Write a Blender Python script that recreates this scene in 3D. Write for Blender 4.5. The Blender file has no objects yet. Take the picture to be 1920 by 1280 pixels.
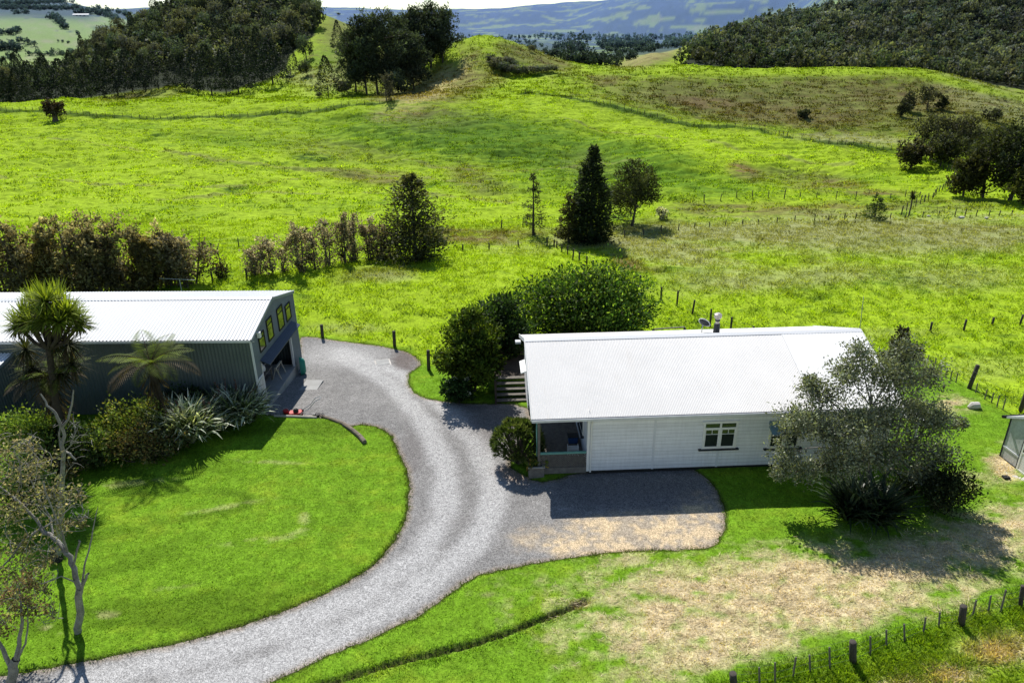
import bpy, math, random
import numpy as np
from mathutils import Vector, Matrix
from mathutils.geometry import delaunay_2d_cdt

# ------------------------------------------------------------------ basics
SC = bpy.context.scene
COL = SC.collection
rng = np.random.default_rng(7)
random.seed(7)
R = math.radians
H = 19.0                       # camera height above the yard, metres
FPX, HOR, ROLL = 1330.0, 60.0, R(0.7)
TH = math.atan((640 - HOR) / FPX)
S_, C_ = math.sin(TH), math.cos(TH)
CR, SR = math.cos(ROLL), math.sin(ROLL)

def ray(x, y):
    """Viewing direction of a surveyed photo point (1920 x 1280)."""
    u = (x - 960) / FPX; v = (y - 640) / FPX
    u, v = u * CR - v * SR, v * CR + u * SR
    return np.array([u, C_ - v * S_, -(S_ + v * C_)])

def proj(X, Y, Z):
    d2 = Z - H
    fw = Y * C_ - d2 * S_; dn = -Y * S_ - d2 * C_
    fw = np.maximum(fw, .1)
    u = X / fw; v = dn / fw
    return 960 + FPX * (u * CR + v * SR), 640 + FPX * (v * CR - u * SR)

def U(x, y, z=0.0):
    r = ray(x, y); t = (z - H) / r[2]
    return np.array([r[0] * t, r[1] * t, z])

def at_depth(x, y, Y):
    r = ray(x, y); return np.array([r[0] / r[1] * Y, Y, H + r[2] / r[1] * Y])

# ------------------------------------------------------------------ noise
def _hash(ix, iy, seed):
    h = (ix.astype(np.int64) * 374761393 + iy.astype(np.int64) * 668265263 + seed * 1442695041) & 0xffffffff
    h = ((h ^ (h >> 13)) * 1274126177) & 0xffffffff
    return (h ^ (h >> 16)) & 0xffffffff

def pn(x, y, seed=0):
    """gradient noise, about -1..1"""
    x = np.asarray(x, float); y = np.asarray(y, float)
    x0 = np.floor(x); y0 = np.floor(y); fx = x - x0; fy = y - y0
    ux = fx * fx * fx * (fx * (fx * 6 - 15) + 10); uy = fy * fy * fy * (fy * (fy * 6 - 15) + 10)
    def g(dx, dy):
        a = _hash(x0 + dx, y0 + dy, seed) * (2 * np.pi / 4294967296.0)
        return np.cos(a) * (fx - dx) + np.sin(a) * (fy - dy)
    a = g(0, 0); b = g(1, 0); c = g(0, 1); d = g(1, 1)
    return 1.5 * (a + (b - a) * ux + (c - a) * uy + (a - b - c + d) * ux * uy)

def fbm(x, y, seed=0, o=3):
    s = 0; a = 1; t = 0
    for k in range(o):
        s = s + a * pn(x * 2 ** k + 17.3 * k, y * 2 ** k - 9.1 * k, seed + k); t += a; a *= .55
    return s / t

def sstep(a, b, x):
    t = np.clip((np.asarray(x, float) - a) / (b - a), 0, 1); return t * t * (3 - 2 * t)

# ------------------------------------------------------------------ mesh helpers
def mesh_from(name, V, F, mats, cols=None, smooth=False, midx=None):
    """V n x 3; F an m x k int array (all faces k-sided) or a list of tuples"""
    me = bpy.data.meshes.new(name)
    V = np.asarray(V, np.float32)
    if isinstance(F, np.ndarray):
        m, k = F.shape
        me.vertices.add(len(V)); me.vertices.foreach_set('co', V.ravel())
        me.loops.add(m * k); me.loops.foreach_set('vertex_index', F.astype(np.int32).ravel())
        me.polygons.add(m); me.polygons.foreach_set('loop_start', np.arange(m, dtype=np.int32) * k)
        me.update(calc_edges=True)
    else:
        me.from_pydata([tuple(map(float, v)) for v in V], [], F)
    if cols is not None:
        ca = me.color_attributes.new('Col', 'FLOAT_COLOR', 'POINT')
        cc = np.ones((len(V), 4), np.float32); cc[:, :3] = cols
        ca.data.foreach_set('color', cc.ravel())
    for m_ in (mats if isinstance(mats, (list, tuple)) else [mats]):
        me.materials.append(m_)
    if midx is not None:
        me.polygons.foreach_set('material_index', np.asarray(midx, np.int32))
    if smooth:
        me.polygons.foreach_set('use_smooth', np.ones(len(me.polygons), bool))
    me.update()
    return me

def link(name, me, parent=None, label=None, cat=None, group=None, kind=None, loc=None, rot=None):
    o = bpy.data.objects.new(name, me); COL.objects.link(o)
    if parent is not None: o.parent = parent
    if loc is not None: o.location = [float(q) for q in loc]
    if rot is not None: o.rotation_euler = rot
    for k, v in (('label', label), ('category', cat), ('group', group), ('kind', kind)):
        if v: o[k] = v
    return o

def thing(name, label, cat, loc=(0, 0, 0), rz=0.0, group=None):
    return link(name, None, None, label, cat, group, None, loc, (0, 0, rz))

class MB:
    """collects boxes, tubes and quads for one mesh"""
    def __init__(s): s.v = []; s.f = []
    def add(s, V, F):
        b = len(s.v); s.v += [tuple(map(float, q)) for q in V]; s.f += [tuple(int(i) + b for i in f) for f in F]; return s
    def box(s, x0, x1, y0, y1, z0, z1):
        V = [(x, y, z) for z in (z0, z1) for y in (y0, y1) for x in (x0, x1)]
        return s.add(V, [(0, 2, 3, 1), (4, 5, 7, 6), (0, 1, 5, 4), (2, 6, 7, 3), (0, 4, 6, 2), (1, 3, 7, 5)])
    def obox(s, c, ax, ay, az):
        """box about c with half-axis vectors"""
        c, ax, ay, az = map(np.array, (c, ax, ay, az))
        V = [c + i * ax + j * ay + k * az for k in (-1, 1) for j in (-1, 1) for i in (-1, 1)]
        return s.add(V, [(0, 2, 3, 1), (4, 5, 7, 6), (0, 1, 5, 4), (2, 6, 7, 3), (0, 4, 6, 2), (1, 3, 7, 5)])
    def beam(s, p, q, w, h, up=(0, 0, 1)):
        p = np.array(p, float); q = np.array(q, float); d = q - p; L = np.linalg.norm(d); d /= L
        sd = np.cross(d, up); sd /= max(np.linalg.norm(sd), 1e-6); uu = np.cross(sd, d)
        return s.obox((p + q) / 2, d * L / 2, sd * w / 2, uu * h / 2)
    def tube(s, pts, rad, n=7, cap=True):
        V, F = tube(pts, rad, n); s.add(V, F)
        if cap:
            b = len(s.v) - len(V)
            s.f.append(tuple(b + i for i in range(n))[::-1]); s.f.append(tuple(b + len(V) - n + i for i in range(n)))
        return s
    def poly(s, V): return s.add(V, [tuple(range(len(V)))])
    def prism(s, P2, fn0, fn1):
        """closed prism between two maps of a 2-D outline"""
        n = len(P2); V = [fn0(*p) for p in P2] + [fn1(*p) for p in P2]
        F = [tuple(range(n))[::-1], tuple(range(n, 2 * n))] + [(i, (i + 1) % n, n + (i + 1) % n, n + i) for i in range(n)]
        return s.add(V, F)
    def build(s, name, mat, parent=None, bevel=0, smooth=False, **k):
        me = mesh_from(name, s.v, s.f, mat, smooth=smooth)
        o = link(name, me, parent, **k)
        if bevel:
            b = o.modifiers.new('bevel', 'BEVEL'); b.width = bevel; b.segments = 2; b.limit_method = 'ANGLE'
        return o

def tube(pts, rad, n=6):
    pts = np.asarray(pts, float); rad = np.broadcast_to(np.asarray(rad, float), (len(pts),))
    d = np.gradient(pts, axis=0); d /= np.maximum(np.linalg.norm(d, axis=1, keepdims=True), 1e-9)
    ref = np.array([0, 0, 1.0]) if abs(d[0][2]) < .9 else np.array([1.0, 0, 0])
    V = []
    for p, t, r in zip(pts, d, rad):
        a = np.cross(t, ref); na = np.linalg.norm(a)
        if na < 1e-4: a = np.cross(t, [0, 1, 0]); na = np.linalg.norm(a)
        a /= na; b = np.cross(t, a); ref = np.cross(a, t)
        th = np.arange(n) * 2 * np.pi / n
        V.append(p + r * (np.cos(th)[:, None] * a + np.sin(th)[:, None] * b))
    V = np.concatenate(V)
    F = []
    for i in range(len(pts) - 1):
        for j in range(n):
            F.append((i * n + j, i * n + (j + 1) % n, (i + 1) * n + (j + 1) % n, (i + 1) * n + j))
    return V, F

def curve3(p0, p1, bend, n=6):
    p0 = np.array(p0, float); p1 = np.array(p1, float)
    t = np.linspace(0, 1, n)[:, None]
    return p0 + (p1 - p0) * t + np.array(bend) * (4 * t * (1 - t))

def corr(u0, uvec, vvec, nrm, width, pitch, amp, trap=False, vsteps=1):
    """corrugated sheet: origin u0, unit uvec across the ribs, vvec along the slope (full length)"""
    k = 6 if not trap else 5
    n = int(round(width / pitch))
    if trap:
        us = []; hs = []
        for i in range(n):
            for a, h in ((0, 0), (.55, 0), (.68, 1), (.87, 1)):
                us.append((i + a) / n * width); hs.append(h)
        us.append(width); hs.append(0)
        us = np.array(us); hs = np.array(hs) * amp
    else:
        us = np.linspace(0, width, n * k + 1); hs = amp * .5 * (1 + np.sin(us / width * n * 2 * np.pi))
    u0, uvec, vvec, nrm = map(lambda q: np.array(q, float), (u0, uvec, vvec, nrm))
    line = u0 + us[:, None] * uvec + hs[:, None] * nrm
    V = np.concatenate([line + vvec * j / vsteps for j in range(vsteps + 1)])
    m = len(us)
    i = np.arange(m - 1)
    F = np.concatenate([np.stack([i + j * m, i + 1 + j * m, i + 1 + (j + 1) * m, i + (j + 1) * m], 1) for j in range(vsteps)])
    return V, F

# ------------------------------------------------------------------ materials
def new_mat(name):
    m = bpy.data.materials.new(name); m.use_nodes = True
    nt = m.node_tree; nt.nodes.clear()
    out = nt.nodes.new('ShaderNodeOutputMaterial')
    return m, nt, out

def N(nt, t, **k):
    n = nt.nodes.new(t)
    for a, b in k.items():
        if a.startswith('i_'): n.inputs[a[2:].replace('_', ' ')].default_value = b
        else: setattr(n, a, b)
    return n

def mixc(nt, typ, fac, a, b):
    n = N(nt, 'ShaderNodeMix', data_type='RGBA', blend_type=typ)
    for sock, val in ((n.inputs[0], fac), (n.inputs[6], a), (n.inputs[7], b)):
        if isinstance(val, bpy.types.NodeSocket): nt.links.new(val, sock)
        elif isinstance(val, (int, float)): sock.default_value = val if sock.type == 'VALUE' else (val, val, val, 1)
        else: sock.default_value = (*val[:3], 1)
    return n.outputs[2]

def noise(nt, scale, detail=3, rough=.55, coord='Object', stretch=None):
    tc = N(nt, 'ShaderNodeTexCoord')
    src = tc.outputs[coord]
    if stretch:
        mp = N(nt, 'ShaderNodeMapping'); mp.inputs['Scale'].default_value = stretch
        nt.links.new(src, mp.inputs[0]); src = mp.outputs[0]
    n = N(nt, 'ShaderNodeTexNoise'); n.inputs['Scale'].default_value = scale
    n.inputs['Detail'].default_value = detail; n.inputs['Roughness'].default_value = rough
    nt.links.new(src, n.inputs['Vector'])
    return n.outputs[0]

def ramp(nt, fac, stops):
    r = N(nt, 'ShaderNodeValToRGB'); e = r.color_ramp.elements
    while len(e) < len(stops): e.new(.5)
    for q, (p, c) in zip(e, stops):
        q.position = p; q.color = (*(c if isinstance(c, (tuple, list)) else (c, c, c)), 1)
    nt.links.new(fac, r.inputs[0]); return r.outputs[0]

def surf(name, col, rough=.8, var=.25, scale=3.0, fine=40.0, metal=0.0, spec=.3, bump=.0, stretch=None, dirt=None, ribs=None):
    """general painted / timber / stone surface with two scales of uneven tone"""
    m, nt, out = new_mat(name)
    b = N(nt, 'ShaderNodeBsdfPrincipled'); b.inputs['Roughness'].default_value = rough
    b.inputs['Metallic'].default_value = metal; b.inputs['Specular IOR Level'].default_value = spec
    n1 = noise(nt, scale, 4, .6, 'Object', stretch); n2 = noise(nt, fine, 2, .6, 'Object', stretch)
    c = mixc(nt, 'MULTIPLY', 1.0, col, ramp(nt, n1, [(.25, 1 - var), (.75, 1 + var * .6)]))
    c = mixc(nt, 'MULTIPLY', 1.0, c, ramp(nt, n2, [(.25, 1 - var * .6), (.75, 1 + var * .4)]))
    if ribs:
        tc = N(nt, 'ShaderNodeTexCoord'); sx = N(nt, 'ShaderNodeSeparateXYZ'); nt.links.new(tc.outputs['Object'], sx.inputs[0])
        ma = N(nt, 'ShaderNodeMath', operation='MULTIPLY'); ma.inputs[1].default_value = 1 / ribs[0]; nt.links.new(sx.outputs[0], ma.inputs[0])
        fr = N(nt, 'ShaderNodeMath', operation='FRACT'); nt.links.new(ma.outputs[0], fr.inputs[0])
        c = mixc(nt, 'MULTIPLY', 1.0, c, ramp(nt, fr.outputs[0], [(.0, 1.0), (.42, 1.0), (.6, ribs[1]), (.8, 1.0)]))  # grey line per rib: dirt in the pans plus painted rib-side shade
    if dirt:
        n3 = noise(nt, dirt[1], 5, .65, 'Object', dirt[3] if len(dirt) > 3 else None)
        c = mixc(nt, 'MIX', ramp(nt, n3, [(dirt[2], 0.0), (min(1, dirt[2] + .2), .8)]), c, dirt[0])
    nt.links.new(c, b.inputs['Base Color'])
    if bump:
        bp = N(nt, 'ShaderNodeBump'); bp.inputs['Strength'].default_value = bump; bp.inputs['Distance'].default_value = .02
        nt.links.new(n2, bp.inputs['Height']); nt.links.new(bp.outputs[0], b.inputs['Normal'])
    nt.links.new(b.outputs[0], out.inputs[0]); return m

def leafmat(name, trans=.45, rough=.5, spec=.25, gain=1.0, tint=(1.0, 1.0, .35)):
    """leaf: colour from the mesh, light passing through from behind"""
    m, nt, out = new_mat(name)
    at = N(nt, 'ShaderNodeAttribute', attribute_name='Col')
    oi = N(nt, 'ShaderNodeObjectInfo')
    c = mixc(nt, 'MULTIPLY', 1.0, at.outputs['Color'], ramp(nt, oi.outputs['Random'], [(0, gain * .82), (1, gain * 1.15)]))
    p = N(nt, 'ShaderNodeBsdfPrincipled'); p.inputs['Roughness'].default_value = rough; p.inputs['Specular IOR Level'].default_value = spec
    t = N(nt, 'ShaderNodeBsdfTranslucent')
    tc = mixc(nt, 'MULTIPLY', 1.0, c, tint)
    tc = mixc(nt, 'MULTIPLY', 1.0, tc, (1.5, 1.5, 1.5))
    nt.links.new(c, p.inputs['Base Color']); nt.links.new(tc, t.inputs['Color'])
    mx = N(nt, 'ShaderNodeMixShader'); mx.inputs[0].default_value = trans
    nt.links.new(p.outputs[0], mx.inputs[1]); nt.links.new(t.outputs[0], mx.inputs[2])
    nt.links.new(mx.outputs[0], out.inputs[0]); return m

M = {}
M['leaf'] = leafmat('leaf', .42, .65, .15)
M['leaf_far'] = leafmat('leaf_far', .32, .7, .1)
M['gloss_leaf'] = leafmat('gloss_leaf', .28, .42, .30)
M['dry_leaf'] = leafmat('dry_leaf', .52, .6, .15, tint=(1.0, .92, .6))
M['straw'] = leafmat('straw', .15, .7, .1, tint=(1.0, .9, .7))
M['grass'] = leafmat('grass_blade', .5, .6, .15, tint=(1.05, 1.0, .3))
M['bark'] = surf('bark', (.10, .085, .07), .9, .45, 4, 30, bump=.5)
M['pale_bark'] = surf('pale_bark', (.22, .205, .18), .9, .5, 3, 22, bump=.5, dirt=((.10, .09, .08), 5, .5))
M['lichen_bark'] = surf('lichen_bark', (.29, .28, .25), .9, .45, 4, 25, bump=.6, dirt=((.12, .11, .09), 6, .52))
M['far_bark'] = surf('far_bark', (.075, .065, .055), .9, .3)
M['fern_bark'] = surf('fern_bark', (.055, .045, .035), .95, .5, 6, 40, bump=.8)
M['post'] = surf('fence_post', (.075, .065, .055), .9, .45, 6, 40, bump=.5, stretch=(1, 1, .15))
M['batten'] = surf('fence_batten', (.16, .145, .125), .9, .4, 6, 40, bump=.4, stretch=(1, 1, .15))
M['wire'] = surf('fence_wire', (.10, .10, .10), .7, .2, metal=.2)
def painted_boards():
    m, nt, out = new_mat('painted_weatherboards')
    b = N(nt, 'ShaderNodeBsdfPrincipled'); b.inputs['Roughness'].default_value = .55
    at = N(nt, 'ShaderNodeAttribute', attribute_name='Col')
    c = mixc(nt, 'MULTIPLY', 1.0, at.outputs['Color'], ramp(nt, noise(nt, 2.0, 5, .65, 'Object', (.35, .35, 1.6)), [(.3, .90), (.65, 1.04)]))
    c = mixc(nt, 'MULTIPLY', 1.0, c, ramp(nt, noise(nt, 9, 4, .7, 'Object', (1, 1, .12)), [(.35, .93), (.6, 1.03)]))
    nt.links.new(c, b.inputs['Base Color']); nt.links.new(b.outputs[0], out.inputs[0]); return m
M['boards'] = painted_boards()
M['white_paint'] = surf('white_paint', (.66, .68, .71), .55, .07, 1.2, 14, dirt=((.60, .62, .62), 2.2, .62))
M['trim'] = surf('white_trim', (.80, .80, .78), .5, .08)
M['dark_sill'] = surf('dark_sill', (.025, .03, .035), .6, .2)
M['teal'] = surf('teal_paint', (.13, .32, .28), .6, .15)
M['blue_teal'] = surf('blue_teal_hood', (.16, .27, .33), .6, .15)
M['roof_white'] = surf('white_roof_iron', (.79, .775, .755), .5, .07, .5, 9, spec=.4, dirt=((.66, .63, .59), .9, .60, (1.6, .25, .25)), ribs=(.0762, .58))
M['roof_new'] = surf('new_white_roof_iron', (.86, .86, .86), .45, .03, .5, 9, spec=.45, ribs=(.0762, .84))
M['roof_shed'] = surf('pale_shed_roof_iron', (.78, .80, .82), .48, .06, .4, 8, spec=.45, dirt=((.66, .68, .69), .7, .60, (1.6, .25, .25)), ribs=(.19, .60))
M['shed_green'] = surf('dark_green_grey_iron', (.090, .115, .118), .5, .18, .8, 12, spec=.35)
M['shed_blue'] = surf('blue_grey_gable_iron', (.165, .20, .235), .5, .16, .8, 12, spec=.35)
M['shed_trim'] = surf('shed_flashing', (.20, .24, .27), .5, .15)
M['gutter'] = surf('gutter', (.62, .64, .66), .45, .15)
M['dark_timber'] = surf('dark_deck_timber', (.062, .048, .036), .85, .4, 5, 45, stretch=(.2, 1, 1))
M['grey_timber'] = surf('weathered_grey_timber', (.17, .155, .135), .9, .4, 5, 45, bump=.3)
M['pale_timber'] = surf('pale_planter_timber', (.42, .39, .33), .85, .3, 5, 45)
M['log'] = surf('log_edging', (.20, .165, .13), .95, .5, 5, 30, bump=.6)
M['concrete'] = surf('concrete', (.34, .34, .33), .9, .2, 1.5, 25)
M['black'] = surf('black_rubber', (.018, .018, .018), .7, .2)
M['red'] = surf('red_paint', (.45, .03, .03), .5, .2)
M['blue'] = surf('blue_plastic', (.035, .10, .27), .5, .15)
M['white_plastic'] = surf('white_plastic', (.75, .75, .74), .5, .1)
M['tealgreen'] = surf('teal_green_plastic', (.02, .22, .16), .5, .15)
M['steel'] = surf('galvanised_steel', (.48, .49, .50), .4, .15, metal=.6)
M['rust_steel'] = surf('stained_flue_steel', (.55, .50, .46), .45, .25, 6, 20, metal=.3)
M['panel'] = surf('clear_grey_plastic_panel', (.52, .54, .55), .35, .35, 1.2, 9, dirt=((.30, .32, .33), 2.0, .55))
M['soil'] = surf('bare_soil', (.10, .075, .055), .95, .45, 4, 30, bump=.6)
M['rock'] = surf('pale_rock', (.55, .52, .48), .9, .3, 3, 20, bump=.5)
M['door_blue'] = surf('dark_blue_door', (.030, .045, .075), .5, .2)
M['flower'] = surf('flax_flower_stalk', (.09, .045, .035), .9, .3)
M['interior'] = surf('dim_interior', (.06, .06, .065), .9, .3)

def glassmat():
    m, nt, out = new_mat('window_glass')
    p = N(nt, 'ShaderNodeBsdfPrincipled'); p.inputs['Roughness'].default_value = .03
    p.inputs['Specular IOR Level'].default_value = .8
    c = mixc(nt, 'MIX', noise(nt, 1.3, 2), (.012, .016, .02), (.03, .036, .038))
    nt.links.new(c, p.inputs['Base Color']); nt.links.new(p.outputs[0], out.inputs[0]); return m
M['glass'] = glassmat()
def mirror_glass():
    m, nt, out = new_mat('reflective_window_glass')
    p = N(nt, 'ShaderNodeBsdfPrincipled'); p.inputs['Roughness'].default_value = .04
    p.inputs['Specular IOR Level'].default_value = 1.0; p.inputs['IOR'].default_value = 1.55
    c = mixc(nt, 'MIX', noise(nt, 1.3, 2), (.02, .026, .02), (.045, .055, .03))
    nt.links.new(c, p.inputs['Base Color']); nt.links.new(p.outputs[0], out.inputs[0]); return m
M['glass_shed'] = mirror_glass()
# ------------------------------------------------------------------ terrain survey
def pchip(x, y, xi):
    x = np.asarray(x, float); y = np.asarray(y, float)
    h = np.diff(x); dl = np.diff(y) / h
    d = np.zeros_like(y)
    for i in range(1, len(x) - 1):
        if dl[i - 1] * dl[i] > 0:
            w1 = 2 * h[i] + h[i - 1]; w2 = h[i] + 2 * h[i - 1]
            d[i] = (w1 + w2) / (w1 / dl[i - 1] + w2 / dl[i])
    d[0] = dl[0]; d[-1] = dl[-1]
    k = np.clip(np.searchsorted(x, xi) - 1, 0, len(x) - 2)
    t = (xi - x[k]) / h[k]; t = np.clip(t, 0, 1)
    return ((1 + 2 * t) * (1 - t) ** 2 * y[k] + t * (1 - t) ** 2 * h[k] * d[k] + t * t * (3 - 2 * t) * y[k + 1] + t * t * (t - 1) * h[k] * d[k + 1])

NEAR = [(57, 521), (64, 490), (69.5, 470), (76.5, 440), (87, 405), (96, 380), (110, 350), (132, 310), (158, 270), (178, 240), (192, 220), (203, 205)]
NEAR_MID = NEAR[:7] + [(130, 318), (146, 301), (160, 262), (172, 229), (188, 211), (202, 201)]
NEAR_RIGHT = NEAR[:5] + [(96, 381), (112, 354), (128, 337), (142, 299), (158, 270), (170, 254)]
COLS = {
 -150: [(216, 197), (245, 205), (300, 190), (420, 140), (560, 100), (900, 60), (1200, 20), (1600, -25), (2200, 30)],
 0: [(216, 197), (240, 205), (285, 193), (340, 178), (480, 145), (740, 109), (950, 55), (1160, 24), (1600, -10), (2200, 30)],
 120: [(216, 192), (235, 196), (280, 190), (340, 165), (420, 150), (740, 109), (950, 58), (1160, 25), (1600, 0), (2200, 35)],
 240: [(214, 190), (232, 194), (270, 178), (305, 165), (365, 110), (430, 72), (480, 85), (740, 110), (950, 62), (1160, 34), (1700, 20), (3000, 26)],
 340: [(214, 188), (232, 190), (265, 158), (305, 148), (365, 90), (440, 30), (500, 45), (800, 65), (1200, 52), (3000, 21)],
 440: [(212, 187), (236, 190), (268, 172), (305, 150), (365, 70), (445, -12), (520, 5), (900, 62), (1500, 60), (3000, 20)],
 540: [(212, 186), (238, 184), (268, 160), (305, 130), (365, 60), (440, -14), (520, 5), (900, 65), (1500, 66), (4000, 20)],
 600: [(210, 187), (236, 182), (268, 150), (305, 110), (355, 60), (425, 17), (500, 35), (900, 72), (1800, 68), (4500, 18)],
 680: [(208, 187), (232, 182), (268, 150), (305, 110), (355, 72), (405, 54), (460, 70), (900, 80), (1800, 70), (4500, 20)],
 760: [(208, 185), (225, 182), (255, 170), (290, 130), (355, 98), (430, 105), (900, 82), (1800, 72), (4500, 22)],
 840: [(210, 182), (236, 165), (262, 122), (280, 87), (315, 112), (500, 112), (900, 88), (2000, 75), (4500, 22)],
 910: [(212, 177), (238, 150), (262, 95), (280, 67), (315, 97), (500, 108), (900, 90), (2000, 73), (4500, 20)],
 980: [(212, 171), (238, 152), (262, 112), (282, 86), (315, 116), (500, 112), (900, 91), (2000, 73), (4500, 15)],
 1060: [(208, 179), (216, 181), (240, 148), (262, 130), (280, 116), (300, 119), (345, 142), (500, 113), (900, 93), (2000, 75), (3000, 34), (4500, 8)],
 1140: [(204, 190), (214, 193), (242, 156), (268, 128), (282, 127), (310, 140), (500, 117), (900, 93), (2000, 77), (3000, 14), (4500, 2)],
 1220: [(194, 213), (206, 217), (218, 200), (244, 152), (268, 127), (300, 140), (350, 102), (390, 112), (900, 91), (2000, 78), (3000, 2), (4500, -4)],
 1320: [(184, 237), (198, 242), (212, 222), (244, 160), (272, 127), (302, 137), (345, 112), (425, 84), (500, 70), (900, 90), (2000, 76), (3000, -8), (4500, -10)],
 1430: [(180, 243), (194, 249), (208, 232), (244, 168), (272, 130), (302, 140), (345, 125), (430, 72), (520, 47), (600, 57), (2000, 70), (3000, -18), (4500, -20)],
 1560: [(174, 266), (188, 270), (204, 246), (246, 172), (276, 128), (302, 136), (345, 128), (430, 72), (540, 22), (620, 30), (3000, -25)],
 1680: [(166, 282), (180, 284), (198, 256), (246, 182), (276, 129), (302, 138), (345, 130), (430, 74), (560, -8), (700, 10)],
 1800: [(158, 295), (184, 260), (238, 190), (270, 150), (300, 155), (345, 147), (430, 78), (580, -45), (760, -10)],
 1920: [(158, 300), (184, 268), (232, 217), (262, 181), (295, 183), (345, 152), (430, 78), (580, -65), (760, -20)],
 2080: [(158, 305), (184, 278), (232, 232), (262, 202), (300, 200), (345, 160), (430, 80), (580, -80), (760, -30)],
}
def row_z(a, row, Y):
    x = 960.0
    for _ in range(12):
        r = ray(x, row); x += (a - r[0] / r[1]) * FPX * .9
    r = ray(x, row)
    return H + r[2] / r[1] * Y

YR = np.concatenate([np.arange(9, 15, .3), np.arange(15, 45, .1), np.arange(45, 80, .16)])
y = YR[-1]; tmp = []
while y < 215: y += .2 + (y - 80) * .0016; tmp.append(y)
while y < 470: y += 1.1 + (y - 215) * .004; tmp.append(y)
while y < 7500: y *= 1.022; tmp.append(y)
YR = np.concatenate([YR, tmp]); NY = len(YR)
AZ = np.tan(np.linspace(-math.atan(1.32), math.atan(1.32), 760)); NA = len(AZ)
LY = np.log(YR)
ca, cz = [], []
for px, tb in COLS.items():
    r = ray(px, 200); a = r[0] / r[1]
    pts = [(9, 0.0), (20, 0.0), (33, 0.0), (39, -.5 if px < 900 else -.25), (46, -1.0 if px < 900 else -.7)]
    for Y, row in (NEAR_MID if 660 < px < 1100 else NEAR_RIGHT if 1100 < px < 1600 else NEAR):
        if Y < tb[0][0] - 12: pts.append((Y, row_z(a, row, Y)))
    for Y, row in tb: pts.append((Y, row_z(a, row, Y)))
    pts.append((7600, 30.0))
    ca.append(a); cz.append(pchip(np.log([p[0] for p in pts]), [p[1] for p in pts], LY))
ca = np.array(ca); cz = np.array(cz)
ZG = np.empty((NA, NY))
for j in range(NY): ZG[:, j] = pchip(ca, cz[:, j], np.clip(AZ, ca[0], ca[-1]))
# fine roll of the land
AA, YY = np.meshgrid(AZ, YR, indexing='ij'); XX = AA * YY
far_w = sstep(75, 130, YY) * (1 - .0 * YY)
ZG += far_w * (1 - sstep(190, 215, YY) * .6) * (2.6 * fbm(XX / 38, YY / 24, 3, 2) + .6 * fbm(XX / 12, YY / 8, 4, 2))
ZG += sstep(46, 60, YY) * .30 * fbm(XX / 13, YY / 11, 5, 2)
# rugged texture on the far hills
ZG += sstep(600, 1500, YY) * (14 * fbm(XX / 320, YY / 420, 11, 3))
ZBASE = ZG.copy()

def zat(X, Y, grid=None):
    g = ZG if grid is None else grid
    X = np.asarray(X, float); Y = np.asarray(Y, float)
    a = np.clip(X / Y, AZ[0], AZ[-1] - 1e-6)
    i = np.clip(np.searchsorted(AZ, a) - 1, 0, NA - 2); j = np.clip(np.searchsorted(YR, Y) - 1, 0, NY - 2)
    s = (a - AZ[i]) / (AZ[i + 1] - AZ[i]); t = np.clip((Y - YR[j]) / (YR[j + 1] - YR[j]), 0, 1)
    return (g[i, j] * (1 - s) + g[i + 1, j] * s) * (1 - t) + (g[i, j + 1] * (1 - s) + g[i + 1, j + 1] * s) * t

def G(px, py, ymin=12):
    """ground point seen at a photo point"""
    r = ray(px, py); a = r[0] / r[1]
    zr = H + r[2] / r[1] * YR
    zc = zat(a * YR, YR)
    k = np.nonzero((zc >= zr) & (YR > ymin))[0]
    if len(k) == 0: return np.array([a * 300, 300.0, float(zat(a * 300, 300))])
    j = max(k[0], 1); d0 = zr[j - 1] - zc[j - 1]; d1 = zc[j] - zr[j]
    Y = YR[j - 1] + (YR[j] - YR[j - 1]) * d0 / max(d0 + d1, 1e-9)
    return np.array([a * Y, Y, float(zat(a * Y, Y))])

def top_z(px, py, P):
    r = ray(px, py); t = (P[0] * r[0] + P[1] * r[1]) / (r[0] ** 2 + r[1] ** 2)
    return H + r[2] * t
def mpp(P):
    """metres per photo pixel at P"""
    return (P[1] * C_ - (P[2] - H) * S_) / FPX

# ------------------------------------------------------------------ outlines on the yard
def sd_poly(X, Y, P):
    """signed distance, positive inside"""
    X = X.ravel(); Y = Y.ravel(); P = np.asarray(P)
    d = np.full(X.shape, 1e9); ins = np.zeros(X.shape, bool)
    n = len(P)
    for i in range(n):
        ax, ay = P[i]; bx, by = P[(i + 1) % n]
        ex, ey = bx - ax, by - ay; wx, wy = X - ax, Y - ay
        t = np.clip((wx * ex + wy * ey) / (ex * ex + ey * ey + 1e-12), 0, 1)
        d = np.minimum(d, (wx - ex * t) ** 2 + (wy - ey * t) ** 2)
        c = ((ay <= Y) & (by > Y)) | ((by <= Y) & (ay > Y))
        xi = ax + (Y - ay) / (by - ay if by != ay else 1e-9) * ex
        ins ^= c & (X < xi)
    return np.sqrt(d) * np.where(ins, 1, -1)

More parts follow.
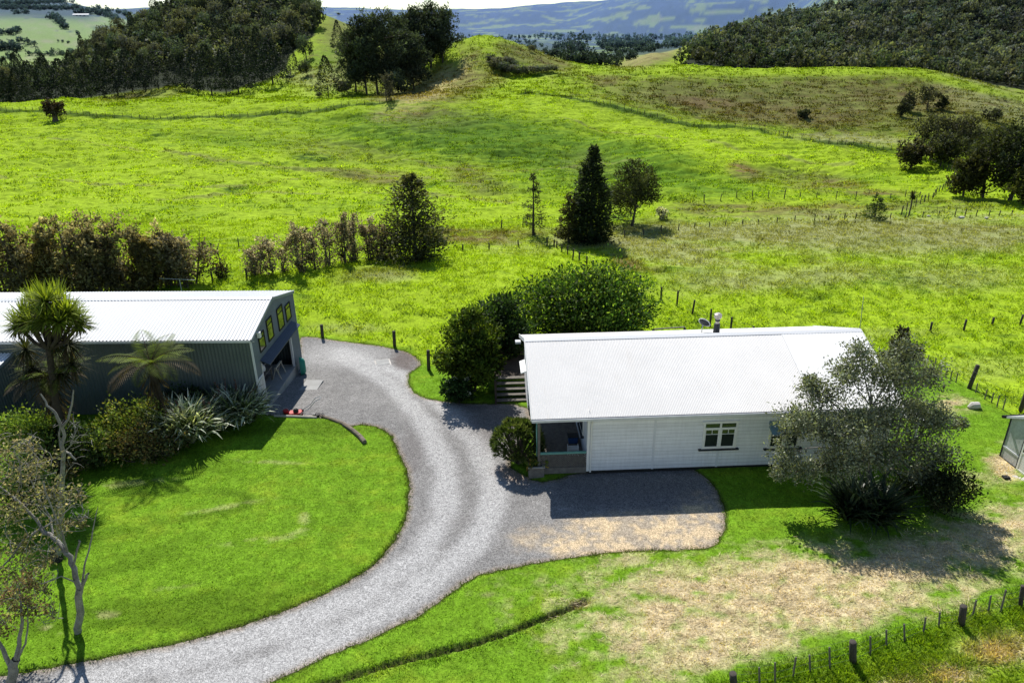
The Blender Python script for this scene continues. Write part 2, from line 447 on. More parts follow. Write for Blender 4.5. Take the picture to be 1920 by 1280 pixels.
def smooth_outline(pts, it=2):
    P = np.array(pts, float)
    for _ in range(it):
        Q = np.roll(P, -1, 0); P = np.stack([.75 * P + .25 * Q, .25 * P + .75 * Q], 1).reshape(-1, 2)
    return P
DRIVE_PX = [(-160, 1300), (0, 1266), (60, 1257), (154, 1240), (240, 1224), (337, 1204), (431, 1178), (525, 1148), (600, 1118), (637, 1099), (689, 1069), (722, 1035), (749, 1001), (763, 962), (769, 924), (764, 884), (756, 862), (745, 842), (738, 822), (722, 805), (700, 797), (676, 795), (650, 800), (620, 784), (560, 779), (515, 778), (497, 778), (500, 760), (560, 690), (562, 640), (565, 630), (605, 634), (650, 641), (700, 646), (745, 654), (775, 664), (792, 680), (782, 690), (768, 698), (765, 715), (773, 733), (795, 746), (835, 753), (900, 757), (990, 757), (996, 800), (945, 868), (992, 897), (1022, 905), (1100, 880), (1290, 872), (1330, 898), (1348, 925), (1357, 950), (1361, 985), (1352, 1010), (1330, 1025), (1290, 1030), (1202, 1030), (1120, 1036), (1064, 1045), (977, 1059), (921, 1071), (880, 1084), (842, 1111), (801, 1143), (771, 1160), (734, 1175), (689, 1201), (640, 1216), (560, 1255), (500, 1281), (430, 1318), (300, 1380), (-160, 1480)]
YARD_PX = [(-400, 1500), (-400, 575), (120, 552), (540, 560), (562, 628), (605, 632), (650, 639), (700, 644), (745, 652), (778, 660), (806, 690), (860, 690), (960, 640), (1290, 625), (1500, 640), (1700, 668), (1820, 728), (1868, 768), (1950, 800), (2150, 900), (2150, 1020), (1915, 1128), (1802, 1165), (1599, 1236), (1376, 1283), (1290, 1330), (1200, 1500)]
def grd2(p): return G(*p)[:2]
DRIVE = smooth_outline([grd2(p) for p in DRIVE_PX], 1)
DRIVE = np.concatenate([np.linspace(DRIVE[i], DRIVE[(i + 1) % len(DRIVE)], 4)[:-1] for i in range(len(DRIVE))])
DRIVE = DRIVE + .11 * np.stack([fbm(DRIVE[:, 0] / .55, DRIVE[:, 1] / .55, 63, 2), fbm(DRIVE[:, 0] / .55, DRIVE[:, 1] / .55, 64, 2)], 1)
YARD = smooth_outline([grd2(p) for p in YARD_PX], 1)
DITCH = np.array([grd2(p) for p in [(1098, 1128), (1075, 1139), (1040, 1153), (1000, 1167), (950, 1189), (880, 1210), (800, 1229), (740, 1243), (660, 1268), (600, 1286), (480, 1325), (380, 1360)]])

def d_line(X, Y, P):
    X = X.ravel(); Y = Y.ravel(); d = np.full(X.shape, 1e9)
    for i in range(len(P) - 1):
        ax, ay = P[i]; ex, ey = P[i + 1] - P[i]; wx, wy = X - ax, Y - ay
        t = np.clip((wx * ex + wy * ey) / (ex * ex + ey * ey + 1e-12), 0, 1)
        d = np.minimum(d, (wx - ex * t) ** 2 + (wy - ey * t) ** 2)
    return np.sqrt(d)

nearj = int(np.searchsorted(YR, 62.0))
Xn, Yn = XX[:, :nearj], YY[:, :nearj]
sdD = sd_poly(Xn, Yn, DRIVE).reshape(Xn.shape)
sdY = sd_poly(Xn, Yn, YARD).reshape(Xn.shape)
dD = d_line(Xn, Yn, DITCH).reshape(Xn.shape)
wob = .16 * fbm(Xn / .7, Yn / .7, 61, 3)
pasture = np.ones_like(ZG); pasture[:, :nearj] = sstep(.5, -.9, sdY + wob)
# hummocky rank grass: small tussocks and larger hollows
fade = 1 - sstep(230, 420, YY)
hum = (.20 + .14 * sstep(70, 110, YY)) * np.abs(fbm(XX / 1.1, YY / 1.0, 21, 3)) + (.20 + .22 * sstep(70, 110, YY)) * fbm(XX / 3.1, YY / 2.0, 22, 2) + .05 * fbm(XX / .42, YY / .4, 23, 2) * (YY < 110)
ridge = (.22 + .55 * sstep(205, 245, YY)) * fbm(XX / 9.0 + .3 * fbm(XX / 14, YY / 14, 40), YY / 2.2, 24, 2) * sstep(90, 150, YY)     # sheep-track terracettes along the slopes
ZG += pasture * fade * (hum * (.55 + .45 * sstep(50, 90, YY)) + ridge)
# mown lawn: gently uneven
lawn_n = (1 - pasture[:, :nearj])
ZG[:, :nearj] += lawn_n * (.015 * fbm(Xn / .5, Yn / .5, 31, 2) + .05 * fbm(Xn / 4, Yn / 4, 32, 2) * sstep(0, -2.5, sdD))
# the gravel lies lower than the turf
ZG[:, :nearj] += np.where(sdY > -3, -.10 * sstep(-.06, .10, sdD), 0) + .05 * sstep(-.05, -.3, sdD) * lawn_n
# drain cut into the lawn
ZG[:, :nearj] -= .20 * sstep(.14, .04, dD + .5 * wob)
# rank grass under the near fence
LF = [(0, 207), (80, 209), (130, 214), (180, 219), (260, 223), (330, 222), (420, 220), (500, 217), (560, 213), (620, 204), (680, 196), (740, 190)]
RF = [(985, 176), (1040, 181), (1100, 190), (1180, 206), (1250, 226), (1300, 237), (1370, 239), (1430, 244), (1480, 259), (1560, 271), (1670, 282)]
# ------------------------------------------------------------------ ground colour (albedo per vertex)
def C(*a): return np.array(a, float)
G_BRIGHT, G_MID, G_DARK = C(.28, .405, .020), C(.098, .195, .014), C(.042, .095, .010)
G_LAWN, G_LAWN2 = C(.136, .262, .016), C(.20, .30, .022)
STRAW, OLIVE, BROWN, SOIL, GREYO = C(.50, .40, .20), C(.135, .145, .042), C(.155, .115, .055), C(.22, .12, .075), C(.27, .28, .125)
PX, PY = proj(XX, YY, ZG)
def ell(cx, cy, rx, ry, ang=0.0, wv=.5, soft=.55):
    """soft surveyed patch"""
    ca_, sa_ = math.cos(R(ang)), math.sin(R(ang))
    dx, dy = PX - cx, PY - cy
    u = (dx * ca_ + dy * sa_) / rx; v = (-dx * sa_ + dy * ca_) / ry
    return sstep(1 + soft, 1 - soft, np.sqrt(u * u + v * v) + wv * WV)
f1 = fbm(XX / 24, YY / 15, 41, 3); f2 = fbm(XX / 5.2, YY / 3.4, 42, 3); f3 = fbm(XX / 1.3, YY / 1.0, 43, 2); f4 = fbm(XX / .45, YY / .4, 44, 2)
WV = .9 * f2 + .6 * f3 + .5 * f1
def lerp(A, B, w): return A + (B - A) * w[..., None]
col = lerp(np.broadcast_to(G_BRIGHT, XX.shape + (3,)), G_MID, sstep(.02, .75, .75 * f1 + .4 * f2 + .22 * f3))
col = lerp(col, G_DARK, .62 * sstep(.12, .6, f3 * .7 + f2 * .5 + .25 * f1))  # dark thatch, with shadow flecks between tussocks painted in
col = lerp(col, OLIVE, .35 * sstep(.25, .8, fbm(XX / 7, YY / 4, 45, 3)))
near_p = [  # surveyed tone patches on the land, some painting in slope shading: x, y, rx, ry, angle, tone, strength
 (850, 252, 210, 50, 4, G_MID, .95), (1150, 318, 170, 46, 5, G_MID, .85), (900, 262, 110, 26, 8, G_DARK, .5), (1270, 262, 260, 15, 11, G_BRIGHT, .95), (980, 208, 150, 12, 4, G_BRIGHT, .8), (1480, 300, 200, 18, 9, G_BRIGHT, .8), (640, 372, 240, 16, 2, G_BRIGHT, .8), (260, 330, 330, 60, 0, G_BRIGHT, .6), (760, 255, 260, 32, 3, G_MID, .6), (640, 285, 130, 20, 8, OLIVE, .55), (860, 232, 190, 30, 2, G_DARK, .55), (820, 225, 90, 20, 0, OLIVE, .6),
 (1010, 270, 190, 34, 8, G_MID, .8), (960, 300, 150, 22, 0, G_DARK, .45), (720, 335, 80, 13, 3, BROWN, .75), (640, 325, 60, 9, 5, OLIVE, .6),
 (900, 342, 60, 24, 18, BROWN, .75), (1120, 318, 60, 34, 10, OLIVE, .6), (1200, 300, 90, 40, 10, G_MID, .7), (1080, 345, 240, 26, 0, G_MID, .55),
 (590, 297, 48, 8, 4, G_DARK, .95), (440, 356, 30, 7, 0, G_DARK, .9), (250, 237, 60, 6, 0, G_MID, .6), (430, 262, 100, 16, 5, G_MID, .7), (380, 300, 60, 12, 0, OLIVE, .3),
 (700, 385, 240, 12, 0, G_MID, .4), (300, 400, 110, 20, 0, G_MID, .35), (900, 380, 90, 14, 0, G_BRIGHT, .6),
 (1395, 322, 28, 15, 20, SOIL, .95), (1420, 333, 20, 7, 10, BROWN, .8), (1510, 335, 110, 20, 6, OLIVE, .75), (1560, 345, 60, 9, 0, BROWN, .7), (1350, 350, 90, 22, 0, G_MID, .7), (1640, 330, 60, 14, 0, G_MID, .5),
 (1640, 362, 60, 7, 0, BROWN, .85), (1420, 395, 130, 13, 0, BROWN, .75), (1600, 392, 90, 16, 0, BROWN, .65), (1310, 390, 60, 12, 0, OLIVE, .8), (1750, 385, 130, 13, 0, OLIVE, .75),
 (870, 442, 95, 13, 2, BROWN, .95), (960, 436, 60, 9, 0, BROWN, .8), (1120, 440, 120, 18, 0, OLIVE, .6), (1240, 420, 60, 15, 0, OLIVE, .6),
 (1500, 432, 420, 26, -2, GREYO, .9), (1240, 470, 130, 22, 8, GREYO, .8), (1680, 455, 280, 26, 0, GREYO, .75), (1500, 520, 170, 22, -4, GREYO, .6), (1330, 520, 90, 26, 0, GREYO, .5), (1780, 520, 130, 26, 0, GREYO, .5), (1840, 445, 130, 18, 0, GREYO, .7),
 (1180, 496, 34, 12, 15, BROWN, .85), (1230, 505, 24, 9, 0, BROWN, .5), (700, 512, 75, 14, -6, OLIVE, .65), (720, 520, 50, 10, 0, GREYO, .5), (650, 615, 60, 10, 0, GREYO, .4), (980, 470, 60, 10, 0, GREYO, .3),
 (1640, 625, 130, 10, 0, GREYO, .3), (1860, 690, 90, 22, 0, GREYO, .25),
 (880, 100, 60, 16, -42, G_BRIGHT, .9), (935, 110, 60, 12, 48, G_BRIGHT, .6),  # mound: sunlit crest flank painted bright
 # the dull steep faces: dry tones, with slope shade put into the colour
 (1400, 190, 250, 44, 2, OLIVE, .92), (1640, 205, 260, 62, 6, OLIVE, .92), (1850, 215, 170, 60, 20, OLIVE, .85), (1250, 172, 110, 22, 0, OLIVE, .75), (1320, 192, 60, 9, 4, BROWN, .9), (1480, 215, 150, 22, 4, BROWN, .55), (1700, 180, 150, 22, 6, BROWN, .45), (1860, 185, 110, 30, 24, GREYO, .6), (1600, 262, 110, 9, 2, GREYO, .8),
 (1140, 150, 34, 10, 0, BROWN, .75), (1080, 205, 80, 10, 10, G_BRIGHT, .5),
 (860, 158, 105, 34, -22, BROWN, .7), (800, 165, 90, 26, -28, STRAW, .6), (1000, 110, 78, 22, 18, OLIVE, .85), (1040, 120, 60, 12, 18, BROWN, .4), (905, 95, 22, 34, 10, G_BRIGHT, .5), (880, 92, 20, 40, -35, OLIVE, .5), (740, 183, 60, 8, -4, BROWN, .7),
 (655, 60, 55, 60, 30, OLIVE, .9), (620, 115, 50, 26, 0, G_MID, .6), (700, 130, 70, 40, 0, OLIVE, .9), (590, 150, 60, 24, 0, GREYO, .6), (230, 184, 60, 7, -8, BROWN, .75), (300, 175, 70, 10, -8, OLIVE, .6),
 (1220, 104, 80, 22, -20, OLIVE, .95), (1220, 104, 60, 16, -20, STRAW, .35)]
stk2 = .75 * fbm(XX / 6.5, YY / 1.9, 47, 4) + .35 * f3
for (cx, cy, rx, ry, an, tone, w) in near_p:
    e_ = ell(cx, cy, rx, ry, an)
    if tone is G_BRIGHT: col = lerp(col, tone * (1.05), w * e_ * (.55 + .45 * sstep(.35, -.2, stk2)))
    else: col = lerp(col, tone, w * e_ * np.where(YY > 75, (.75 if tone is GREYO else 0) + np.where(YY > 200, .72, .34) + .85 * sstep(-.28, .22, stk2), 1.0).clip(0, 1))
LFX = 0
stk = fbm(XX / 7.5, YY / 1.9, 46, 4)
dull = sstep(205, 228, YY) * (1 - sstep(330, 420, YY)) * (col[..., 1] < .34)
col = lerp(col, BROWN * .75, .75 * dull * sstep(.05, .5, stk)); col = lerp(col, C(.24, .27, .07), .55 * dull * sstep(.05, .45, -stk))
# lighter crests, sunlight painted into the colour
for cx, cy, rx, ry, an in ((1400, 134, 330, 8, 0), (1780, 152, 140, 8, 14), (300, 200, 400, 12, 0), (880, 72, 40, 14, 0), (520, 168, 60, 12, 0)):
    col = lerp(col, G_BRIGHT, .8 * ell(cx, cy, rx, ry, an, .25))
for trk in ([(0, 262), (200, 272), (400, 300), (600, 318), (800, 332), (900, 345)], [(560, 285), (760, 300), (960, 320), (1100, 305), (1200, 300)], [(1050, 222), (1200, 252), (1400, 285), (1600, 306)], [(300, 375), (520, 360), (760, 362), (960, 380)], [(0, 330), (180, 345), (380, 350), (560, 335)]):
    Lp = np.array([G(*p)[:2] for p in trk]); jA, jB = int(np.searchsorted(YR, 85)), int(np.searchsorted(YR, 215)); ss = (slice(None), slice(jA, jB))
    dl_ = d_line(XX[ss], YY[ss], Lp).reshape(XX[ss].shape); col[ss] = lerp(col[ss], C(.20, .19, .08), .5 * sstep(1.1, .25, dl_ + .8 * f2[ss]))
# rank grass along the hill fences, its shadow painted in as a dark band
for ln_ in (LF, RF):
    Lp = np.array([G(*p)[:2] for p in ln_]); jA, jB = int(np.searchsorted(YR, 150)), int(np.searchsorted(YR, 245)); ss = (slice(None), slice(jA, jB))
    dl_ = d_line(XX[ss], YY[ss], Lp).reshape(XX[ss].shape); col[ss] = lerp(col[ss], G_DARK * .8, .85 * sstep(2.4, .7, dl_ + 1.2 * f3[ss] + .8 * f2[ss]))
# woodland floor under the bush
bushw = np.zeros_like(XX)
for P_, d0 in (([(0, 196), (100, 190), (200, 178), (300, 164), (345, 156), (360, 172), (430, 176), (470, 160), (505, 152), (540, 128), (548, 110), (600, 60), (596, 20), (560, -60), (400, -60), (250, 60), (150, 95), (0, 110)], 1),
               ([(1150, 128), (1240, 108), (1300, 88), (1560, 20), (1700, -90), (2100, -90), (2100, 215), (1920, 172), (1800, 145), (1700, 132), (1450, 134)], 1)):
    pass
farw = sstep(470, 700, YY)
LEFTB = [(-9, 215), (100, 194), (200, 181), (300, 167), (345, 158), (365, 172), (430, 176), (470, 160), (505, 152), (538, 130), (545, 105), (592, 66), (596, 15), (560, -60), (380, -60), (250, 60), (150, 95), (-9, 120)]
RIGHTB = [(1270, 125), (1300, 98), (1330, 78), (1560, 10), (1700, -90), (2200, -90), (2200, 235), (1920, 180), (1800, 152), (1700, 136), (1450, 136)]
midj0 = int(np.searchsorted(YR, 255)); midj1 = int(np.searchsorted(YR, 640))
sub = (slice(None), slice(midj0, midj1))
wL = sd_poly(PX[sub], PY[sub], LEFTB).reshape(PX[sub].shape); wR = sd_poly(PX[sub], PY[sub], RIGHTB).reshape(PX[sub].shape)
YS = YY[sub]
wR = np.where(YS > 318, wR, -50); wL = np.where(YS > 258, wL, -50)
FOREST = np.maximum(sstep(-2, 4, wL), sstep(-2, 4, wR))
col[sub] = lerp(col[sub], C(.028, .036, .020), FOREST)
# far country, its blue distance haze mixed into the vertex colour
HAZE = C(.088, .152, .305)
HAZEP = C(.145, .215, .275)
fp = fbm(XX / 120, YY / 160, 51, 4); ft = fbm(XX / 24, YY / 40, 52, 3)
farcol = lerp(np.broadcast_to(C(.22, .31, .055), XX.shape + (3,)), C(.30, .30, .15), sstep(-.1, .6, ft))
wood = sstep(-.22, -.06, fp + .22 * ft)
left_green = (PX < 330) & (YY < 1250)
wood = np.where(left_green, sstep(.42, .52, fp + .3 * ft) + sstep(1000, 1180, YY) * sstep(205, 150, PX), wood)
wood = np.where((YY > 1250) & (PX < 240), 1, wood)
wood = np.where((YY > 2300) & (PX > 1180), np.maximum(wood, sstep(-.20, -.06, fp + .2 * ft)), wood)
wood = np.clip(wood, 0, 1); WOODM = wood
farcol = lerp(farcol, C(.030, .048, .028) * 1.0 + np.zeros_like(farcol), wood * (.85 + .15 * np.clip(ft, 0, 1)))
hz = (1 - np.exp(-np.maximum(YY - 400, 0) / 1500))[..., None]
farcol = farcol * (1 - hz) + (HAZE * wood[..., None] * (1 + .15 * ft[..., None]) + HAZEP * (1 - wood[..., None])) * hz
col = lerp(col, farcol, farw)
# the house yard
lawn = lerp(np.broadcast_to(G_LAWN, Xn.shape + (3,)), G_LAWN2, sstep(-.1, .7, .7 * fbm(Xn / 4.5, Yn / 3, 71, 3) + .5 * fbm(Xn / .8, Yn / .6, 72, 2)))
pxn, pyn = PX[:, :nearj], PY[:, :nearj]
# curved mower lines around the turning lawn
lawn = lerp(lawn, G_LAWN * .62, .85 * sstep(-.05, .45, pn(sdD * .75 + .4 * fbm(Xn / 5, Yn / 5, 73), Xn * .12, 74)) * (pxn < 800))
lawn = lerp(lawn, G_LAWN * .62, .45 * sstep(.2, .8, fbm(Xn / .35, Yn / .3, 75, 2)))
def elln(cx, cy, rx, ry, an=0, wv=.7, soft=.85):
    ca_, sa_ = math.cos(R(an)), math.sin(R(an)); dx, dy = pxn - cx, pyn - cy
    u = (dx * ca_ + dy * sa_) / rx; v = (-dx * sa_ + dy * ca_) / ry
    return sstep(1 + soft, 1 - soft, np.sqrt(u * u + v * v) + wv * WN)
WN = 1.0 * fbm(Xn / 1.6, Yn / 1.1, 76, 4) + .5 * fbm(Xn / .4, Yn / .35, 77, 2)
hay = np.zeros_like(Xn)
for cx, cy, rx, ry, an, w in ((1480, 1105, 330, 62, -4, .9), (1700, 1060, 230, 48, -12, .85), (1290, 1160, 190, 62, -8, .8), (1860, 1010, 130, 50, -10, .8), (1350, 1215, 170, 40, -14, .75), (1640, 1060, 130, 26, -16, 1), (1250, 1075, 130, 26, -4, .45), (1180, 1050, 70, 12, 0, .5), (1560, 1140, 200, 40, -14, .8),
                              (1085, 1133, 18, 9, -20, 1), (1870, 970, 110, 12, 0, .5), (1885, 872, 30, 26, 30, .9), (1830, 900, 70, 14, 0, .35), (1740, 770, 60, 20, 0, .3), (1790, 755, 30, 12, 0, .7),
                              (570, 968, 8, 14, 10, .22), (490, 1012, 60, 5, -6, .24), (550, 1000, 30, 4, -20, .2), (510, 866, 50, 3, 3, .2), (200, 1152, 26, 6, 0, .25), (95, 1180, 16, 8, 0, .35), (420, 950, 60, 4, -10, .2), (330, 1100, 30, 4, -8, .15), (250, 905, 60, 5, -6, .2),
                              (1880, 1215, 60, 22, 0, .8), (1790, 1265, 40, 16, 0, .8), (1690, 1290, 50, 18, 0, .7)):
    hay = np.maximum(hay, w * elln(cx, cy, rx, ry, an))
tangle = .5 + .5 * np.clip(1.5 * fbm(Xn / .5, Yn / .28, 78, 3), -1, 1)
HAYC = lerp(np.broadcast_to(C(.66, .55, .34), Xn.shape + (3,)), C(.28, .22, .11), tangle * .7)
hcov = np.clip(hay * 1.3 - .75 * sstep(-.05, .55, fbm(Xn / 1.1, Yn / .7, 79, 3)), 0, 1)
lawn = lerp(lawn, HAYC, hcov)
lawn = lerp(lawn, C(.07, .055, .035), .9 * sstep(.20, .06, dD + .5 * wob[:, :]))
lawn = lerp(lawn, C(.30, .22, .14), .6 * elln(1085, 1133, 20, 9, -22, .4))
# turf edge: darkened cut bank beside the gravel
edge = sstep(-.16, -.03, sdD) * (sdY > -2)
lawn = lerp(lawn, C(.05, .05, .022), .8 * edge)
wl = (1 - pasture[:, :nearj])
cn = col[:, :nearj]
rough_near = sstep(.5, -.5, sdY) * (Yn < 30)
cn = lerp(cn, G_LAWN2 * .95, .8 * rough_near); cn = lerp(cn, G_DARK, .35 * rough_near * sstep(-.2, .6, fbm(Xn / .9, Yn / .7, 80, 3)))
cn = lerp(cn, HAYC, np.clip(rough_near * hay * 1.2, 0, 1))
col[:, :nearj] = lerp(cn, lawn, wl)

def ground_mat():
    m, nt, out = new_mat('turf_and_pasture')
    p = N(nt, 'ShaderNodeBsdfPrincipled'); p.inputs['Roughness'].default_value = .95; p.inputs['Specular IOR Level'].default_value = .05
    at = N(nt, 'ShaderNodeAttribute', attribute_name='Col')
    n1 = noise(nt, 9.0, 3, .7); n2 = noise(nt, 1.7, 4, .65); n3 = noise(nt, 30, 2, .6)
    c = mixc(nt, 'MULTIPLY', 1.0, at.outputs['Color'], ramp(nt, n1, [(.3, .62), (.7, 1.35)]))
    c = mixc(nt, 'MULTIPLY', 1.0, c, ramp(nt, n2, [(.3, .75), (.7, 1.22)]))
    c = mixc(nt, 'MULTIPLY', 1.0, c, ramp(nt, n3, [(.3, .72), (.7, 1.25)]))
    nt.links.new(c, p.inputs['Base Color'])
    bp = N(nt, 'ShaderNodeBump'); bp.inputs['Strength'].default_value = .7; bp.inputs['Distance'].default_value = .06
    nt.links.new(n1, bp.inputs['Height']); nt.links.new(bp.outputs[0], p.inputs['Normal'])
    nt.links.new(p.outputs[0], out.inputs[0]); return m
M['ground'] = ground_mat()
idx = np.arange(NA * NY).reshape(NA, NY)
Fg = np.stack([idx[:-1, :-1], idx[1:, :-1], idx[1:, 1:], idx[:-1, 1:]], -1).reshape(-1, 4)
Vg = np.stack([XX, YY, ZG], -1).reshape(-1, 3)
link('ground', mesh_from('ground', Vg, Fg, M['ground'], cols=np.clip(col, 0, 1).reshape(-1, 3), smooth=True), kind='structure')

# ------------------------------------------------------------------ gravel drive
def drive_mat():
    m, nt, out = new_mat('gravel')
    p = N(nt, 'ShaderNodeBsdfPrincipled'); p.inputs['Roughness'].default_value = .9; p.inputs['Specular IOR Level'].default_value = .2
    at = N(nt, 'ShaderNodeAttribute', attribute_name='Col')
    tc = N(nt, 'ShaderNodeTexCoord')
    vo = N(nt, 'ShaderNodeTexVoronoi'); vo.inputs['Scale'].default_value = 30; nt.links.new(tc.outputs['Object'], vo.inputs['Vector'])
    sep = N(nt, 'ShaderNodeSeparateColor'); nt.links.new(vo.outputs['Color'], sep.inputs[0])
    n1 = noise(nt, 45, 3, .7); n2 = noise(nt, 5, 4, .7)
    c = mixc(nt, 'MULTIPLY', 1.0, at.outputs['Color'], ramp(nt, sep.outputs[0], [(0, .55), (.5, .98), (1, 1.42)]))
    c = mixc(nt, 'MULTIPLY', 1.0, c, ramp(nt, n1, [(.3, .62), (.7, 1.38)]))
    c = mixc(nt, 'MULTIPLY', 1.0, c, ramp(nt, n2, [(.3, .82), (.7, 1.15)]))
    nt.links.new(c, p.inputs['Base Color'])
    bp = N(nt, 'ShaderNodeBump'); bp.inputs['Strength'].default_value = .9; bp.inputs['Distance'].default_value = .04
    nt.links.new(sep.outputs[1], bp.inputs['Height']); nt.links.new(bp.outputs[0], p.inputs['Normal'])
    nt.links.new(p.outputs[0], out.inputs[0]); return m
M['gravel'] = drive_mat()
mn, mx = DRIVE.min(0), DRIVE.max(0)
gx, gy = np.meshgrid(np.arange(mn[0], mx[0], .17), np.arange(max(mn[1], 8), mx[1], .17)); gx = gx + (np.arange(gx.shape[0])[:, None] % 2) * .085
sdg = sd_poly(gx, gy, DRIVE); keep = sdg > .08
ip = np.stack([gx.ravel()[keep], gy.ravel()[keep]], 1)
allp = np.concatenate([DRIVE, ip]); nD = len(DRIVE)
res = delaunay_2d_cdt([Vector(p) for p in allp], [(i, (i + 1) % nD) for i in range(nD)], [], 1, 1e-5)
dv = np.array([(v[0], v[1]) for v in res[0]]); df = [tuple(f) for f in res[2]]
dz = zat(dv[:, 0], dv[:, 1], ZBASE) - .022 + .012 * fbm(dv[:, 0] / 1.3, dv[:, 1] / 1.3, 81, 3)
dpx, dpy = proj(dv[:, 0], dv[:, 1], dz)
sdd = sd_poly(dv[:, 0], dv[:, 1], DRIVE)
n_a = fbm(dv[:, 0] / 2.2, dv[:, 1] / 1.6, 82, 4); n_b = fbm(dv[:, 0] / .5, dv[:, 1] / .4, 83, 3)
dc = C(.232, .226, .220) * (1 + .22 * n_a + .22 * n_b)[:, None]
def lerp1(A, B, w): return A + (np.asarray(B) - A) * np.clip(w, 0, 1)[:, None]
# two wheel tracks: swept paler and finer
TRK = [np.array([G(*p)[:2] for p in q]) for q in ([(120, 1290), (330, 1240), (520, 1185), (680, 1120), (790, 1040), (835, 960), (835, 880), (800, 800), (730, 720), (640, 670)], [(200, 1340), (480, 1262), (640, 1190), (790, 1105), (900, 1010), (930, 930), (900, 840), (830, 760), (745, 700), (640, 660)])]
for T_ in TRK: dc = lerp1(dc, C(.42, .415, .41), .95 * sstep(.95, .20, d_line(dv[:, 0], dv[:, 1], T_) + .35 * n_a + .2 * n_b))
dc = lerp1(dc, C(.46, .45, .44), .6 * sstep(1.3, .3, np.hypot((dpx - 640) / 90, (dpy - 665) / 26) + .3 * n_a))
def e1(cx, cy, rx, ry, wv=.6): return sstep(1.4, .5, np.hypot((dpx - cx) / rx, (dpy - cy) / ry) + wv * n_a + .35 * n_b)
dc = lerp1(dc, C(.13, .10, .09), .75 * e1(762, 672, 26, 20)); dc = lerp1(dc, C(.17, .15, .14), .5 * e1(930, 800, 60, 46)); dc = lerp1(dc, C(.30, .21, .15), .6 * e1(965, 885, 38, 16)); dc = lerp1(dc, C(.17, .155, .15), .5 * e1(770, 850, 24, 40))
# tan husk mulch on the parking bay, broken by bare grey islands
mul = np.maximum.reduce([e1(1215, 995, 150, 34, .25), e1(1120, 1022, 130, 20, .25), .8 * e1(1325, 1015, 40, 26, .3), .75 * e1(1310, 960, 50, 40, .4), .35 * e1(1040, 1010, 90, 26)])
isl = sstep(.02, .16, np.abs(fbm(dv[:, 0] / .75 + .3 * n_b, dv[:, 1] / .5, 85, 2)))
isl2 = sstep(.25, .05, fbm(dv[:, 0] / 1.1, dv[:, 1] / .8, 86, 2))
cover = np.clip(mul * (1.25 - .85 * isl * isl2), 0, 1)
dc = lerp1(dc, C(.60, .47, .30) * 1.0, np.clip(cover * 1.1, 0, 1))
dc = lerp1(dc, C(.16, .155, .16), .8 * e1(1200, 925, 170, 34, .2) * (1 - .5 * cover))
dc = lerp1(dc, C(.34, .26, .18), .55 * sstep(.28, .03, sdd + .12 * n_b))
link('driveway', mesh_from('driveway', np.column_stack([dv, dz]), np.array(df, int), M['gravel'], cols=np.clip(dc, 0, 1), smooth=True), kind='structure')
# ------------------------------------------------------------------ white weatherboard house
HO = np.array([3.44, 27.92]); HR = R(2.4)
hc, hs = math.cos(HR), math.sin(HR)
def to_local(P, O, a):
    d = np.array(P[:2]) - O; return np.array([d[0] * math.cos(a) + d[1] * math.sin(a), -d[0] * math.sin(a) + d[1] * math.cos(a), P[2]])
def hit_plane(px, py, O, a, axis, val):
    """local point where the sight line of a photo point meets a wall plane (local axis = val)"""
    o = to_local((0, 0, H), O, a); r = ray(px, py)
    d = np.array([r[0] * math.cos(a) + r[1] * math.sin(a), -r[0] * math.sin(a) + r[1] * math.cos(a), r[2]])
    return o + d * (val - o[axis]) / d[axis]
def hf(px, py, y=0.0): return hit_plane(px, py, HO, HR, 1, y)

house = thing('weatherboard_house', 'long white weatherboard house with pale corrugated iron roof and corner veranda', 'house', (HO[0], HO[1], 0), HR)
XL, XR, YB, ZE, YRG, ZR, OV = -2.62, 14.35, 9.3, 3.22, 4.5, 5.02, .32
def boards(p0, ux, length, z0, z1, nrm, lap=.19, proud=.026):
    """lapped weatherboards as real steps"""
    V = []; F = []; K = []; p0 = np.array(p0, float); ux = np.array(ux, float); nrm = np.array(nrm, float); n = int(round((z1 - z0) / lap)); dz = (z1 - z0) / n
    for i in range(n):
        za, zb = z0 + i * dz, z0 + (i + 1) * dz
        b = len(V)
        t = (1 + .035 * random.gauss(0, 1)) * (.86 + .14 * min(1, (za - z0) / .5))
        for (z, o, k) in ((za, 0, .5), (za, proud, .95), (zb - .030, .007, 1), (zb - .026, .006, .62), (zb, .004, .55)):  # dark strip under each lap: dirt line and painted lap shadow
            for L in (0, length): V.append(p0 + ux * L + nrm * o + np.array([0, 0, z])); K.append(np.array((.80, .815, .84)) * t * k)
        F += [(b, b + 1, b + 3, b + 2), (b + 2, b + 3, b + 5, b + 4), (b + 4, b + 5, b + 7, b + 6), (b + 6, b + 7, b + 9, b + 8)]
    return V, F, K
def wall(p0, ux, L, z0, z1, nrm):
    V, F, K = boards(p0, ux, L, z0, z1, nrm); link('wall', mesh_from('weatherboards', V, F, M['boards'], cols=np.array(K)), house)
XW = 14.0
wall((0, 0, 0), (1, 0, 0), XW, .22, ZE - .02, (0, -1, 0))
wall((0, 6, 0), (0, -1, 0), 6, .45, ZE + .25, (-1, 0, 0))
wall((-2.35, 9, 0), (0, -1, 0), 3, .22, ZE - .02, (-1, 0, 0))
wall((-2.35, 6, 0), (1, 0, 0), 2.35, .45, ZE + .9, (0, -1, 0))
wall((XW, 0, 0), (0, 1, 0), 9, .22, ZE - .02, (1, 0, 0))
wall((XW, 9, 0), (-1, 0, 0), XW + 2.35, .22, ZE - .02, (0, 1, 0))
mb = MB(); mb.poly([(XW + .01, 0, ZE - .02), (XW + .01, 9, ZE - .02), (XW + .01, YRG, ZR - .08)]); mb.build('gable_wall', M['white_paint'], house)
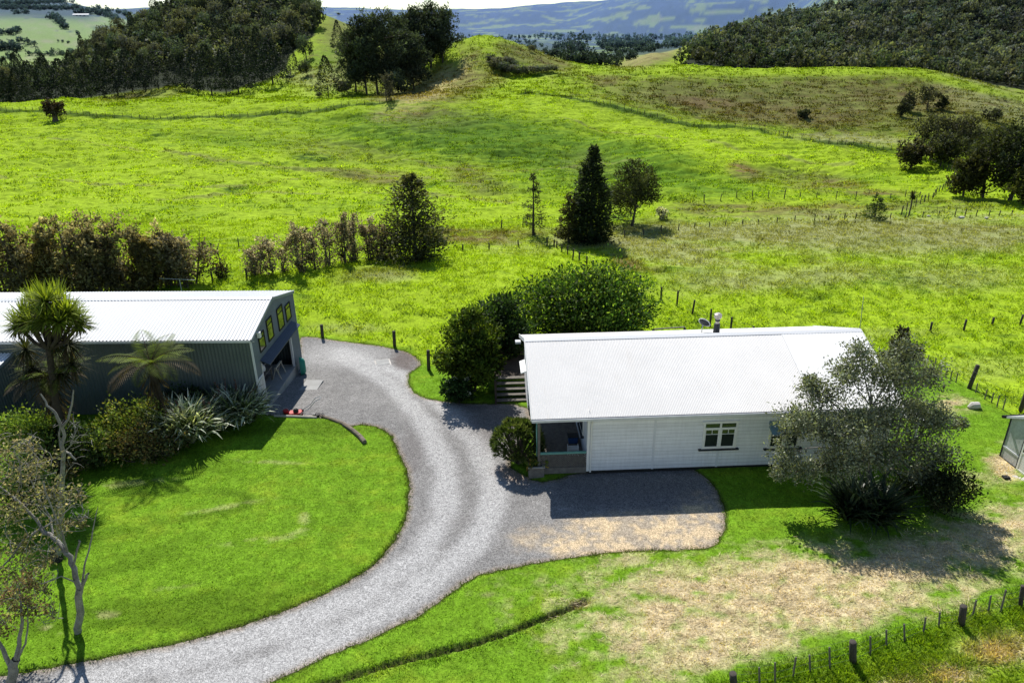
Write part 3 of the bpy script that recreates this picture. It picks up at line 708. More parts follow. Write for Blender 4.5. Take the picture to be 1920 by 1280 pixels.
mb = MB(); mb.poly([(-2.36, 6.0, ZE), (-2.36, 9.0, ZE), (-2.36, YRG, ZR - .1), (-2.36, 2, 3.9)])
mb.build('gable_wall', M['white_paint'], house)
MB().box(.08, XW - .08, .06, 8.9, .0, .24).build('foundation', M['black'], house)
# roof
n_f = np.array([0, -(ZR - ZE), YRG + OV]); n_f /= np.linalg.norm(n_f)
slope_f = np.array([0, YRG + OV, ZR - ZE])
SEAM = hf(1478, 700, 2.2)[0]
SEAM = 10.3
V, F = corr((XL, -OV, ZE), (1, 0, 0), slope_f, n_f, SEAM - XL, .0762, .026, vsteps=2); link('roof', mesh_from('roof_iron', V, F, M['roof_white'], smooth=True), house, label='older off white front roof slope')
V, F = corr((SEAM - .03, -OV, ZE + .004), (1, 0, 0), slope_f, n_f, XR - SEAM + .03, .0762, .026, vsteps=2); V = np.array(V) + n_f * .006
link('roof', mesh_from('roof_iron_new', V, F, M['roof_new'], smooth=True), house, label='newer brighter white end of the roof')
n_b = np.array([0, (ZR - ZE), YRG + OV]); n_b /= np.linalg.norm(n_b)
V, F = corr((XL, YB, ZE), (1, 0, 0), (0, -(YB - YRG), ZR - ZE), n_b, XR - XL, .0762, .018); link('roof', mesh_from('roof_back', V, F, M['roof_white'], smooth=True), house)
mb = MB()
for k, (y0, z0) in enumerate(((YRG - .19, ZR - .035), (YRG + .19, ZR - .035))):
    mb.add([(XL - .02, y0, z0), (XR + .02, y0, z0), (XR + .02, YRG, ZR + .055), (XL - .02, YRG, ZR + .055)], [(0, 1, 2, 3)])
mb.build('ridge_cap', M['roof_new'], house)
for xx in (XL - .035, XR + .005):
    mb = MB(); mb.beam((xx + .015, -OV - .02, ZE - .04), (xx + .015, YRG, ZR - .04), .03, .20); mb.beam((xx + .015, YB, ZE - .04), (xx + .015, YRG, ZR - .04), .03, .20); mb.build('barge_board', M['trim'], house)
# soffit and gutter
MB().box(XL + .02, XR - .02, -OV + .02, .0, ZE - .09, ZE - .07).build('soffit', M['trim'], house)
mb = MB(); mb.box(XL, XR, -OV - .12, -OV - .105, ZE - .12, ZE - .005); mb.box(XL, XR, -OV - .105, -OV + .0, ZE - .12, ZE - .105); mb.box(XL, XR, -OV, -OV + .015, ZE - .17, ZE - .02)
mb.build('gutter', M['gutter'], house)
MB().tube([(.12, -OV - .04, ZE - .12), (.12, -.12, ZE - .42), (.12, -.075, ZE - .6), (.12, -.075, .18)], .04, 8).build('downpipe', M['trim'], house)
for xx in (0.0, XW - .1): MB().box(xx - .06, xx + .06, -.045, .02, .2, ZE - .08).build('corner_board', M['trim'], house)
for px in (1226,): 
    xx = hf(px, 830)[0]; MB().box(xx - .05, xx + .05, -.04, -.01, .2, ZE - .09).build('batten', M['white_paint'], house)
def house_window(px0, px1, py0, py1, twin=True):
    a = hf(px0, (py0 + py1) / 2); b = hf(px1, (py0 + py1) / 2); t = hf((px0 + px1) / 2, py0); l = hf((px0 + px1) / 2, py1)
    x0, x1, z0, z1 = a[0], b[0], l[2], t[2]
    fr = MB()
    w = .09
    fr.box(x0, x0 + w, -.07, 0, z0, z1); fr.box(x1 - w, x1, -.07, 0, z0, z1); fr.box(x0 - .06, x1 + .06, -.08, 0, z1, z1 + .11); fr.box(x0 + w, x1 - w, -.066, 0, z0, z0 + .06)
    xm = (x0 + x1) / 2; zt = z1 - (z1 - z0) * .20
    fr.box(xm - .045, xm + .045, -.066, 0, z0 + .06, z1); fr.box(x0 + w, xm - .045, -.062, 0, zt - .035, zt + .035); fr.box(xm + .045, x1 - w, -.062, 0, zt - .035, zt + .035)
    f = fr.build('window', M['trim'], house)
    for (u0, u1) in ((x0 + w, xm - .045), (xm + .045, x1 - w)):
        sash = MB(); zb = z0 + .06; zs = zt - .035
        sash.box(u0 + .002, u0 + .045, -.055, -.02, zb, zs); sash.box(u1 - .045, u1 - .002, -.055, -.02, zb, zs); sash.box(u0 + .045, u1 - .045, -.055, -.02, zb, zb + .05); sash.box(u0 + .045, u1 - .045, -.055, -.02, zs - .045, zs)
        zm = zb + (zs - zb) * .72; um = (u0 + u1) / 2
        sash.box(u0 + .045, u1 - .045, -.053, -.02, zm - .012, zm + .012); sash.box(um - .012, um + .012, -.05, -.02, zm + .012, zs - .045)
        sash.build('sash', M['trim'], f)
        MB().box(u0 + .0, u1 - .0, -.034, -.028, zb, zs).build('pane', M['glass'], f)
        MB().box(u0, u1, -.036, -.030, zt + .035, z1).build('pane', M['glass'], f)
    MB().box(x0 - .14, x1 + .14, -.14, 0, z0 - .07, z0 - .003).build('sill', M['dark_sill'], f)
    return x0, x1, z0, z1
wx = house_window(1317, 1381, 792, 839)
hood_w = wx
MB().box((wx[0] + wx[1]) / 2 - .05, (wx[0] + wx[1]) / 2 + .05, -.04, -.01, .2, wx[2] - .08).build('batten', M['white_paint'], house)
wx2 = house_window(1440, 1500, 797, 838)
mb = MB(); z1 = wx2[3]; P2 = [(-.03, z1 + .28), (-.03, z1 - .02), (-.55, z1 - .16)]
mb.prism(P2, lambda a, b: (wx2[0] - .05, a, b), lambda a, b: (wx2[1] + .05, a, b)); mb.build('window_hood', M['blue_teal'], house)
# little white hood and gutter end on the far gable
p = hit_plane(984, 690, HO, HR, 0, -2.72)
mb = MB(); P2 = [(0, 0), (-.26, -.10), (-.26, -.15), (0, -.06)]
mb.prism(P2, lambda a, b: (-2.68 + a, p[1] - .55, p[2] + b + .12), lambda a, b: (-2.68 + a, p[1] + .75, p[2] + b + .12)); mb.build('side_hood', M['trim'], house)
MB().beam((XL, YB - 1.2, ZE + .1), (XL - .3, YB - 1.2, ZE + .1), .3, .12).build('gutter_end', M['gutter'], house)
# veranda
vd = MB()
for i in range(20): vd.box(XL + .30 + i * .115, XL + .30 + i * .115 + .108, .02, 5.98, .40, .44)
vd.build('veranda_floor', M['grey_timber'], house)
MB().box(XL + .30, -.06, -.02, .018, .12, .43).build('veranda_edge', M['grey_timber'], house)
vp = []
for yy in (.0, 2.9): MB().box(XL + .30, XL + .41, yy, yy + .11, .44, ZE - .09).build('veranda_post', M['grey_timber'], house)
MB().box(XL + .28, -.05, .0, .10, ZE - .24, ZE - .092).build('veranda_beam', M['trim'], house)
MB().box(XL + .42, -.065, -.005, .075, 1.16, 1.26).build('handrail', M['teal'], house)
def lattice(o, ux, wd, z0, z1, step=.115):
    m = MB(); ux = np.array(ux, float); o = np.array(o, float); hgt = z1 - z0; k = -hgt
    nrm = np.array([-ux[1], ux[0], 0])
    while k < wd:
        for s in (1, -1):
            a0 = max(0, k); a1 = min(wd, k + hgt)
            if a1 - a0 < .03: continue
            if s == 1: za, zb = z0 + (a0 - k), z0 + (a1 - k)
            else: za, zb = z1 - (a0 - k), z1 - (a1 - k)
            off = nrm * (.010 * s)
            m.beam(o + ux * a0 + off + np.array([0, 0, za]), o + ux * a1 + off + np.array([0, 0, zb]), .010, .034, up=(0, 0, 1))
        k += step
    return m
lattice((XL + .42, .035, 0), (1, 0, 0), 2.12, .46, 1.155).build('lattice_panel', M['grey_timber'], house)
lattice((XL + .33, 2.85, 0), (0, -1, 0), 2.7, .46, 1.155).build('lattice_panel', M['grey_timber'], house)
# teal screen board closing the outer side of the veranda
mb = MB(); mb.prism([(.12, ZE - .12), (.12, 1.0), (.30, 1.0), (.62, ZE - .12)], lambda a, b: (XL + .285, a, b), lambda a, b: (XL + .255, a, b)); mb.build('side_screen', M['teal'], house)
mb = MB(); mb.box(XL + .24, XL + .27, .10, 2.95, 1.18, 1.34); mb.build('side_rail', M['teal'], house)
# window and sill on the veranda side wall
mb = MB(); mb.box(-.07, -.02, 1.3, 2.5, 1.3, 2.5); f = mb.build('veranda_window', M['trim'], house); MB().box(-.082, -.071, 1.42, 2.38, 1.42, 2.4).build('pane', M['glass'], f); MB().box(-.16, -.02, 1.2, 2.6, 1.22, 1.297).build('sill', M['dark_sill'], f)
# stovepipe through the back slope
q = hit_plane(1347, 587, HO, HR, 1, 5.3); xq = q[0]; zt = q[2]; zb0 = ZR - (5.3 - YRG) * (ZR - ZE) / (YB - YRG)
fl = MB().tube([(xq, 5.3, zb0 + .1), (xq, 5.3, zt - .35)], .10, 12).build('flue', M['rust_steel'], house, smooth=False)
MB().tube([(xq, 5.3, zb0 - .05), (xq, 5.3, zb0 + .52)], [.17, .15], 12).build('flashing_boot', M['dark_sill'], fl)
MB().tube([(xq, 5.3, zt - .42), (xq, 5.3, zt - .36)], .13, 12).build('collar', M['dark_sill'], fl)
MB().tube([(xq, 5.3, zt - .30), (xq, 5.3, zt - .24), (xq, 5.3, zt - .06), (xq, 5.3, zt)], [.12, .19, .19, .10], 12).build('cowl', M['rust_steel'], fl)
# dish on the back slope
q = hit_plane(1320, 606, HO, HR, 1, 5.9)
dish = thing('satellite_dish', 'dark round dish with a pale rim tilted on a short pole beyond the roof ridge', 'satellite dish', (0, 0, 0))
qw = np.array([HO[0] + q[0] * hc - q[1] * hs, HO[1] + q[0] * hs + q[1] * hc, q[2]])
V = []; F = []
ax = np.array([.55, .62, .56]); ax /= np.linalg.norm(ax); e1_ = np.cross(ax, [0, 0, 1]); e1_ /= np.linalg.norm(e1_); e2_ = np.cross(ax, e1_)
for i in range(5):
    for j in range(20):
        r_ = .30 * i / 4; V.append(qw + ax * (.5 * r_ * r_ / .3 - .1) + r_ * (math.cos(j * .314159) * e1_ + math.sin(j * .314159) * e2_))
for i in range(4):
    for j in range(20): F.append((i * 20 + j, i * 20 + (j + 1) % 20, (i + 1) * 20 + (j + 1) % 20, (i + 1) * 20 + j))
link('reflector', mesh_from('dish', V, F, M['dark_sill']), dish)
rim = [qw + ax * .06 + .305 * (math.cos(j * .314159) * e1_ + math.sin(j * .314159) * e2_) for j in range(21)]
MB().tube(rim, .022, 6).build('rim', M['gutter'], dish)
MB().tube([qw - ax * .1, qw - ax * .2 + [0, 0, -.1], qw - ax * .2 + [0, 0, -.75]], .03, 6).build('pole', M['steel'], dish)
MB().tube([qw + e2_ * -.28 + ax * .05, qw + ax * .32 + [0, 0, .05]], .014, 5).build('feed_arm', M['black'], dish)
# lean-to at the right end
mb = MB(); V, F = corr((XR + .05, -.1, 2.55), (0, 1, 0), (1.2, 0, -.22), (.18, 0, .98), 2.2, .0762, .016); lr = link('lean_to_roof', mesh_from('lean_to_roof', V, F, M['roof_new'], smooth=True), house)
for yy in (.05, 2.0): MB().box(XR + 1.05, XR + 1.13, yy, yy + .08, 0, 2.3).build('lean_to_post', M['trim'], house)

# objects on the veranda
def hw(x, y, z): return (HO[0] + x * hc - y * hs, HO[1] + x * hs + y * hc, z)
cr = thing('plastic_crate', 'blue plastic tub on the veranda boards against the white wall', 'tub', hw(-.42, 2.2, .445), HR)
mb = MB(); mb.prism([(-.24, -.2), (.24, -.2), (.24, .2), (-.24, .2)], lambda a, b: (a * .85, b * .85, 0), lambda a, b: (a, b, .34)); mb.build('body', M['blue'], cr); MB().box(-.26, .26, -.22, .22, .342, .37).build('lid', M['dark_sill'], cr)
rk = thing('shoe_rack', 'small white slatted rack standing in front of the blue tub', 'rack', hw(-.55, 1.05, .445), HR)
for zz in (.06, .22, .38):
    m = MB()
    for k in range(4): m.box(-.24, .24, -.16 + k * .09, -.16 + k * .09 + .05, zz, zz + .018)
    m.build('slat_shelf', M['white_plastic'], rk)
for xx in (-.26, .24): MB().box(xx, xx + .02, -.17, .17, 0, .5).build('side_frame', M['white_plastic'], rk)

# planter box at the veranda corner
P_ = G(1003, 893); pl = thing('planter_box', 'pale timber planter box at the front corner of the veranda', 'planter', (P_[0] + .05, P_[1] + .30, 0), HR)
for (x0, x1, y0, y1) in ((-.36, .36, -.40, -.35), (-.36, .36, .35, .40), (-.36, -.31, -.348, .348), (.31, .36, -.348, .348)): MB().box(x0, x1, y0, y1, 0, .56).build('side_board', M['grey_timber'], pl)
mb = MB(); mb.box(-.40, .40, -.44, -.33, .562, .60); mb.box(-.40, .40, .33, .44, .562, .60); mb.box(-.40, -.29, -.33, .33, .562, .60); mb.box(.29, .40, -.33, .33, .562, .60); mb.build('rim_board', M['pale_timber'], pl)
MB().box(-.30, .30, -.34, .34, .3, .46).build('soil', M['soil'], pl)

# timber deck steps beside the house
A_ = G(930, 757); B_ = G(987, 757)
st = thing('deck_steps', 'dark timber steps rising to the shaded deck behind the house corner', 'steps', (A_[0], A_[1], A_[2]), HR)
wst = B_[0] - A_[0] + .25
for k in range(5):
    MB().box(0.02, wst, k * .36, k * .36 + .33, .17 * (k + 1) - .045, .17 * (k + 1)).build('tread', M['grey_timber'], st)
    MB().box(0.02, wst, k * .36 + .30, k * .36 + .328, .17 * k, .17 * (k + 1) - .047).build('riser', M['dark_timber'], st)
for xx in (-.05, wst + .01): MB().prism([(-.05, 0), (-.05, .16), (1.75, 1.0), (1.75, 0)], lambda a, b: (xx, a, b), lambda a, b: (xx + .05, a, b)).build('stringer', M['dark_timber'], st)
MB().box(-.06, .05, -.1, .01, 0, 1.5).build('newel_post', M['dark_timber'], st)
dk = MB()
for i in range(24): dk.box(-.6 + 0, wst, 1.80 + i * .12, 1.80 + i * .12 + .11, .83, .87)
dk.build('deck_board', M['dark_timber'], st)
MB().box(-.6, wst, 4.70, 4.74, .87, 1.9).build('back_screen', M['dark_timber'], st)
# handrail beyond the ridge
a = at_depth(1226, 617, 41.5); b = at_depth(1284, 613, 41.0)
hr_ = thing('deck_handrail', 'weathered timber rail on a post showing over the roof ridge beside the dark tree', 'handrail')
MB().beam(a, b, .10, .06).build('rail', M['grey_timber'], hr_); zg = float(zat(b[0], b[1])); MB().box(b[0] - .06, b[0] + .06, b[1] - .06, b[1] + .06, zg - .2, b[2] - .03).build('post', M['post'], hr_)
a2 = a + (a - b) * .02; MB().box(a2[0] - .06, a2[0] + .06, a2[1] - .06, a2[1] + .06, zg - .2, a2[2] - .03).build('post', M['post'], hr_)
# aerial mast
b = at_depth(1612, 660, 37.5); t_ = at_depth(1624, 556, 37.5); zg = float(zat(b[0], b[1]))
am = thing('aerial_mast', 'thin leaning grey aerial mast beyond the right end of the house roof', 'aerial', (b[0], b[1], zg))
L0 = np.array([b[0], b[1], zg]); d = (t_ - b) / (t_[2] - b[2])
MB().tube([np.zeros(3), d * (t_[2] - zg) * .6], .03, 6).build('lower_pole', M['post'], am); MB().tube([d * (t_[2] - zg) * .6, d * (t_[2] - zg)], .018, 6).build('upper_rod', M['steel'], am)

# ------------------------------------------------------------------ shed
SO = np.array([-13.70, 34.12]); SR_ = R(-.85)
def shf(px, py, x=0.0): return hit_plane(px, py, SO, SR_, 0, x)
SW, SE, SA, SL = 7.42, 4.43, 5.36, 19.0
shed = thing('farm_shed', 'big dark green grey corrugated shed with pale iron roof and open gable doorway', 'shed', (SO[0], SO[1], 0), SR_)
V, F = corr((-SL, 0, -.3), (1, 0, 0), (0, 0, SE + .3), (0, -1, 0), SL, .19, .028, trap=True); link('wall', mesh_from('side_wall', V, F, M['shed_green']), shed, label='dark green grey side wall')
V, F = corr((-SL, SW, -1.4), (1, 0, 0), (0, 0, SE + 1.4), (0, 1, 0), SL, .19, .028, trap=True); link('wall', mesh_from('back_wall', V, F, M['shed_green']), shed)
# gable wall around the doorway
o0 = shf(503, 772); o1 = shf(551, 716); t0 = shf(500, 704); t1 = shf(549, 656)
D0, D1, DT = .95, 5.95, 2.62
def gz(y): return SE + (SA - SE) * (1 - abs(y - SW / 2) / (SW / 2))
def gable_strip(y0, y1, zlo, nm, x0=0.0):
    V = []; F = []
    n = max(2, int((y1 - y0) / .095)); ys = []
    for i in range(n):
        for a in (0, .55, .68, .87): ys.append((y0 + (i + a) / n * (y1 - y0), 1 if a >= .68 else 0))
    ys.append((y1, 0))
    for (yy, h) in ys: V += [(x0 + h * .016, yy, zlo), (x0 + h * .016, yy, gz(yy) - .02)]
    F = [(2 * i, 2 * i + 2, 2 * i + 3, 2 * i + 1) for i in range(len(ys) - 1)]
    return V, F
mb = MB()
for (y0, y1, zl) in ((0, .001 + D0, -.3), (D0, SW / 2, DT), (SW / 2, D1, DT), (D1, SW, -1.2)): mb.add(*gable_strip(y0, y1, zl, ''))
mb.build('gable_wall', M['shed_blue'], shed)
# roof
for side in (0, 1):
    run = SW / 2 + .12; rise = (SA - SE) * run / (SW / 2)
    nr = np.array([0, -rise if side == 0 else rise, run]); nr /= np.linalg.norm(nr)
    y0 = -.12 if side == 0 else SW + .12
    V, F = corr((-SL, y0, SA - rise + .03), (1, 0, 0), (0, run if side == 0 else -run, rise), nr, SL + .12, .19, .045, trap=True)
    link('roof', mesh_from('shed_roof', V, F, M['roof_shed']), shed)
mb = MB()
for s in (-1, 1): mb.add([(-SL, SW / 2 + s * .22, SA + .015), (.13, SW / 2 + s * .22, SA + .015), (.13, SW / 2, SA + .09), (-SL, SW / 2, SA + .09)], [(0, 1, 2, 3)])
mb.build('ridge_cap', M['roof_shed'], shed)
mb = MB(); mb.beam((.10, -.12, SE - .06), (.10, SW / 2, SA - .05), .03, .17); mb.build('barge_board', M['shed_trim'], shed)
mb = MB(); mb.beam((.10, SW + .12, SE - .06), (.10, SW / 2, SA - .05), .03, .17); mb.build('barge_board', M['shed_trim'], shed)
mb = MB(); mb.box(-SL, .08, -.20, -.185, SE - .12, SE + .0); mb.box(-SL, .08, -.185, -.06, SE - .12, SE - .105); mb.build('gutter', M['gutter'], shed)
MB().box(-.05, .05, -.045, .02, -.1, SE - .1).build('corner_flashing', M['gutter'], shed)
MB().box(-.02, .04, SW - .03, SW + .05, -1.2, SE - .1).build('corner_flashing', M['shed_trim'], shed)
for (cx, y0p, y1p) in (((483, 615 + 16), (497, 650), 0),):
    pass
WIN = [((483, 631), (493, 615), (497, 650), (487, 663)), ((498, 603), (507, 588), (512, 629), (503, 644)), ((517, 576), (528, 572), (532, 611), (522, 622)), ((533, 570), (542, 567), (545, 596), (536, 605))]
for q in WIN:
    L_ = [shf(*p_) for p_ in q]; y0 = min(L_[0][1], L_[3][1]); y1 = max(L_[1][1], L_[2][1]); y0 = (L_[0][1] + L_[3][1]) / 2; y1 = (L_[1][1] + L_[2][1]) / 2
    zt_ = (L_[0][2] + L_[1][2]) / 2; zb_ = (L_[2][2] + L_[3][2]) / 2
    zt_ = min(zt_, gz((y0 + y1) / 2) - .22); wv = y1 - y0
    fr = MB(); e = .06
    fr.box(.02, .07, y0, y0 + e, zb_, zt_); fr.box(.02, .07, y1 - e, y1, zb_, zt_); fr.box(.02, .07, y0 + e, y1 - e, zt_ - e, zt_); fr.box(.02, .07, y0 + e, y1 - e, zb_, zb_ + e); fr.box(.02, .066, y0 + e, y1 - e, zb_ + (zt_ - zb_) * .72, zb_ + (zt_ - zb_) * .72 + .04)
    f = fr.build('window', M['black'], shed); MB().box(.03, .045, y0 + e, y1 - e, zb_ + e, zt_ - e).build('pane', M['glass_shed'], f)
# opened tilt door
mb = MB(); nrib = 5
for i in range(nrib):
    x0 = .03 + i * .10; mb.prism([(x0, DT + .22 - i * .05), (x0 + .09, DT + .22 - (i + 1) * .05), (x0 + .09, DT + .17 - (i + 1) * .05), (x0, DT + .15 - i * .05)], lambda a, b: (a, D0 - .15, b), lambda a, b: (a, D1 + .6, b))
mb.build('tilt_door', M['door_blue'], shed)
for yy in (D0 - .10, D1): MB().box(-.10, .03, yy, yy + .10, -1.0 if yy > 2 else -.2, DT - .001).build('door_jamb', M['gutter'], shed)
mb = MB(); mb.box(.022, .05, .10, .78, .05, 2.05); f = mb.build('side_door', M['white_paint'], shed, label='narrow white side door'); MB().box(.052, .075, .18, .70, 1.15, 1.95).build('door_pane', M['panel'], f); MB().box(.052, .09, .14, .19, .95, 1.05).build('handle', M['steel'], f)
MB().box(-9, .06, D0 - .85, D1 + .3, -.7, .012).build('floor_slab', M['concrete'], shed)
MB().box(-8.9, -8.8, .1, SW - .1, 0, SE).build('inner_wall', M['interior'], shed)
MB().tube([(.02, .22, 4.2), (.10, .22, 4.2)], .03, 6).build('lamp_bracket', M['white_plastic'], shed)
fl_ = shf(480, 627); MB().box(.06, .24, fl_[1] - .10, fl_[1] + .12, fl_[2] - .18, fl_[2] + .14).build('floodlight', M['white_plastic'], shed, bevel=.02)
# lower lean-to on the near side
q0 = hit_plane(24, 661, SO, SR_, 1, -.03); q1 = hit_plane(0, 690, SO, SR_, 1, -2.1)
lx = q0[0]; lz = q0[2]; ly = -5.2; lz1 = lz - .95
lt = thing('lean_to_shed', 'low dark corrugated lean-to with a pale sloping roof at the left of the big shed', 'lean-to', (SO[0], SO[1], 0), SR_)
nr = np.array([0, -(lz - lz1), -ly]); nr /= np.linalg.norm(nr)
V, F = corr((lx - 7, ly - .1, lz1), (1, 0, 0), (0, -ly, lz - lz1), nr, 7.05, .19, .03, trap=True); link('roof', mesh_from('lean_to_iron', V, F, M['roof_shed']), lt)
V, F = corr((lx, ly, -.2), (0, 1, 0), (0, 0, lz1 + .1), (1, 0, 0), -ly - .04, .19, .028, trap=True); V = np.array(V); top = V[:, 2] > 1; V[top, 2] = lz1 - .04 + (V[top, 1] - ly) / (-ly) * (lz - lz1)
link('wall', mesh_from('lean_to_wall', V, F, M['shed_green']), lt)
MB().beam((lx + .05, ly - .1, lz1 - .05), (lx + .05, -.05, lz - .05), .03, .15).build('barge_board', M['shed_trim'], lt)
# things in the doorway
def sw(x, y, z=.02): 
    c_, s_ = math.cos(SR_), math.sin(SR_); return (SO[0] + x * c_ - y * s_, SO[1] + x * s_ + y * c_, z)
wb = thing('workbench', 'dark cluttered workbench just inside the open shed doorway', 'workbench', sw(-1.2, 3.3), SR_)
MB().box(-.5, .5, -.9, .9, .82, .88).build('top', M['grey_timber'], wb)
for xx in (-.45, .37):
    for yy in (-.85, .77): MB().box(xx, xx + .08, yy, yy + .08, 0, .82).build('leg', M['grey_timber'], wb)
MB().box(-.4, .35, -.8, .8, .3, .33).build('shelf', M['grey_timber'], wb)
vs = thing('bench_machine', 'pale grey machine standing on the bench in the shed doorway', 'machine', sw(-1.1, 3.5, .905), SR_)
MB().tube([(0, 0, 0), (0, 0, .12), (0, 0, .3), (0, 0, .42)], [.22, .24, .20, .12], 12).build('housing', M['white_plastic'], vs); MB().tube([(.1, 0, .3), (.3, .1, .45)], .03).build('arm', M['steel'], vs)
dr = thing('oil_drum', 'dark green drum on the floor inside the shed doorway', 'drum', sw(-.9, 2.1), SR_)
MB().tube([(0, 0, 0), (0, 0, .28), (0, 0, .30), (0, 0, .56), (0, 0, .58), (0, 0, .86)], [.28, .28, .295, .295, .28, .28], 16).build('body', M['teal'], dr); MB().tube([(0, 0, .862), (0, 0, .885)], .25, 16).build('lid', M['black'], dr)
tr = thing('saw_trestle', 'pale timber trestle just inside the shed doorway beside the workbench', 'trestle', sw(-.5, 4.6), SR_)
MB().box(-.05, .05, -.55, .55, .70, .78).build('beam', M['pale_timber'], tr)
for yy in (-.45, .45):
    for s in (-1, 1): MB().beam((s * .25, yy, 0), (s * .03, yy, .70), .05, .05, up=(0, 1, 0)).build('leg', M['pale_timber'], tr)
ty = thing('old_tyre', 'black tyre lying on its side just inside the near edge of the shed doorway', 'tyre', sw(-.6, 1.35, .13), SR_)
th_ = np.linspace(0, 2 * np.pi, 25); MB().tube(np.stack([.26 * np.cos(th_), .26 * np.sin(th_), 0 * th_], 1), .1, 10, cap=False).build('rubber', M['black'], ty); MB().tube([(0, 0, -.06), (0, 0, .06)], .15, 14).build('rim', M['steel'], ty)
# teal tub leaning on the far corner
g_ = G(563, 703); tb = thing('garden_tub', 'teal green plastic tub stood on end against the far corner of the shed', 'tub', (g_[0] + .1, g_[1] - .0, g_[2] - .02), R(15))
V = []; F = []
for i, (sc_, dx_) in enumerate(((1, 0), (.98, .08), (.86, .22), (.6, .30))):
    for j in range(16): a = j * math.pi / 8; V.append((dx_, .30 * sc_ * math.cos(a), .62 + .62 * sc_ * math.sin(a)))
for i in range(3):
    for j in range(16): F.append((i * 16 + j, i * 16 + (j + 1) % 16, (i + 1) * 16 + (j + 1) % 16, (i + 1) * 16 + j))
F.append(tuple(range(48, 64))); link('shell', mesh_from('tub_shell', V, F, M['tealgreen'], smooth=True), tb)
MB().tube([(0, .31 * math.cos(a), .62 + .64 * math.sin(a)) for a in np.linspace(0, 2 * np.pi, 25)], .03, 6, cap=False).build('rim', M['tealgreen'], tb)
# concrete pads
g_ = G(583, 726); z0 = float(zat(g_[0], g_[1], ZBASE)); link('concrete_pad', MB().box(-.5, .55, -.75, .75, -.2, .035).build('pad_tmp', M['concrete']).data, kind='structure', loc=(g_[0], g_[1], z0), rot=(0, 0, -.05)); bpy.data.objects.remove(bpy.data.objects['pad_tmp'])
g_ = G(718, 682); z0 = float(zat(g_[0], g_[1], ZBASE)); dc_ = thing('drain_cover', 'flat pale rectangular cover set in the gravel by the far bend', 'cover', (g_[0], g_[1], z0), .3)
MB().box(-.42, .42, -.40, .40, -.02, .03).build('lid', M['concrete'], dc_, bevel=.01); MB().box(-.5, .5, -.48, .48, -.05, .008).build('surround', M['rock'], dc_)
# red push mower
g_ = G(556, 779); mw_ = thing('push_mower', 'red push mower with a curved pale handle parked on the grass edge by the shed', 'mower', (g_[0], g_[1], g_[2] + .02), R(10))
mb = MB(); mb.prism([(-.36, -.24), (.30, -.24), (.38, 0), (.30, .24), (-.36, .24), (-.42, 0)], lambda a, b: (a, b, .10), lambda a, b: (a * .86, b * .86, .24)); mb.build('deck', M['red'], mw_)
MB().tube([(0, 0, .24), (0, 0, .34), (0, 0, .42)], [.14, .15, .08], 12).build('engine', M['black'], mw_)
for xx in (-.30, .28):
    for yy in (-.28, .28):
        wl_ = MB().tube([(xx, yy - .03, .10), (xx, yy + .03, .10)], .10, 14).build('wheel', M['black'], mw_); MB().tube([(xx, yy - .034, .10), (xx, yy + .034, .10)], .045, 10).build('hub', M['red'], wl_)
MB().tube([(.30, -.2, .2), (.75, -.2, .45), (1.1, -.2, .85), (1.35, -.18, .95), (1.4, 0, .96), (1.35, .18, .95), (1.1, .2, .85), (.75, .2, .45), (.30, .2, .2)], .02, 6).build('handle', M['steel'], mw_)
g2 = G(515, 780); rd = thing('red_bucket', 'red bucket at the corner of the shed beside the lawn edge', 'bucket', (G(537, 777)[0], G(537, 777)[1], G(537, 777)[2]), 0)
MB().tube([(0, 0, 0), (0, 0, .28)], [.12, .16], 14).build('body', M['red'], rd); MB().tube([(-.16, 0, .27), (-.1, 0, .40), (0, 0, .44), (.1, 0, .40), (.16, 0, .27)], .008, 5).build('handle', M['steel'], rd)
bt = G(596, 783); bk = thing('black_hose_reel', 'small black coiled hose at the end of the timber edging', 'hose', (bt[0], bt[1], bt[2] + .04), 0)
MB().tube([((.16 + .01 * t) * math.cos(t), (.16 + .01 * t) * math.sin(t), .018 * t % .09) for t in np.arange(0, 20, .35)], .016, 5).build('coil', M['black'], bk); MB().tube([(0, 0, 0), (0, 0, .16)], .09, 10).build('core', M['black'], bk)
# edging timbers
def log_between(p_list, r_, name, label, mat):
    pts = [G(*p_) + np.array([0, 0, r_ * .7]) for p_ in p_list]; m = MB(); m.tube(pts, r_, 9); o = m.build(name, mat); o['label'] = label; o['category'] = 'edging'; return o
log_between([(602, 782), (622, 788), (645, 797)], .10, 'edging_log', 'weathered round log bordering the lawn, the piece nearer the shed', M['log'])
log_between([(645, 798), (662, 809), (676, 821), (684, 831)], .12, 'edging_log', 'weathered round log bordering the lawn with its cut end facing the drive', M['log'])
log_between([(515, 781), (555, 782), (594, 784)], .07, 'edging_board', 'straight pale timber edging beside the red push mower', M['pale_timber'])

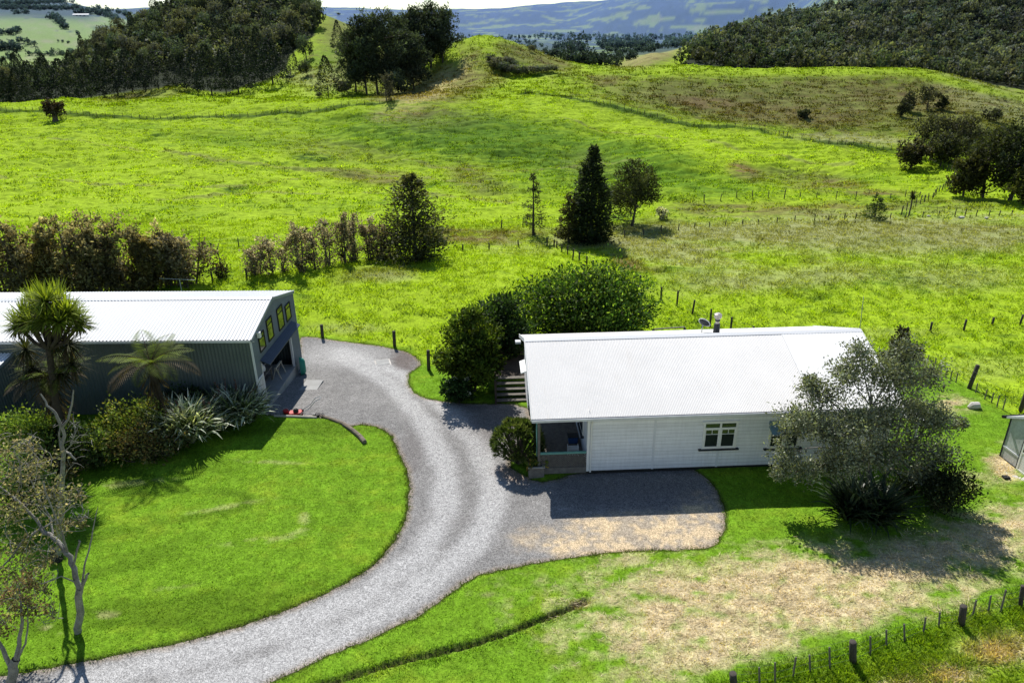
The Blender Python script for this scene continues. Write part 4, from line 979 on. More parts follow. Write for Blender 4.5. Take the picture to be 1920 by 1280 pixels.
# greenhouse at the right edge
GO = G(1874, 854)[:2]; g2_ = G(1919, 889)[:2]; ga = math.atan2(*(g2_ - GO)[::-1])
Lg = 3.6; Wg = 3.4
gh = thing('greenhouse', 'grey framed greenhouse of clear plastic panels standing on the lawn by the fence', 'greenhouse', (GO[0], GO[1], 0), ga)
zc = top_z(1885, 778, np.array([GO[0], GO[1], 0])); zp = zc + .95
def ghz(x): return zc + (zp - zc) * (1 - abs(x - Lg / 2) / (Lg / 2))
fr = []
for xx in (0, 1.05, 1.95, 2.7, Lg - .06): MB().box(xx, xx + .06, -.03, .05, 0, ghz(xx) - .03).build('frame_post', M['dark_sill'], gh)
MB().box(.06, 1.05, -.022, .03, .02, .10).build('base_rail', M['dark_sill'], gh)
MB().box(.06, 1.05, -.028, .03, .62, .70).build('mid_rail', M['gutter'], gh)
def gpanel(x0, x1, z0, z1=None, y=0.0, mat='panel'):
    m = MB(); a = ghz(x0) - .05 if z1 is None else z1; b = ghz(x1) - .05 if z1 is None else z1
    m.prism([(x0, z0), (x1, z0), (x1, b), (x0, a)], lambda u, v: (u, y, v), lambda u, v: (u, y + .012, v)); return m.build('wall_panel', M[mat], gh)
gpanel(.06, 1.05, .10, .62); gpanel(.06, 1.05, .70); gpanel(2.01, 2.7, .05); gpanel(2.76, Lg - .06, .05)
dg = MB(); dg.box(1.12, 1.20, -.05, -.01, .06, 2.0); dg.box(1.86, 1.94, -.05, -.01, .06, 2.0); dg.box(1.2, 1.86, -.05, -.01, .06, .14); dg.box(1.2, 1.86, -.05, -.01, .95, 1.03); dg.box(1.2, 1.86, -.05, -.01, 1.92, 2.0)
dd = dg.build('door', M['trim'], gh); MB().box(1.2, 1.86, -.035, -.02, .14, .95).build('door_panel', M['white_plastic'], dd); MB().box(1.2, 1.86, -.035, -.02, 1.03, 1.92).build('door_pane', M['glass'], dd)
MB().box(1.11, 1.95, -.02, .02, 2.05, 2.4).build('fanlight', M['glass'], gh)
for (x0, x1) in ((-.15, Lg / 2), (Lg / 2, Lg + .15)):
    m = MB(); zA = zc + (zp - zc) * (x0 / (Lg / 2)) if x0 < 1 else zp; zB = zp if x1 < Lg else zc - .08
    m.prism([(x0, zA), (x1, zB), (x1, zB + .03), (x0, zA + .03)], lambda u, v: (u, -.12, v), lambda u, v: (u, Wg + .1, v)); m.build('roof_sheet', M['panel'], gh)
MB().prism([(-.15, zc - .16), (Lg / 2, zp - .08), (Lg / 2, zp - .001), (-.15, zc - .081)], lambda u, v: (u, -.13, v), lambda u, v: (u, -.09, v)).build('barge_board', M['gutter'], gh)
MB().tube([(-.2, -.25, zc - .10), (-.2, Wg + .1, zc - .10)], .08, 8).build('gutter', M['black'], gh)
gpanel(0, .01, 0) if False else None
MB().box(-.03, .0, .05, Wg, .02, zc - .05).build('side_panel', M['panel'], gh)
MB().box(.06, Lg, Wg - .03, Wg, 0, zc).build('back_panel', M['panel'], gh)
g3 = G(1888, 878); link('concrete_path', MB().box(-1.8, 2.5, -.75, -.15, -.1, .05).build('tmp_path', M['rock']).data, kind='structure', loc=(GO[0], GO[1], 0), rot=(0, 0, ga)); bpy.data.objects.remove(bpy.data.objects['tmp_path'])
g_ = G(1886, 896); o = MB().box(-.14, .14, -.12, .12, 0, .10).build('paving_brick', M['black'], bevel=.02, label='small dark block on the grass in front of the greenhouse', cat='block', loc=g_)
g_ = G(1826, 765); o = MB().tube([(-.3, 0, .03), (-.1, .02, .16), (.15, 0, .18), (.32, .02, .03)], [.1, .2, .2, .08], 8).build('pale_rock', M['rock'], label='pale rock on the grass between the house tree and the greenhouse', cat='rock', loc=g_)
# clothes line T-post behind the shed
bz = G(343, 556); q = at_depth(343, 523, bz[1]); tp = thing('clothesline_post', 'pale T-shaped clothesline post behind the shed roof', 'clothesline', (bz[0], bz[1], bz[2]), 0)
hh = q[2] - bz[2]; MB().tube([(0, 0, 0), (0, 0, hh)], .022, 6).build('upright', M['gutter'], tp); k_ = mpp(bz); MB().beam((-44 * k_, .6, hh - .12), (32 * k_, -.3, hh), .03, .03).build('crossarm', M['gutter'], tp)
# ------------------------------------------------------------------ plants: shared builders
def unit(v): return v / np.maximum(np.linalg.norm(v, axis=-1, keepdims=True), 1e-9)
def leaves(P, D, L, W, col, rg, out=None, oj=.6):
    """rhombic leaves at P pointing along D, length L, width W"""
    n = len(P); D = unit(np.asarray(D, float)); q = unit(rg.normal(size=(n, 3)))
    if out is not None: q = unit(unit(out) + q * oj)
    S = unit(np.cross(D, q)); L = np.broadcast_to(L, (n,))[:, None]; W = np.broadcast_to(W, (n,))[:, None]
    V = np.stack([P, P + D * L * .5 + S * W * .5, P + D * L, P + D * L * .5 - S * W * .5], 1).reshape(-1, 3)
    F = np.arange(n * 4).reshape(n, 4)
    return V, F, np.repeat(np.broadcast_to(col, (n, 3)), 4, axis=0)
class Acc:
    def __init__(s): s.V = []; s.F = []; s.K = []; s.n = 0
    def add(s, V, F, K):
        s.V.append(np.asarray(V, float)); s.F.append(np.asarray(F) + s.n); s.K.append(np.asarray(K, float)); s.n += len(V)
    def mesh(s, name, mat): return mesh_from(name, np.concatenate(s.V), np.concatenate(s.F), mat, cols=np.clip(np.concatenate(s.K), 0, 1))
def sph(n, rg): return unit(rg.normal(size=(n, 3)))

def clump_leaves(acc, c, rad, n, L, W, col, rg, up=.25, var=.35, shell=.55, hi=None, gap=.5, out=.7, oj=.75):
    """an uneven foliage clump: leaves gathered in small sprigs near its surface"""
    c = np.array(c, float); rad = np.array(rad, float)
    ns = max(3, int(n / 9)); d = sph(ns, rg)
    lump = 1 + gap * np.clip(pn(d[:, 0] * 1.9 + c[0] * 3.1, d[:, 1] * 1.9 + d[:, 2] * 1.7 + c[2] * 1.3, int(abs(c[0] * 97 + c[2] * 31)) % 9973), -1, .8)
    rr = (shell + (1 - shell) * rg.random(ns)) * lump
    sc = c + d * rad * rr[:, None]
    k = rg.integers(0, ns, n); sp = .16 * rad.mean()
    P = sc[k] + rg.normal(size=(n, 3)) * sp
    D = unit((P - c) / rad) * out + rg.normal(size=(n, 3)) * .65 + np.array([0, 0, up])
    b = (1 + var * rg.normal(size=ns))[k] * (1 + .18 * rg.normal(size=n))
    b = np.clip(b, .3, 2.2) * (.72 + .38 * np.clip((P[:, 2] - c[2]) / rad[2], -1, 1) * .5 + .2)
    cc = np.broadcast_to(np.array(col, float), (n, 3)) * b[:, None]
    if hi is not None:
        m = rg.random(n) < hi[0]; cc = np.where(m[:, None], np.array(hi[1]) * b[:, None], cc)
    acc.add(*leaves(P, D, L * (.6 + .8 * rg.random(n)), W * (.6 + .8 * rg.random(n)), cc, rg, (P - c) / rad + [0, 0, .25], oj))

def wood(name, parts, mat):
    V = []; F = []; n = 0
    for (pts, rad, sides) in parts:
        v, f = tube(pts, rad, sides); V.append(v); F.append(np.array(f) + n); n += len(v)
    return mesh_from(name, np.concatenate(V), np.concatenate(F), mat, smooth=True)

def broad_tree(h, w, seed, col, nl=5000, leaf=(.32, .16), ncl=16, bole=.28, mat='leaf', bark='bark', hi=None, gap=.5, flat=.42, trunk_r=None, stems=1, var=.3, top=1.0):
    """trunk with limbs to uneven leaf clumps; returns (wood mesh, crown mesh), base at the origin"""
    rg = np.random.default_rng(seed); acc = Acc(); parts = []
    tr = trunk_r or .018 * h + .03
    cz_ = h * (bole + (1 - bole) * .5); rz = h * (1 - bole) * .5
    cl = []
    for i in range(ncl):
        for _ in range(30):
            d = sph(1, rg)[0]; p = d * np.array([w * .5, w * .42, rz]) * (.35 + .5 * rg.random()) * (.8 + .3 * rg.random())
            p[2] += cz_
            if all(np.linalg.norm((p - q) / np.array([w, w, h])) > .16 for q, _r in cl): break
        r_ = w * (.15 + .10 * rg.random()); t_ = np.clip((p[2] - cz_) / rz, -1, 1); r_ *= 1 - .25 * max(t_, 0) * top
        cl.append((p, np.array([r_, r_, r_ * (.7 + .25 * rg.random())])))
    cl.append((np.array([rg.normal() * .06 * w, 0, h - w * .12]), np.array([w * .16, w * .16, w * .13])))
    forks = []
    for s in range(stems):
        a = rg.random() * 6.28; b0 = np.array([math.cos(a), math.sin(a), 0]) * (tr * 2.2 * (stems > 1)); lean = np.array([math.cos(a) * .12, math.sin(a) * .12, 0]) * w * (1 if stems > 1 else .25)
        top_ = np.array([0, 0, h * (.8 if stems == 1 else .62)]) + lean * 2 + b0
        pts = curve3(b0 - [0, 0, .25], top_, lean * .3 + rg.normal(size=3) * [.02 * h, .02 * h, 0], 8)
        rad = np.linspace(tr, tr * .25, 8); rad[0] *= 1.35; parts.append((pts, rad, 8)); forks.append(pts)
    for p, r_ in cl:
        st = forks[rg.integers(len(forks))]; zt_ = max(p[2] - np.linalg.norm(p[:2]) * .8 - r_[2] * .3, h * bole * .55)
        k = int(np.clip(np.searchsorted(st[:, 2], zt_), 1, len(st) - 2))
        parts.append((curve3(st[k], p, [0, 0, -.06 * h] + rg.normal(size=3) * .03 * w, 6), np.linspace(tr * .42, tr * .10, 6), 5))
        for _ in range(3): 
            e = p + sph(1, rg)[0] * r_ * .8; parts.append((curve3(p * .8 + st[k] * .2, e, rg.normal(size=3) * .03 * w, 4), np.linspace(tr * .16, tr * .05, 4), 4))
    tot = sum(r_[0] ** 2 for _, r_ in cl)
    for p, r_ in cl:
        tone = 1 + .22 * rg.normal()
        clump_leaves(acc, p, r_, max(30, int(nl * r_[0] ** 2 / tot)), leaf[0], leaf[1], np.array(col) * tone, rg, hi=hi, gap=gap, var=var)
    return wood('wood', parts, M[bark]), acc.mesh('crown', M[mat])

def conifer(h, w, seed, col, nl=2600, leaf=(.55, .22), mat='leaf_far', bark='far_bark', base=.06, prof=.85, rag=.35, droop=-.25, dense=1.0):
    """conical evergreen of drooping sprays with a ragged outline"""
    rg = np.random.default_rng(seed); acc = Acc()
    nb = max(26, int(nl / 22)); t = np.sort(rg.random(nb) ** 1.15)
    az = rg.random(nb) * 6.283; lob = 1 + rag * pn(np.cos(az) * 1.5 + seed, t * 6 + np.sin(az) * 1.5, seed % 997) + .12 * rg.normal(size=nb)
    rr = w * .5 * ((1 - t) ** prof * (1 - .35 * np.exp(-t * 14)) + .03) * lob
    zz = h * (base + (1 - base) * t)
    parts = [(np.array([[0, 0, -.3], [0, 0, h * .5], [0, 0, h * .97]]), np.array([.022 * h + .04, .014 * h, .006 * h]), 6)]
    for i in range(nb):
        d = np.array([math.cos(az[i]), math.sin(az[i]), 0]); n = max(6, int(22 * (.4 + rr[i] / (w * .5))))
        f = rg.random(n) ** .55
        P = d * rr[i] * f[:, None] + np.array([0, 0, zz[i]]) + np.stack([0 * f, 0 * f, (droop * f + .16 * f * f) * rr[i]], 1) + rg.normal(size=(n, 3)) * np.array([1, 1, .55]) * rr[i] * .16
        D = d * 1.0 + rg.normal(size=(n, 3)) * .55 + [0, 0, .12]
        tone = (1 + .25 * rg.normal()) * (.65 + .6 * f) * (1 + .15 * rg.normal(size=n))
        acc.add(*leaves(P, D, leaf[0] * (.6 + .7 * rg.random(n)), leaf[1] * (.6 + .7 * rg.random(n)), np.array(col) * np.clip(tone, .3, 2)[:, None], rg, np.broadcast_to(d * .8 + np.array([0, 0, .6]), (n, 3)), .8))
    return wood('wood', parts, M[bark]), acc.mesh('crown', M[mat])

def pine_tree(h, w, seed, col, nl=5200):
    """tall old pine: bare lower trunk, broken clumps of needles high up"""
    rg = np.random.default_rng(seed); acc = Acc(); parts = []
    lean = rg.normal(size=2) * .02 * h; top_ = np.array([lean[0], lean[1], h * .97])
    tk = curve3([0, 0, -.5], top_, [*(rg.normal(size=2) * .01 * h), 0], 8); parts.append((tk, np.linspace(.017 * h + .05, .05, 8), 7))
    nb = 46; cl = []
    for i in range(nb):
        t = .20 + .80 * (i + rg.random()) / nb; a = rg.random() * 6.283
        rr = w * .5 * (math.sin(math.pi * min(1, (t + .12) / 1.14)) ** .7) * (.35 + .75 * rg.random())
        if t < .45: rr *= .8 if rg.random() < .6 else .35
        p0 = tk[0] + (top_ - tk[0]) * t; p1 = p0 + np.array([math.cos(a) * rr, math.sin(a) * rr, h * (.02 + .05 * rg.random())])
        parts.append((curve3(p0, p1, [0, 0, -.01 * h], 4), np.linspace(.006 * h, .02, 4), 4))
        cl.append((p1, rr))
    for (p, rr) in cl:
        s = w * (.13 + .09 * rg.random())
        clump_leaves(acc, p, [s * 1.3, s * 1.3, s * .8], int(nl / nb), .85, .34, np.array(col) * (1 + .25 * rg.normal()), rg, up=.5, gap=.6)
    return wood('wood', parts, M['far_bark']), acc.mesh('crown', M['leaf_far'])

def hedgerow_tree(h, w, seed, col, nl=2200, stems=3, hi=None, leaf=(.24, .15), upr=.9):
    """upright thin tree with many rising stems and sparse half-bare twigs"""
    rg = np.random.default_rng(seed); acc = Acc(); parts = []; tips = []
    for s in range(stems):
        a = rg.random() * 6.283; b0 = np.array([math.cos(a), math.sin(a), 0]) * w * .10 * (stems > 1); sp = w * .30 * rg.random()
        t1 = np.array([b0[0] + math.cos(a) * sp, b0[1] + math.sin(a) * sp, h * (.72 + .24 * rg.random())])
        st = curve3(b0 - [0, 0, .2], t1, rg.normal(size=3) * [.03 * h, .03 * h, 0], 8); parts.append((st, np.linspace(.014 * h + .02, .012, 8), 6))
        for k in range(int(16 / math.sqrt(stems)) + 5):
            t = .04 + .96 * rg.random(); p0 = st[0] + (st[-1] - st[0]) * t; p0 = st[min(7, int(t * 7))]
            a2 = rg.random() * 6.283; ln = w * .42 * (.35 + .65 * rg.random()) * (1.1 - .55 * t)
            p1 = p0 + np.array([math.cos(a2) * ln, math.sin(a2) * ln, ln * upr * (.5 + .6 * rg.random())]); p1[2] = min(p1[2], h)
            parts.append((curve3(p0, p1, [0, 0, -.1 * ln], 4), np.linspace(.006 * h, .008, 4), 4)); tips.append((p0, p1, ln))
    n = len(tips); k = rg.integers(0, n, nl); f = rg.random(nl) ** .7
    p0 = np.array([q[0] for q in tips])[k]; p1 = np.array([q[1] for q in tips])[k]; ln = np.array([q[2] for q in tips])[k]
    P = p0 + (p1 - p0) * (.15 + .95 * f[:, None]) + rg.normal(size=(nl, 3)) * (.16 * ln[:, None] + .05)
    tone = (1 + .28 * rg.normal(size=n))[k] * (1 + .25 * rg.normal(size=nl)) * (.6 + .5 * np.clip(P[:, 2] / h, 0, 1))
    cc = np.array(col) * np.clip(tone, .25, 2.2)[:, None]
    if hi is not None: m = rg.random(nl) < hi[0]; cc[m] = np.array(hi[1]) * np.clip(tone, .4, 1.6)[m, None]
    acc.add(*leaves(P, rg.normal(size=(nl, 3)) + [0, 0, .4], leaf[0] * (.6 + .8 * rg.random(nl)), leaf[1] * (.6 + .8 * rg.random(nl)), cc, rg))
    return wood('wood', parts, M['bark']), acc.mesh('crown', M['dry_leaf'])

def shrub_mesh(w, d, h, seed, col, nl=3000, leaf=(.16, .09), ncl=12, hi=None, mat='leaf', gap=.5, var=.35):
    rg = np.random.default_rng(seed); acc = Acc(); parts = []
    for i in range(ncl):
        a = rg.random() * 6.283; f = rg.random() ** .6
        s = .30 + .12 * rg.random()
        p = np.array([math.cos(a) * f * w * .36, math.sin(a) * f * d * .36, h * (.30 + .42 * rg.random() * (1.1 - .5 * f))])
        clump_leaves(acc, p, [w * s * .75, d * s * .75, h * s * .8], nl // ncl, leaf[0], leaf[1], np.array(col) * (1 + .28 * rg.normal()), rg, hi=hi, gap=gap, up=.4, var=var)
        parts.append((curve3([rg.normal() * .05 * w, rg.normal() * .05 * d, -.1], p, rg.normal(size=3) * .04 * w, 5), np.linspace(.03, .01, 5) * (1 + h * .25), 5))
    return wood('wood', parts, M['bark']), acc.mesh('foliage', M[mat])

def plant(name, label, cat, P, meshes, crown='crown', trunk='trunk', rz=None, group=None, s=1.0):
    o = thing(name, label, cat, P, random.random() * 6.28 if rz is None else rz, group)
    if s != 1.0: o.scale = (s, s, s)
    if meshes[0] is not None: link(trunk, meshes[0], o)
    link(crown, meshes[1], o); return o
def place(px, py_base, py_top, w_px, ymin=12):
    """ground point, height and width in metres of a plant seen in the photo"""
    P = G(px, py_base, ymin); return P, max(top_z(px, py_top, P) - P[2], .3), w_px * mpp(P)

# strap-leaved plants
def blades(acc, base, n, L, W, rg, col, col2=None, lean=(.2, 1.0), droop=.9, seg=5, tip=.15, basespread=.08):
    """arching strap leaves from a base point; ribbon of seg quads"""
    base = np.array(base, float); k = np.arange(seg + 1) / seg
    for i in range(n):
        a = rg.random() * 6.283; th = lean[0] + (lean[1] - lean[0]) * rg.random(); l = L * (.65 + .45 * rg.random())
        d = np.array([math.cos(a), math.sin(a), 0]); s = np.array([-math.sin(a), math.cos(a), 0])
        ang = th + droop * k ** 2.0 * (.5 + .8 * rg.random()); st = l / seg
        x = np.concatenate([[0], np.cumsum(np.sin(ang[:-1]) * st)]); z = np.concatenate([[0], np.cumsum(np.cos(ang[:-1]) * st)])
        c = base + d * rg.random() * basespread + x[:, None] * d + z[:, None] * np.array([0, 0, 1])
        wd = W * np.minimum(1, np.minimum((k + .25) * 2.5, (1.02 - k) * 2.2))[:, None] * .5
        tw = s + np.array([0, 0, 1]) * rg.normal() * .35
        V = np.concatenate([c - tw * wd, c + tw * wd]); m = seg + 1; j = np.arange(seg)
        F = np.stack([j, j + 1, j + 1 + m, j + m], 1)
        b = np.clip(1 + .3 * rg.normal(), .4, 1.9); cc = np.array(col) * b if (col2 is None or rg.random() > .5) else np.array(col2) * b
        acc.add(V, F, np.broadcast_to(cc, (len(V), 3)))
def head_blades(acc, c, n, L, W, rg, col, up=.25, seg=3, low=-.9, col_low=None):
    """spiky spherical leaf head"""
    c = np.array(c, float)
    for i in range(n):
        d = sph(1, rg)[0]
        while d[2] < low: d = sph(1, rg)[0]
        s = np.cross(d, [0, 0, 1.0]); s /= max(np.linalg.norm(s), 1e-3); l = L * (.7 + .4 * rg.random())
        k = np.arange(seg + 1) / seg; pts = c + d * l * k[:, None] + np.array([0, 0, -.30 * l]) * (k ** 2)[:, None] * (1 - abs(d[2])) + np.array([0, 0, up * l * .3]) * k[:, None]
        wd = (W * np.minimum(1, (1.03 - k) * 2) * .5)[:, None]; V = np.concatenate([pts - s * wd, pts + s * wd]); m = seg + 1; j = np.arange(seg)
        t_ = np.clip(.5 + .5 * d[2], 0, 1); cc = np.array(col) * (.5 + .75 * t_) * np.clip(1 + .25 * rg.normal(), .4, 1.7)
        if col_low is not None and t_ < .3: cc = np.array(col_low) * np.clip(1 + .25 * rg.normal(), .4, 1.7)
        acc.add(V, np.stack([j, j + 1, j + 1 + m, j + m], 1), np.broadcast_to(cc, (len(V), 3)))
def frond(acc, base, a, L, rg, col, rise=.7, droop=1.5, wd=.28):
    """pinnate fern frond"""
    n = 26; k = np.arange(n) / (n - 1); th = (math.pi / 2 - rise) + droop * k ** 1.3; st = L / n
    d = np.array([math.cos(a), math.sin(a), 0]); s = np.array([-math.sin(a), math.cos(a), 0])
    x = np.cumsum(np.sin(th) * st); z = np.cumsum(np.cos(th) * st)
    c = np.array(base) + x[:, None] * d + z[:, None] * np.array([0, 0, 1])
    T = np.gradient(c, axis=0); T = unit(T)
    ln = L * wd * np.sin(np.pi * np.clip(k * .92 + .06, 0, 1)) ** .8
    for sg in (-1, 1):
        D = s * sg * 1.0 + T * .45 + np.array([0, 0, -.25]); D = unit(D)
        W_ = .62 * L / n
        # each pinna is a narrow leaf lying in the frond plane
        V = np.stack([c, c + D * ln[:, None] * .5 + T * W_ * .5, c + D * ln[:, None], c + D * ln[:, None] * .5 - T * W_ * .5], 1).reshape(-1, 3)
        b = np.clip(1 + .18 * rg.normal(size=n), .5, 1.6); cc = np.repeat(np.array(col) * b[:, None], 4, axis=0)
        acc.add(V, np.arange(4 * n).reshape(n, 4), cc)
    V, F = tube(c, np.linspace(.022, .006, n), 4); acc.add(V, np.array(F), np.broadcast_to(np.array([.08, .06, .03]), (len(V), 3)))
# ------------------------------------------------------------------ plants around the yard
DKG = (.030, .060, .018)
# big dark glossy tree behind the house
P_, h_, w_ = place(1095, 640, 508, 285); P_ = U(1100, 655, -.9); h_ = (top_z(1090, 508, P_) - P_[2]) * .86; w_ = 262 * mpp(P_)
P_[2] = float(zat(P_[0], P_[1]))
plant('broadleaf_tree', 'big domed dark green tree with glossy leaves behind the house roof', 'tree', P_, broad_tree(h_, w_, 11, (.040, .085, .014), 36000, (.25, .12), 30, .04, 'leaf', 'bark', hi=(.25, (.16, .235, .03)), gap=.45, stems=3, trunk_r=.14, var=.5), rz=0)
P2_ = U(882, 752, -.4); h2 = (top_z(890, 574, P2_) - P2_[2]) * .88; w2 = 128 * mpp(P2_)
plant('broadleaf_tree', 'smaller yellowish green tree beside the drive left of the big dark tree', 'tree', (P2_[0], P2_[1] + .6, float(zat(P2_[0], P2_[1]))), broad_tree(h2, w2, 12, (.062, .105, .014), 17000, (.22, .11), 20, .02, hi=(.28, (.17, .23, .028)), gap=.4, stems=3, trunk_r=.09, var=.42), rz=.5)
P_ = U(950, 742, -.6); 
plant('broadleaf_tree', 'dark shaded tree between the two leafy trees behind the deck steps', 'tree', (P_[0] - .2, P_[1] + 3.6, float(zat(P_[0], P_[1] + 3))), broad_tree(4.6, 4.6, 13, (.030, .060, .016), 7000, (.26, .13), 16, .08, gap=.4, stems=2, trunk_r=.09), rz=0)
# white flowering shrub by the drive
P_, h_, w_ = place(860, 752, 698, 62)
hm = plant('flowering_shrub', 'low dark shrub with a few white flower heads beside the drive edge', 'shrub', P_, shrub_mesh(w_ * 1.15, w_, h_ * .9, 14, (.040, .085, .025), 2600, (.17, .12), 9), 'foliage', 'stem', rz=0)
rg = np.random.default_rng(3); acc = Acc()
for i in range(9):
    a = rg.random() * 6.28; r_ = w_ * .5 * (.5 + .5 * rg.random()); c = np.array([math.cos(a) * r_, math.sin(a) * r_ - .2, h_ * (.3 + .55 * rg.random())]); n = 36; P = c + sph(n, rg) * .10; acc.add(*leaves(P, P - c + rg.normal(size=(n, 3)) * .05, .07, .06, np.broadcast_to(np.array([.75, .78, .74]), (n, 3)), rg))
link('blossom', acc.mesh('blossom', M['leaf']), hm)
# rounded rosette shrub at the veranda
P_, h_, w_ = place(971, 872, 770, 92); rg = np.random.default_rng(5); acc = Acc(); parts = []
hh = 2.25; ww = w_ * .52
for i in range(420):
    d = sph(1, rg)[0]; d[2] = abs(d[2]) * 1.05 - .08; c = np.array([0, .25, hh * .42]) + d * np.array([ww, ww * .95, hh * .58]) * (.80 + .22 * rg.random())
    k0 = len(acc.V); tone = (.055, .085, .022) if rg.random() > .3 else (.12, .15, .055)
    n = 15; D = sph(n, rg) * .85 + d * .9 + [0, 0, .25]; V, F, K = leaves(np.repeat(c[None], n, 0), D, .26 * (.7 + .5 * rg.random(n)), .045, np.array(tone) * np.clip(1 + .3 * rg.normal(size=(n, 1)), .4, 1.8), rg); acc.add(V, F, K)
    if i % 5 == 0: parts.append((curve3([0, .2, -.05], c, rg.normal(size=3) * .06, 5), np.linspace(.035, .02, 5), 5))
plant('rosette_shrub', 'rounded shrub of narrow grey green leaf rosettes beside the veranda corner', 'shrub', P_, (wood('stem', parts, M['bark']), acc.mesh('rosettes', M['leaf'])), 'foliage', 'stem', rz=0)
# plant in the planter
pq = bpy.data.objects['planter_box'].location
acc = Acc(); rg = np.random.default_rng(8)
for i in range(7): clump_leaves(acc, [rg.normal() * .16, rg.normal() * .18, .18 + .12 * rg.random()], [.2, .2, .2], 90, .14, .09, (.10, .14, .03), rg, hi=(.2, (.30, .24, .06)))
for i in range(5): 
    c = np.array([-.32 + rg.normal() * .05, rg.normal() * .2, .22]); clump_leaves(acc, c, [.08, .08, .06], 22, .06, .05, (.42, .38, .30), rg)
pt = plant('potted_plant', 'low yellow green plant growing in the timber planter box', 'plant', (pq[0], pq[1], pq[2] + .45), (wood('stem', [(curve3([0, 0, -.05], [rg.normal() * .1, rg.normal() * .1, .3], [0, 0, 0], 4), np.linspace(.015, .006, 4), 4) for _ in range(5)], M['bark']), acc.mesh('plant_leaf', M['leaf'])), 'foliage', 'stem', rz=0)

# tree in front of the house: open, grey-green, many stems
P_ = G(1640, 930); h_ = top_z(1640, 655, P_) - P_[2]; w_ = 375 * mpp(P_) * .98
fr_ = np.random.default_rng(31); acc = Acc(); parts = []
k_ = mpp(P_)
def px_at(x, y, dy): return at_depth(x, y, P_[1] + dy) - P_
spots = []
for (x, y, dy, r_) in ((1500, 790, -.4, 44), (1475, 850, -.6, 34), (1510, 880, -.8, 36), (1540, 740, .4, 46), (1590, 700, .8, 46), (1640, 690, 1.0, 50), (1690, 715, .6, 50), (1740, 700, .9, 40), (1560, 810, -.7, 46), (1610, 790, -.5, 52), (1660, 780, .2, 56), (1720, 775, .6, 50), (1755, 790, .3, 40), (1590, 860, -.9, 46), (1650, 850, -.6, 50), (1710, 840, -.2, 50), (1760, 850, .1, 40), (1480, 800, 0, 26), (1520, 720, .6, 26), (1700, 655, 1.0, 30), (1610, 655, .9, 26), (1800, 792, .4, 16), (1730, 890, -.3, 34), (1550, 870, -.6, 30), (1460, 885, -.7, 22)):
    spots.append((px_at(x, y, dy), r_ * k_ * .86))
stems_ = []
for (x, y, dy, r0) in ((1585, 760, .2, .075), (1635, 740, .4, .09), (1690, 770, .5, .08), (1540, 800, -.3, .06), (1740, 800, .2, .06)):
    e = px_at(x, y, dy); st = curve3([fr_.normal() * .15, fr_.normal() * .15, -.15], e, [fr_.normal() * .25, .2, .1], 9); stems_.append(st); parts.append((st, np.linspace(r0, r0 * .35, 9), 7))
for p, r_ in spots:
    best = min(((np.linalg.norm(s[j] - p) + (s[j][2] > p[2]) * 3, s[j]) for s in stems_ for j in (2, 3, 4, 5, 6, 7)), key=lambda q: q[0])[1]
    parts.append((curve3(best, p, fr_.normal(size=3) * .15, 6), np.linspace(.035, .012, 6), 5))
    for _ in range(7):
        e = p + sph(1, fr_)[0] * r_ * 1.0; parts.append((curve3(p * .75 + best * .25, e, fr_.normal(size=3) * .08, 4), np.linspace(.014, .005, 4), 4))
    clump_leaves(acc, p, [r_ * 1.05, r_ * 1.05, r_ * .85], int(2100 * (r_ / (45 * k_)) ** 2) + 220, .125, .065, np.array((.190, .215, .140)) * (1 + .15 * fr_.normal()), fr_, hi=(.25, (.28, .31, .20)), gap=.65, shell=.2, var=.35)
plant('open_tree', 'open many-stemmed grey green tree growing in front of the right half of the house', 'tree', P_, (wood('wood', parts, M['pale_bark']), acc.mesh('crown', M['gloss_leaf'])), rz=0)
# darker tree behind the right end of the house
P_ = U(1668, 742, 0); h_ = top_z(1668, 612, P_) - P_[2]; w_ = 66 * mpp(P_)
plant('dark_tree', 'dense dark brownish green tree behind the right end of the house', 'tree', P_, broad_tree(h_, w_, 41, (.048, .052, .026), 6500, (.16, .09), 16, .06, 'leaf', hi=(.15, (.10, .09, .05)), gap=.3, flat=.5), rz=0)
# flax under that tree and the shrubs right of it
P_, h_, w_ = place(1628, 985, 890, 175); acc = Acc(); rg = np.random.default_rng(51)
for (dx, dy) in ((0, 0), (-.7, .1), (.7, .15), (-.3, .5), (.4, -.25)): blades(acc, [dx, dy, -.05], 120, 2.1, .12, rg, (.030, .055, .020), (.075, .105, .055), lean=(.15, .9), droop=1.3)
plant('flax_bush', 'dark green flax clump of long strap leaves under the open tree', 'flax', P_ + np.array([0, .35, 0]), (None, acc.mesh('flax', M['gloss_leaf'])), 'foliage', rz=0)
P_, h_, w_ = place(1757, 948, 842, 105)
plant('leafy_shrub', 'dense dark olive shrub at the foot of the open tree on its right', 'shrub', P_, shrub_mesh(w_ * 1.15, w_ * .9, h_ * .85, 52, (.038, .055, .022), 5200, (.13, .07), 15, hi=(.12, (.12, .13, .06))), 'foliage', 'stem', rz=0)
P_, h_, w_ = place(1700, 930, 850, 80)
plant('leafy_shrub', 'shaded bushy shrub directly behind the dark flax clump', 'shrub', P_, shrub_mesh(w_ * 1.3, w_ * .8, h_ * .8, 53, (.035, .055, .022), 2400, (.13, .07), 9), 'foliage', 'stem', rz=0)
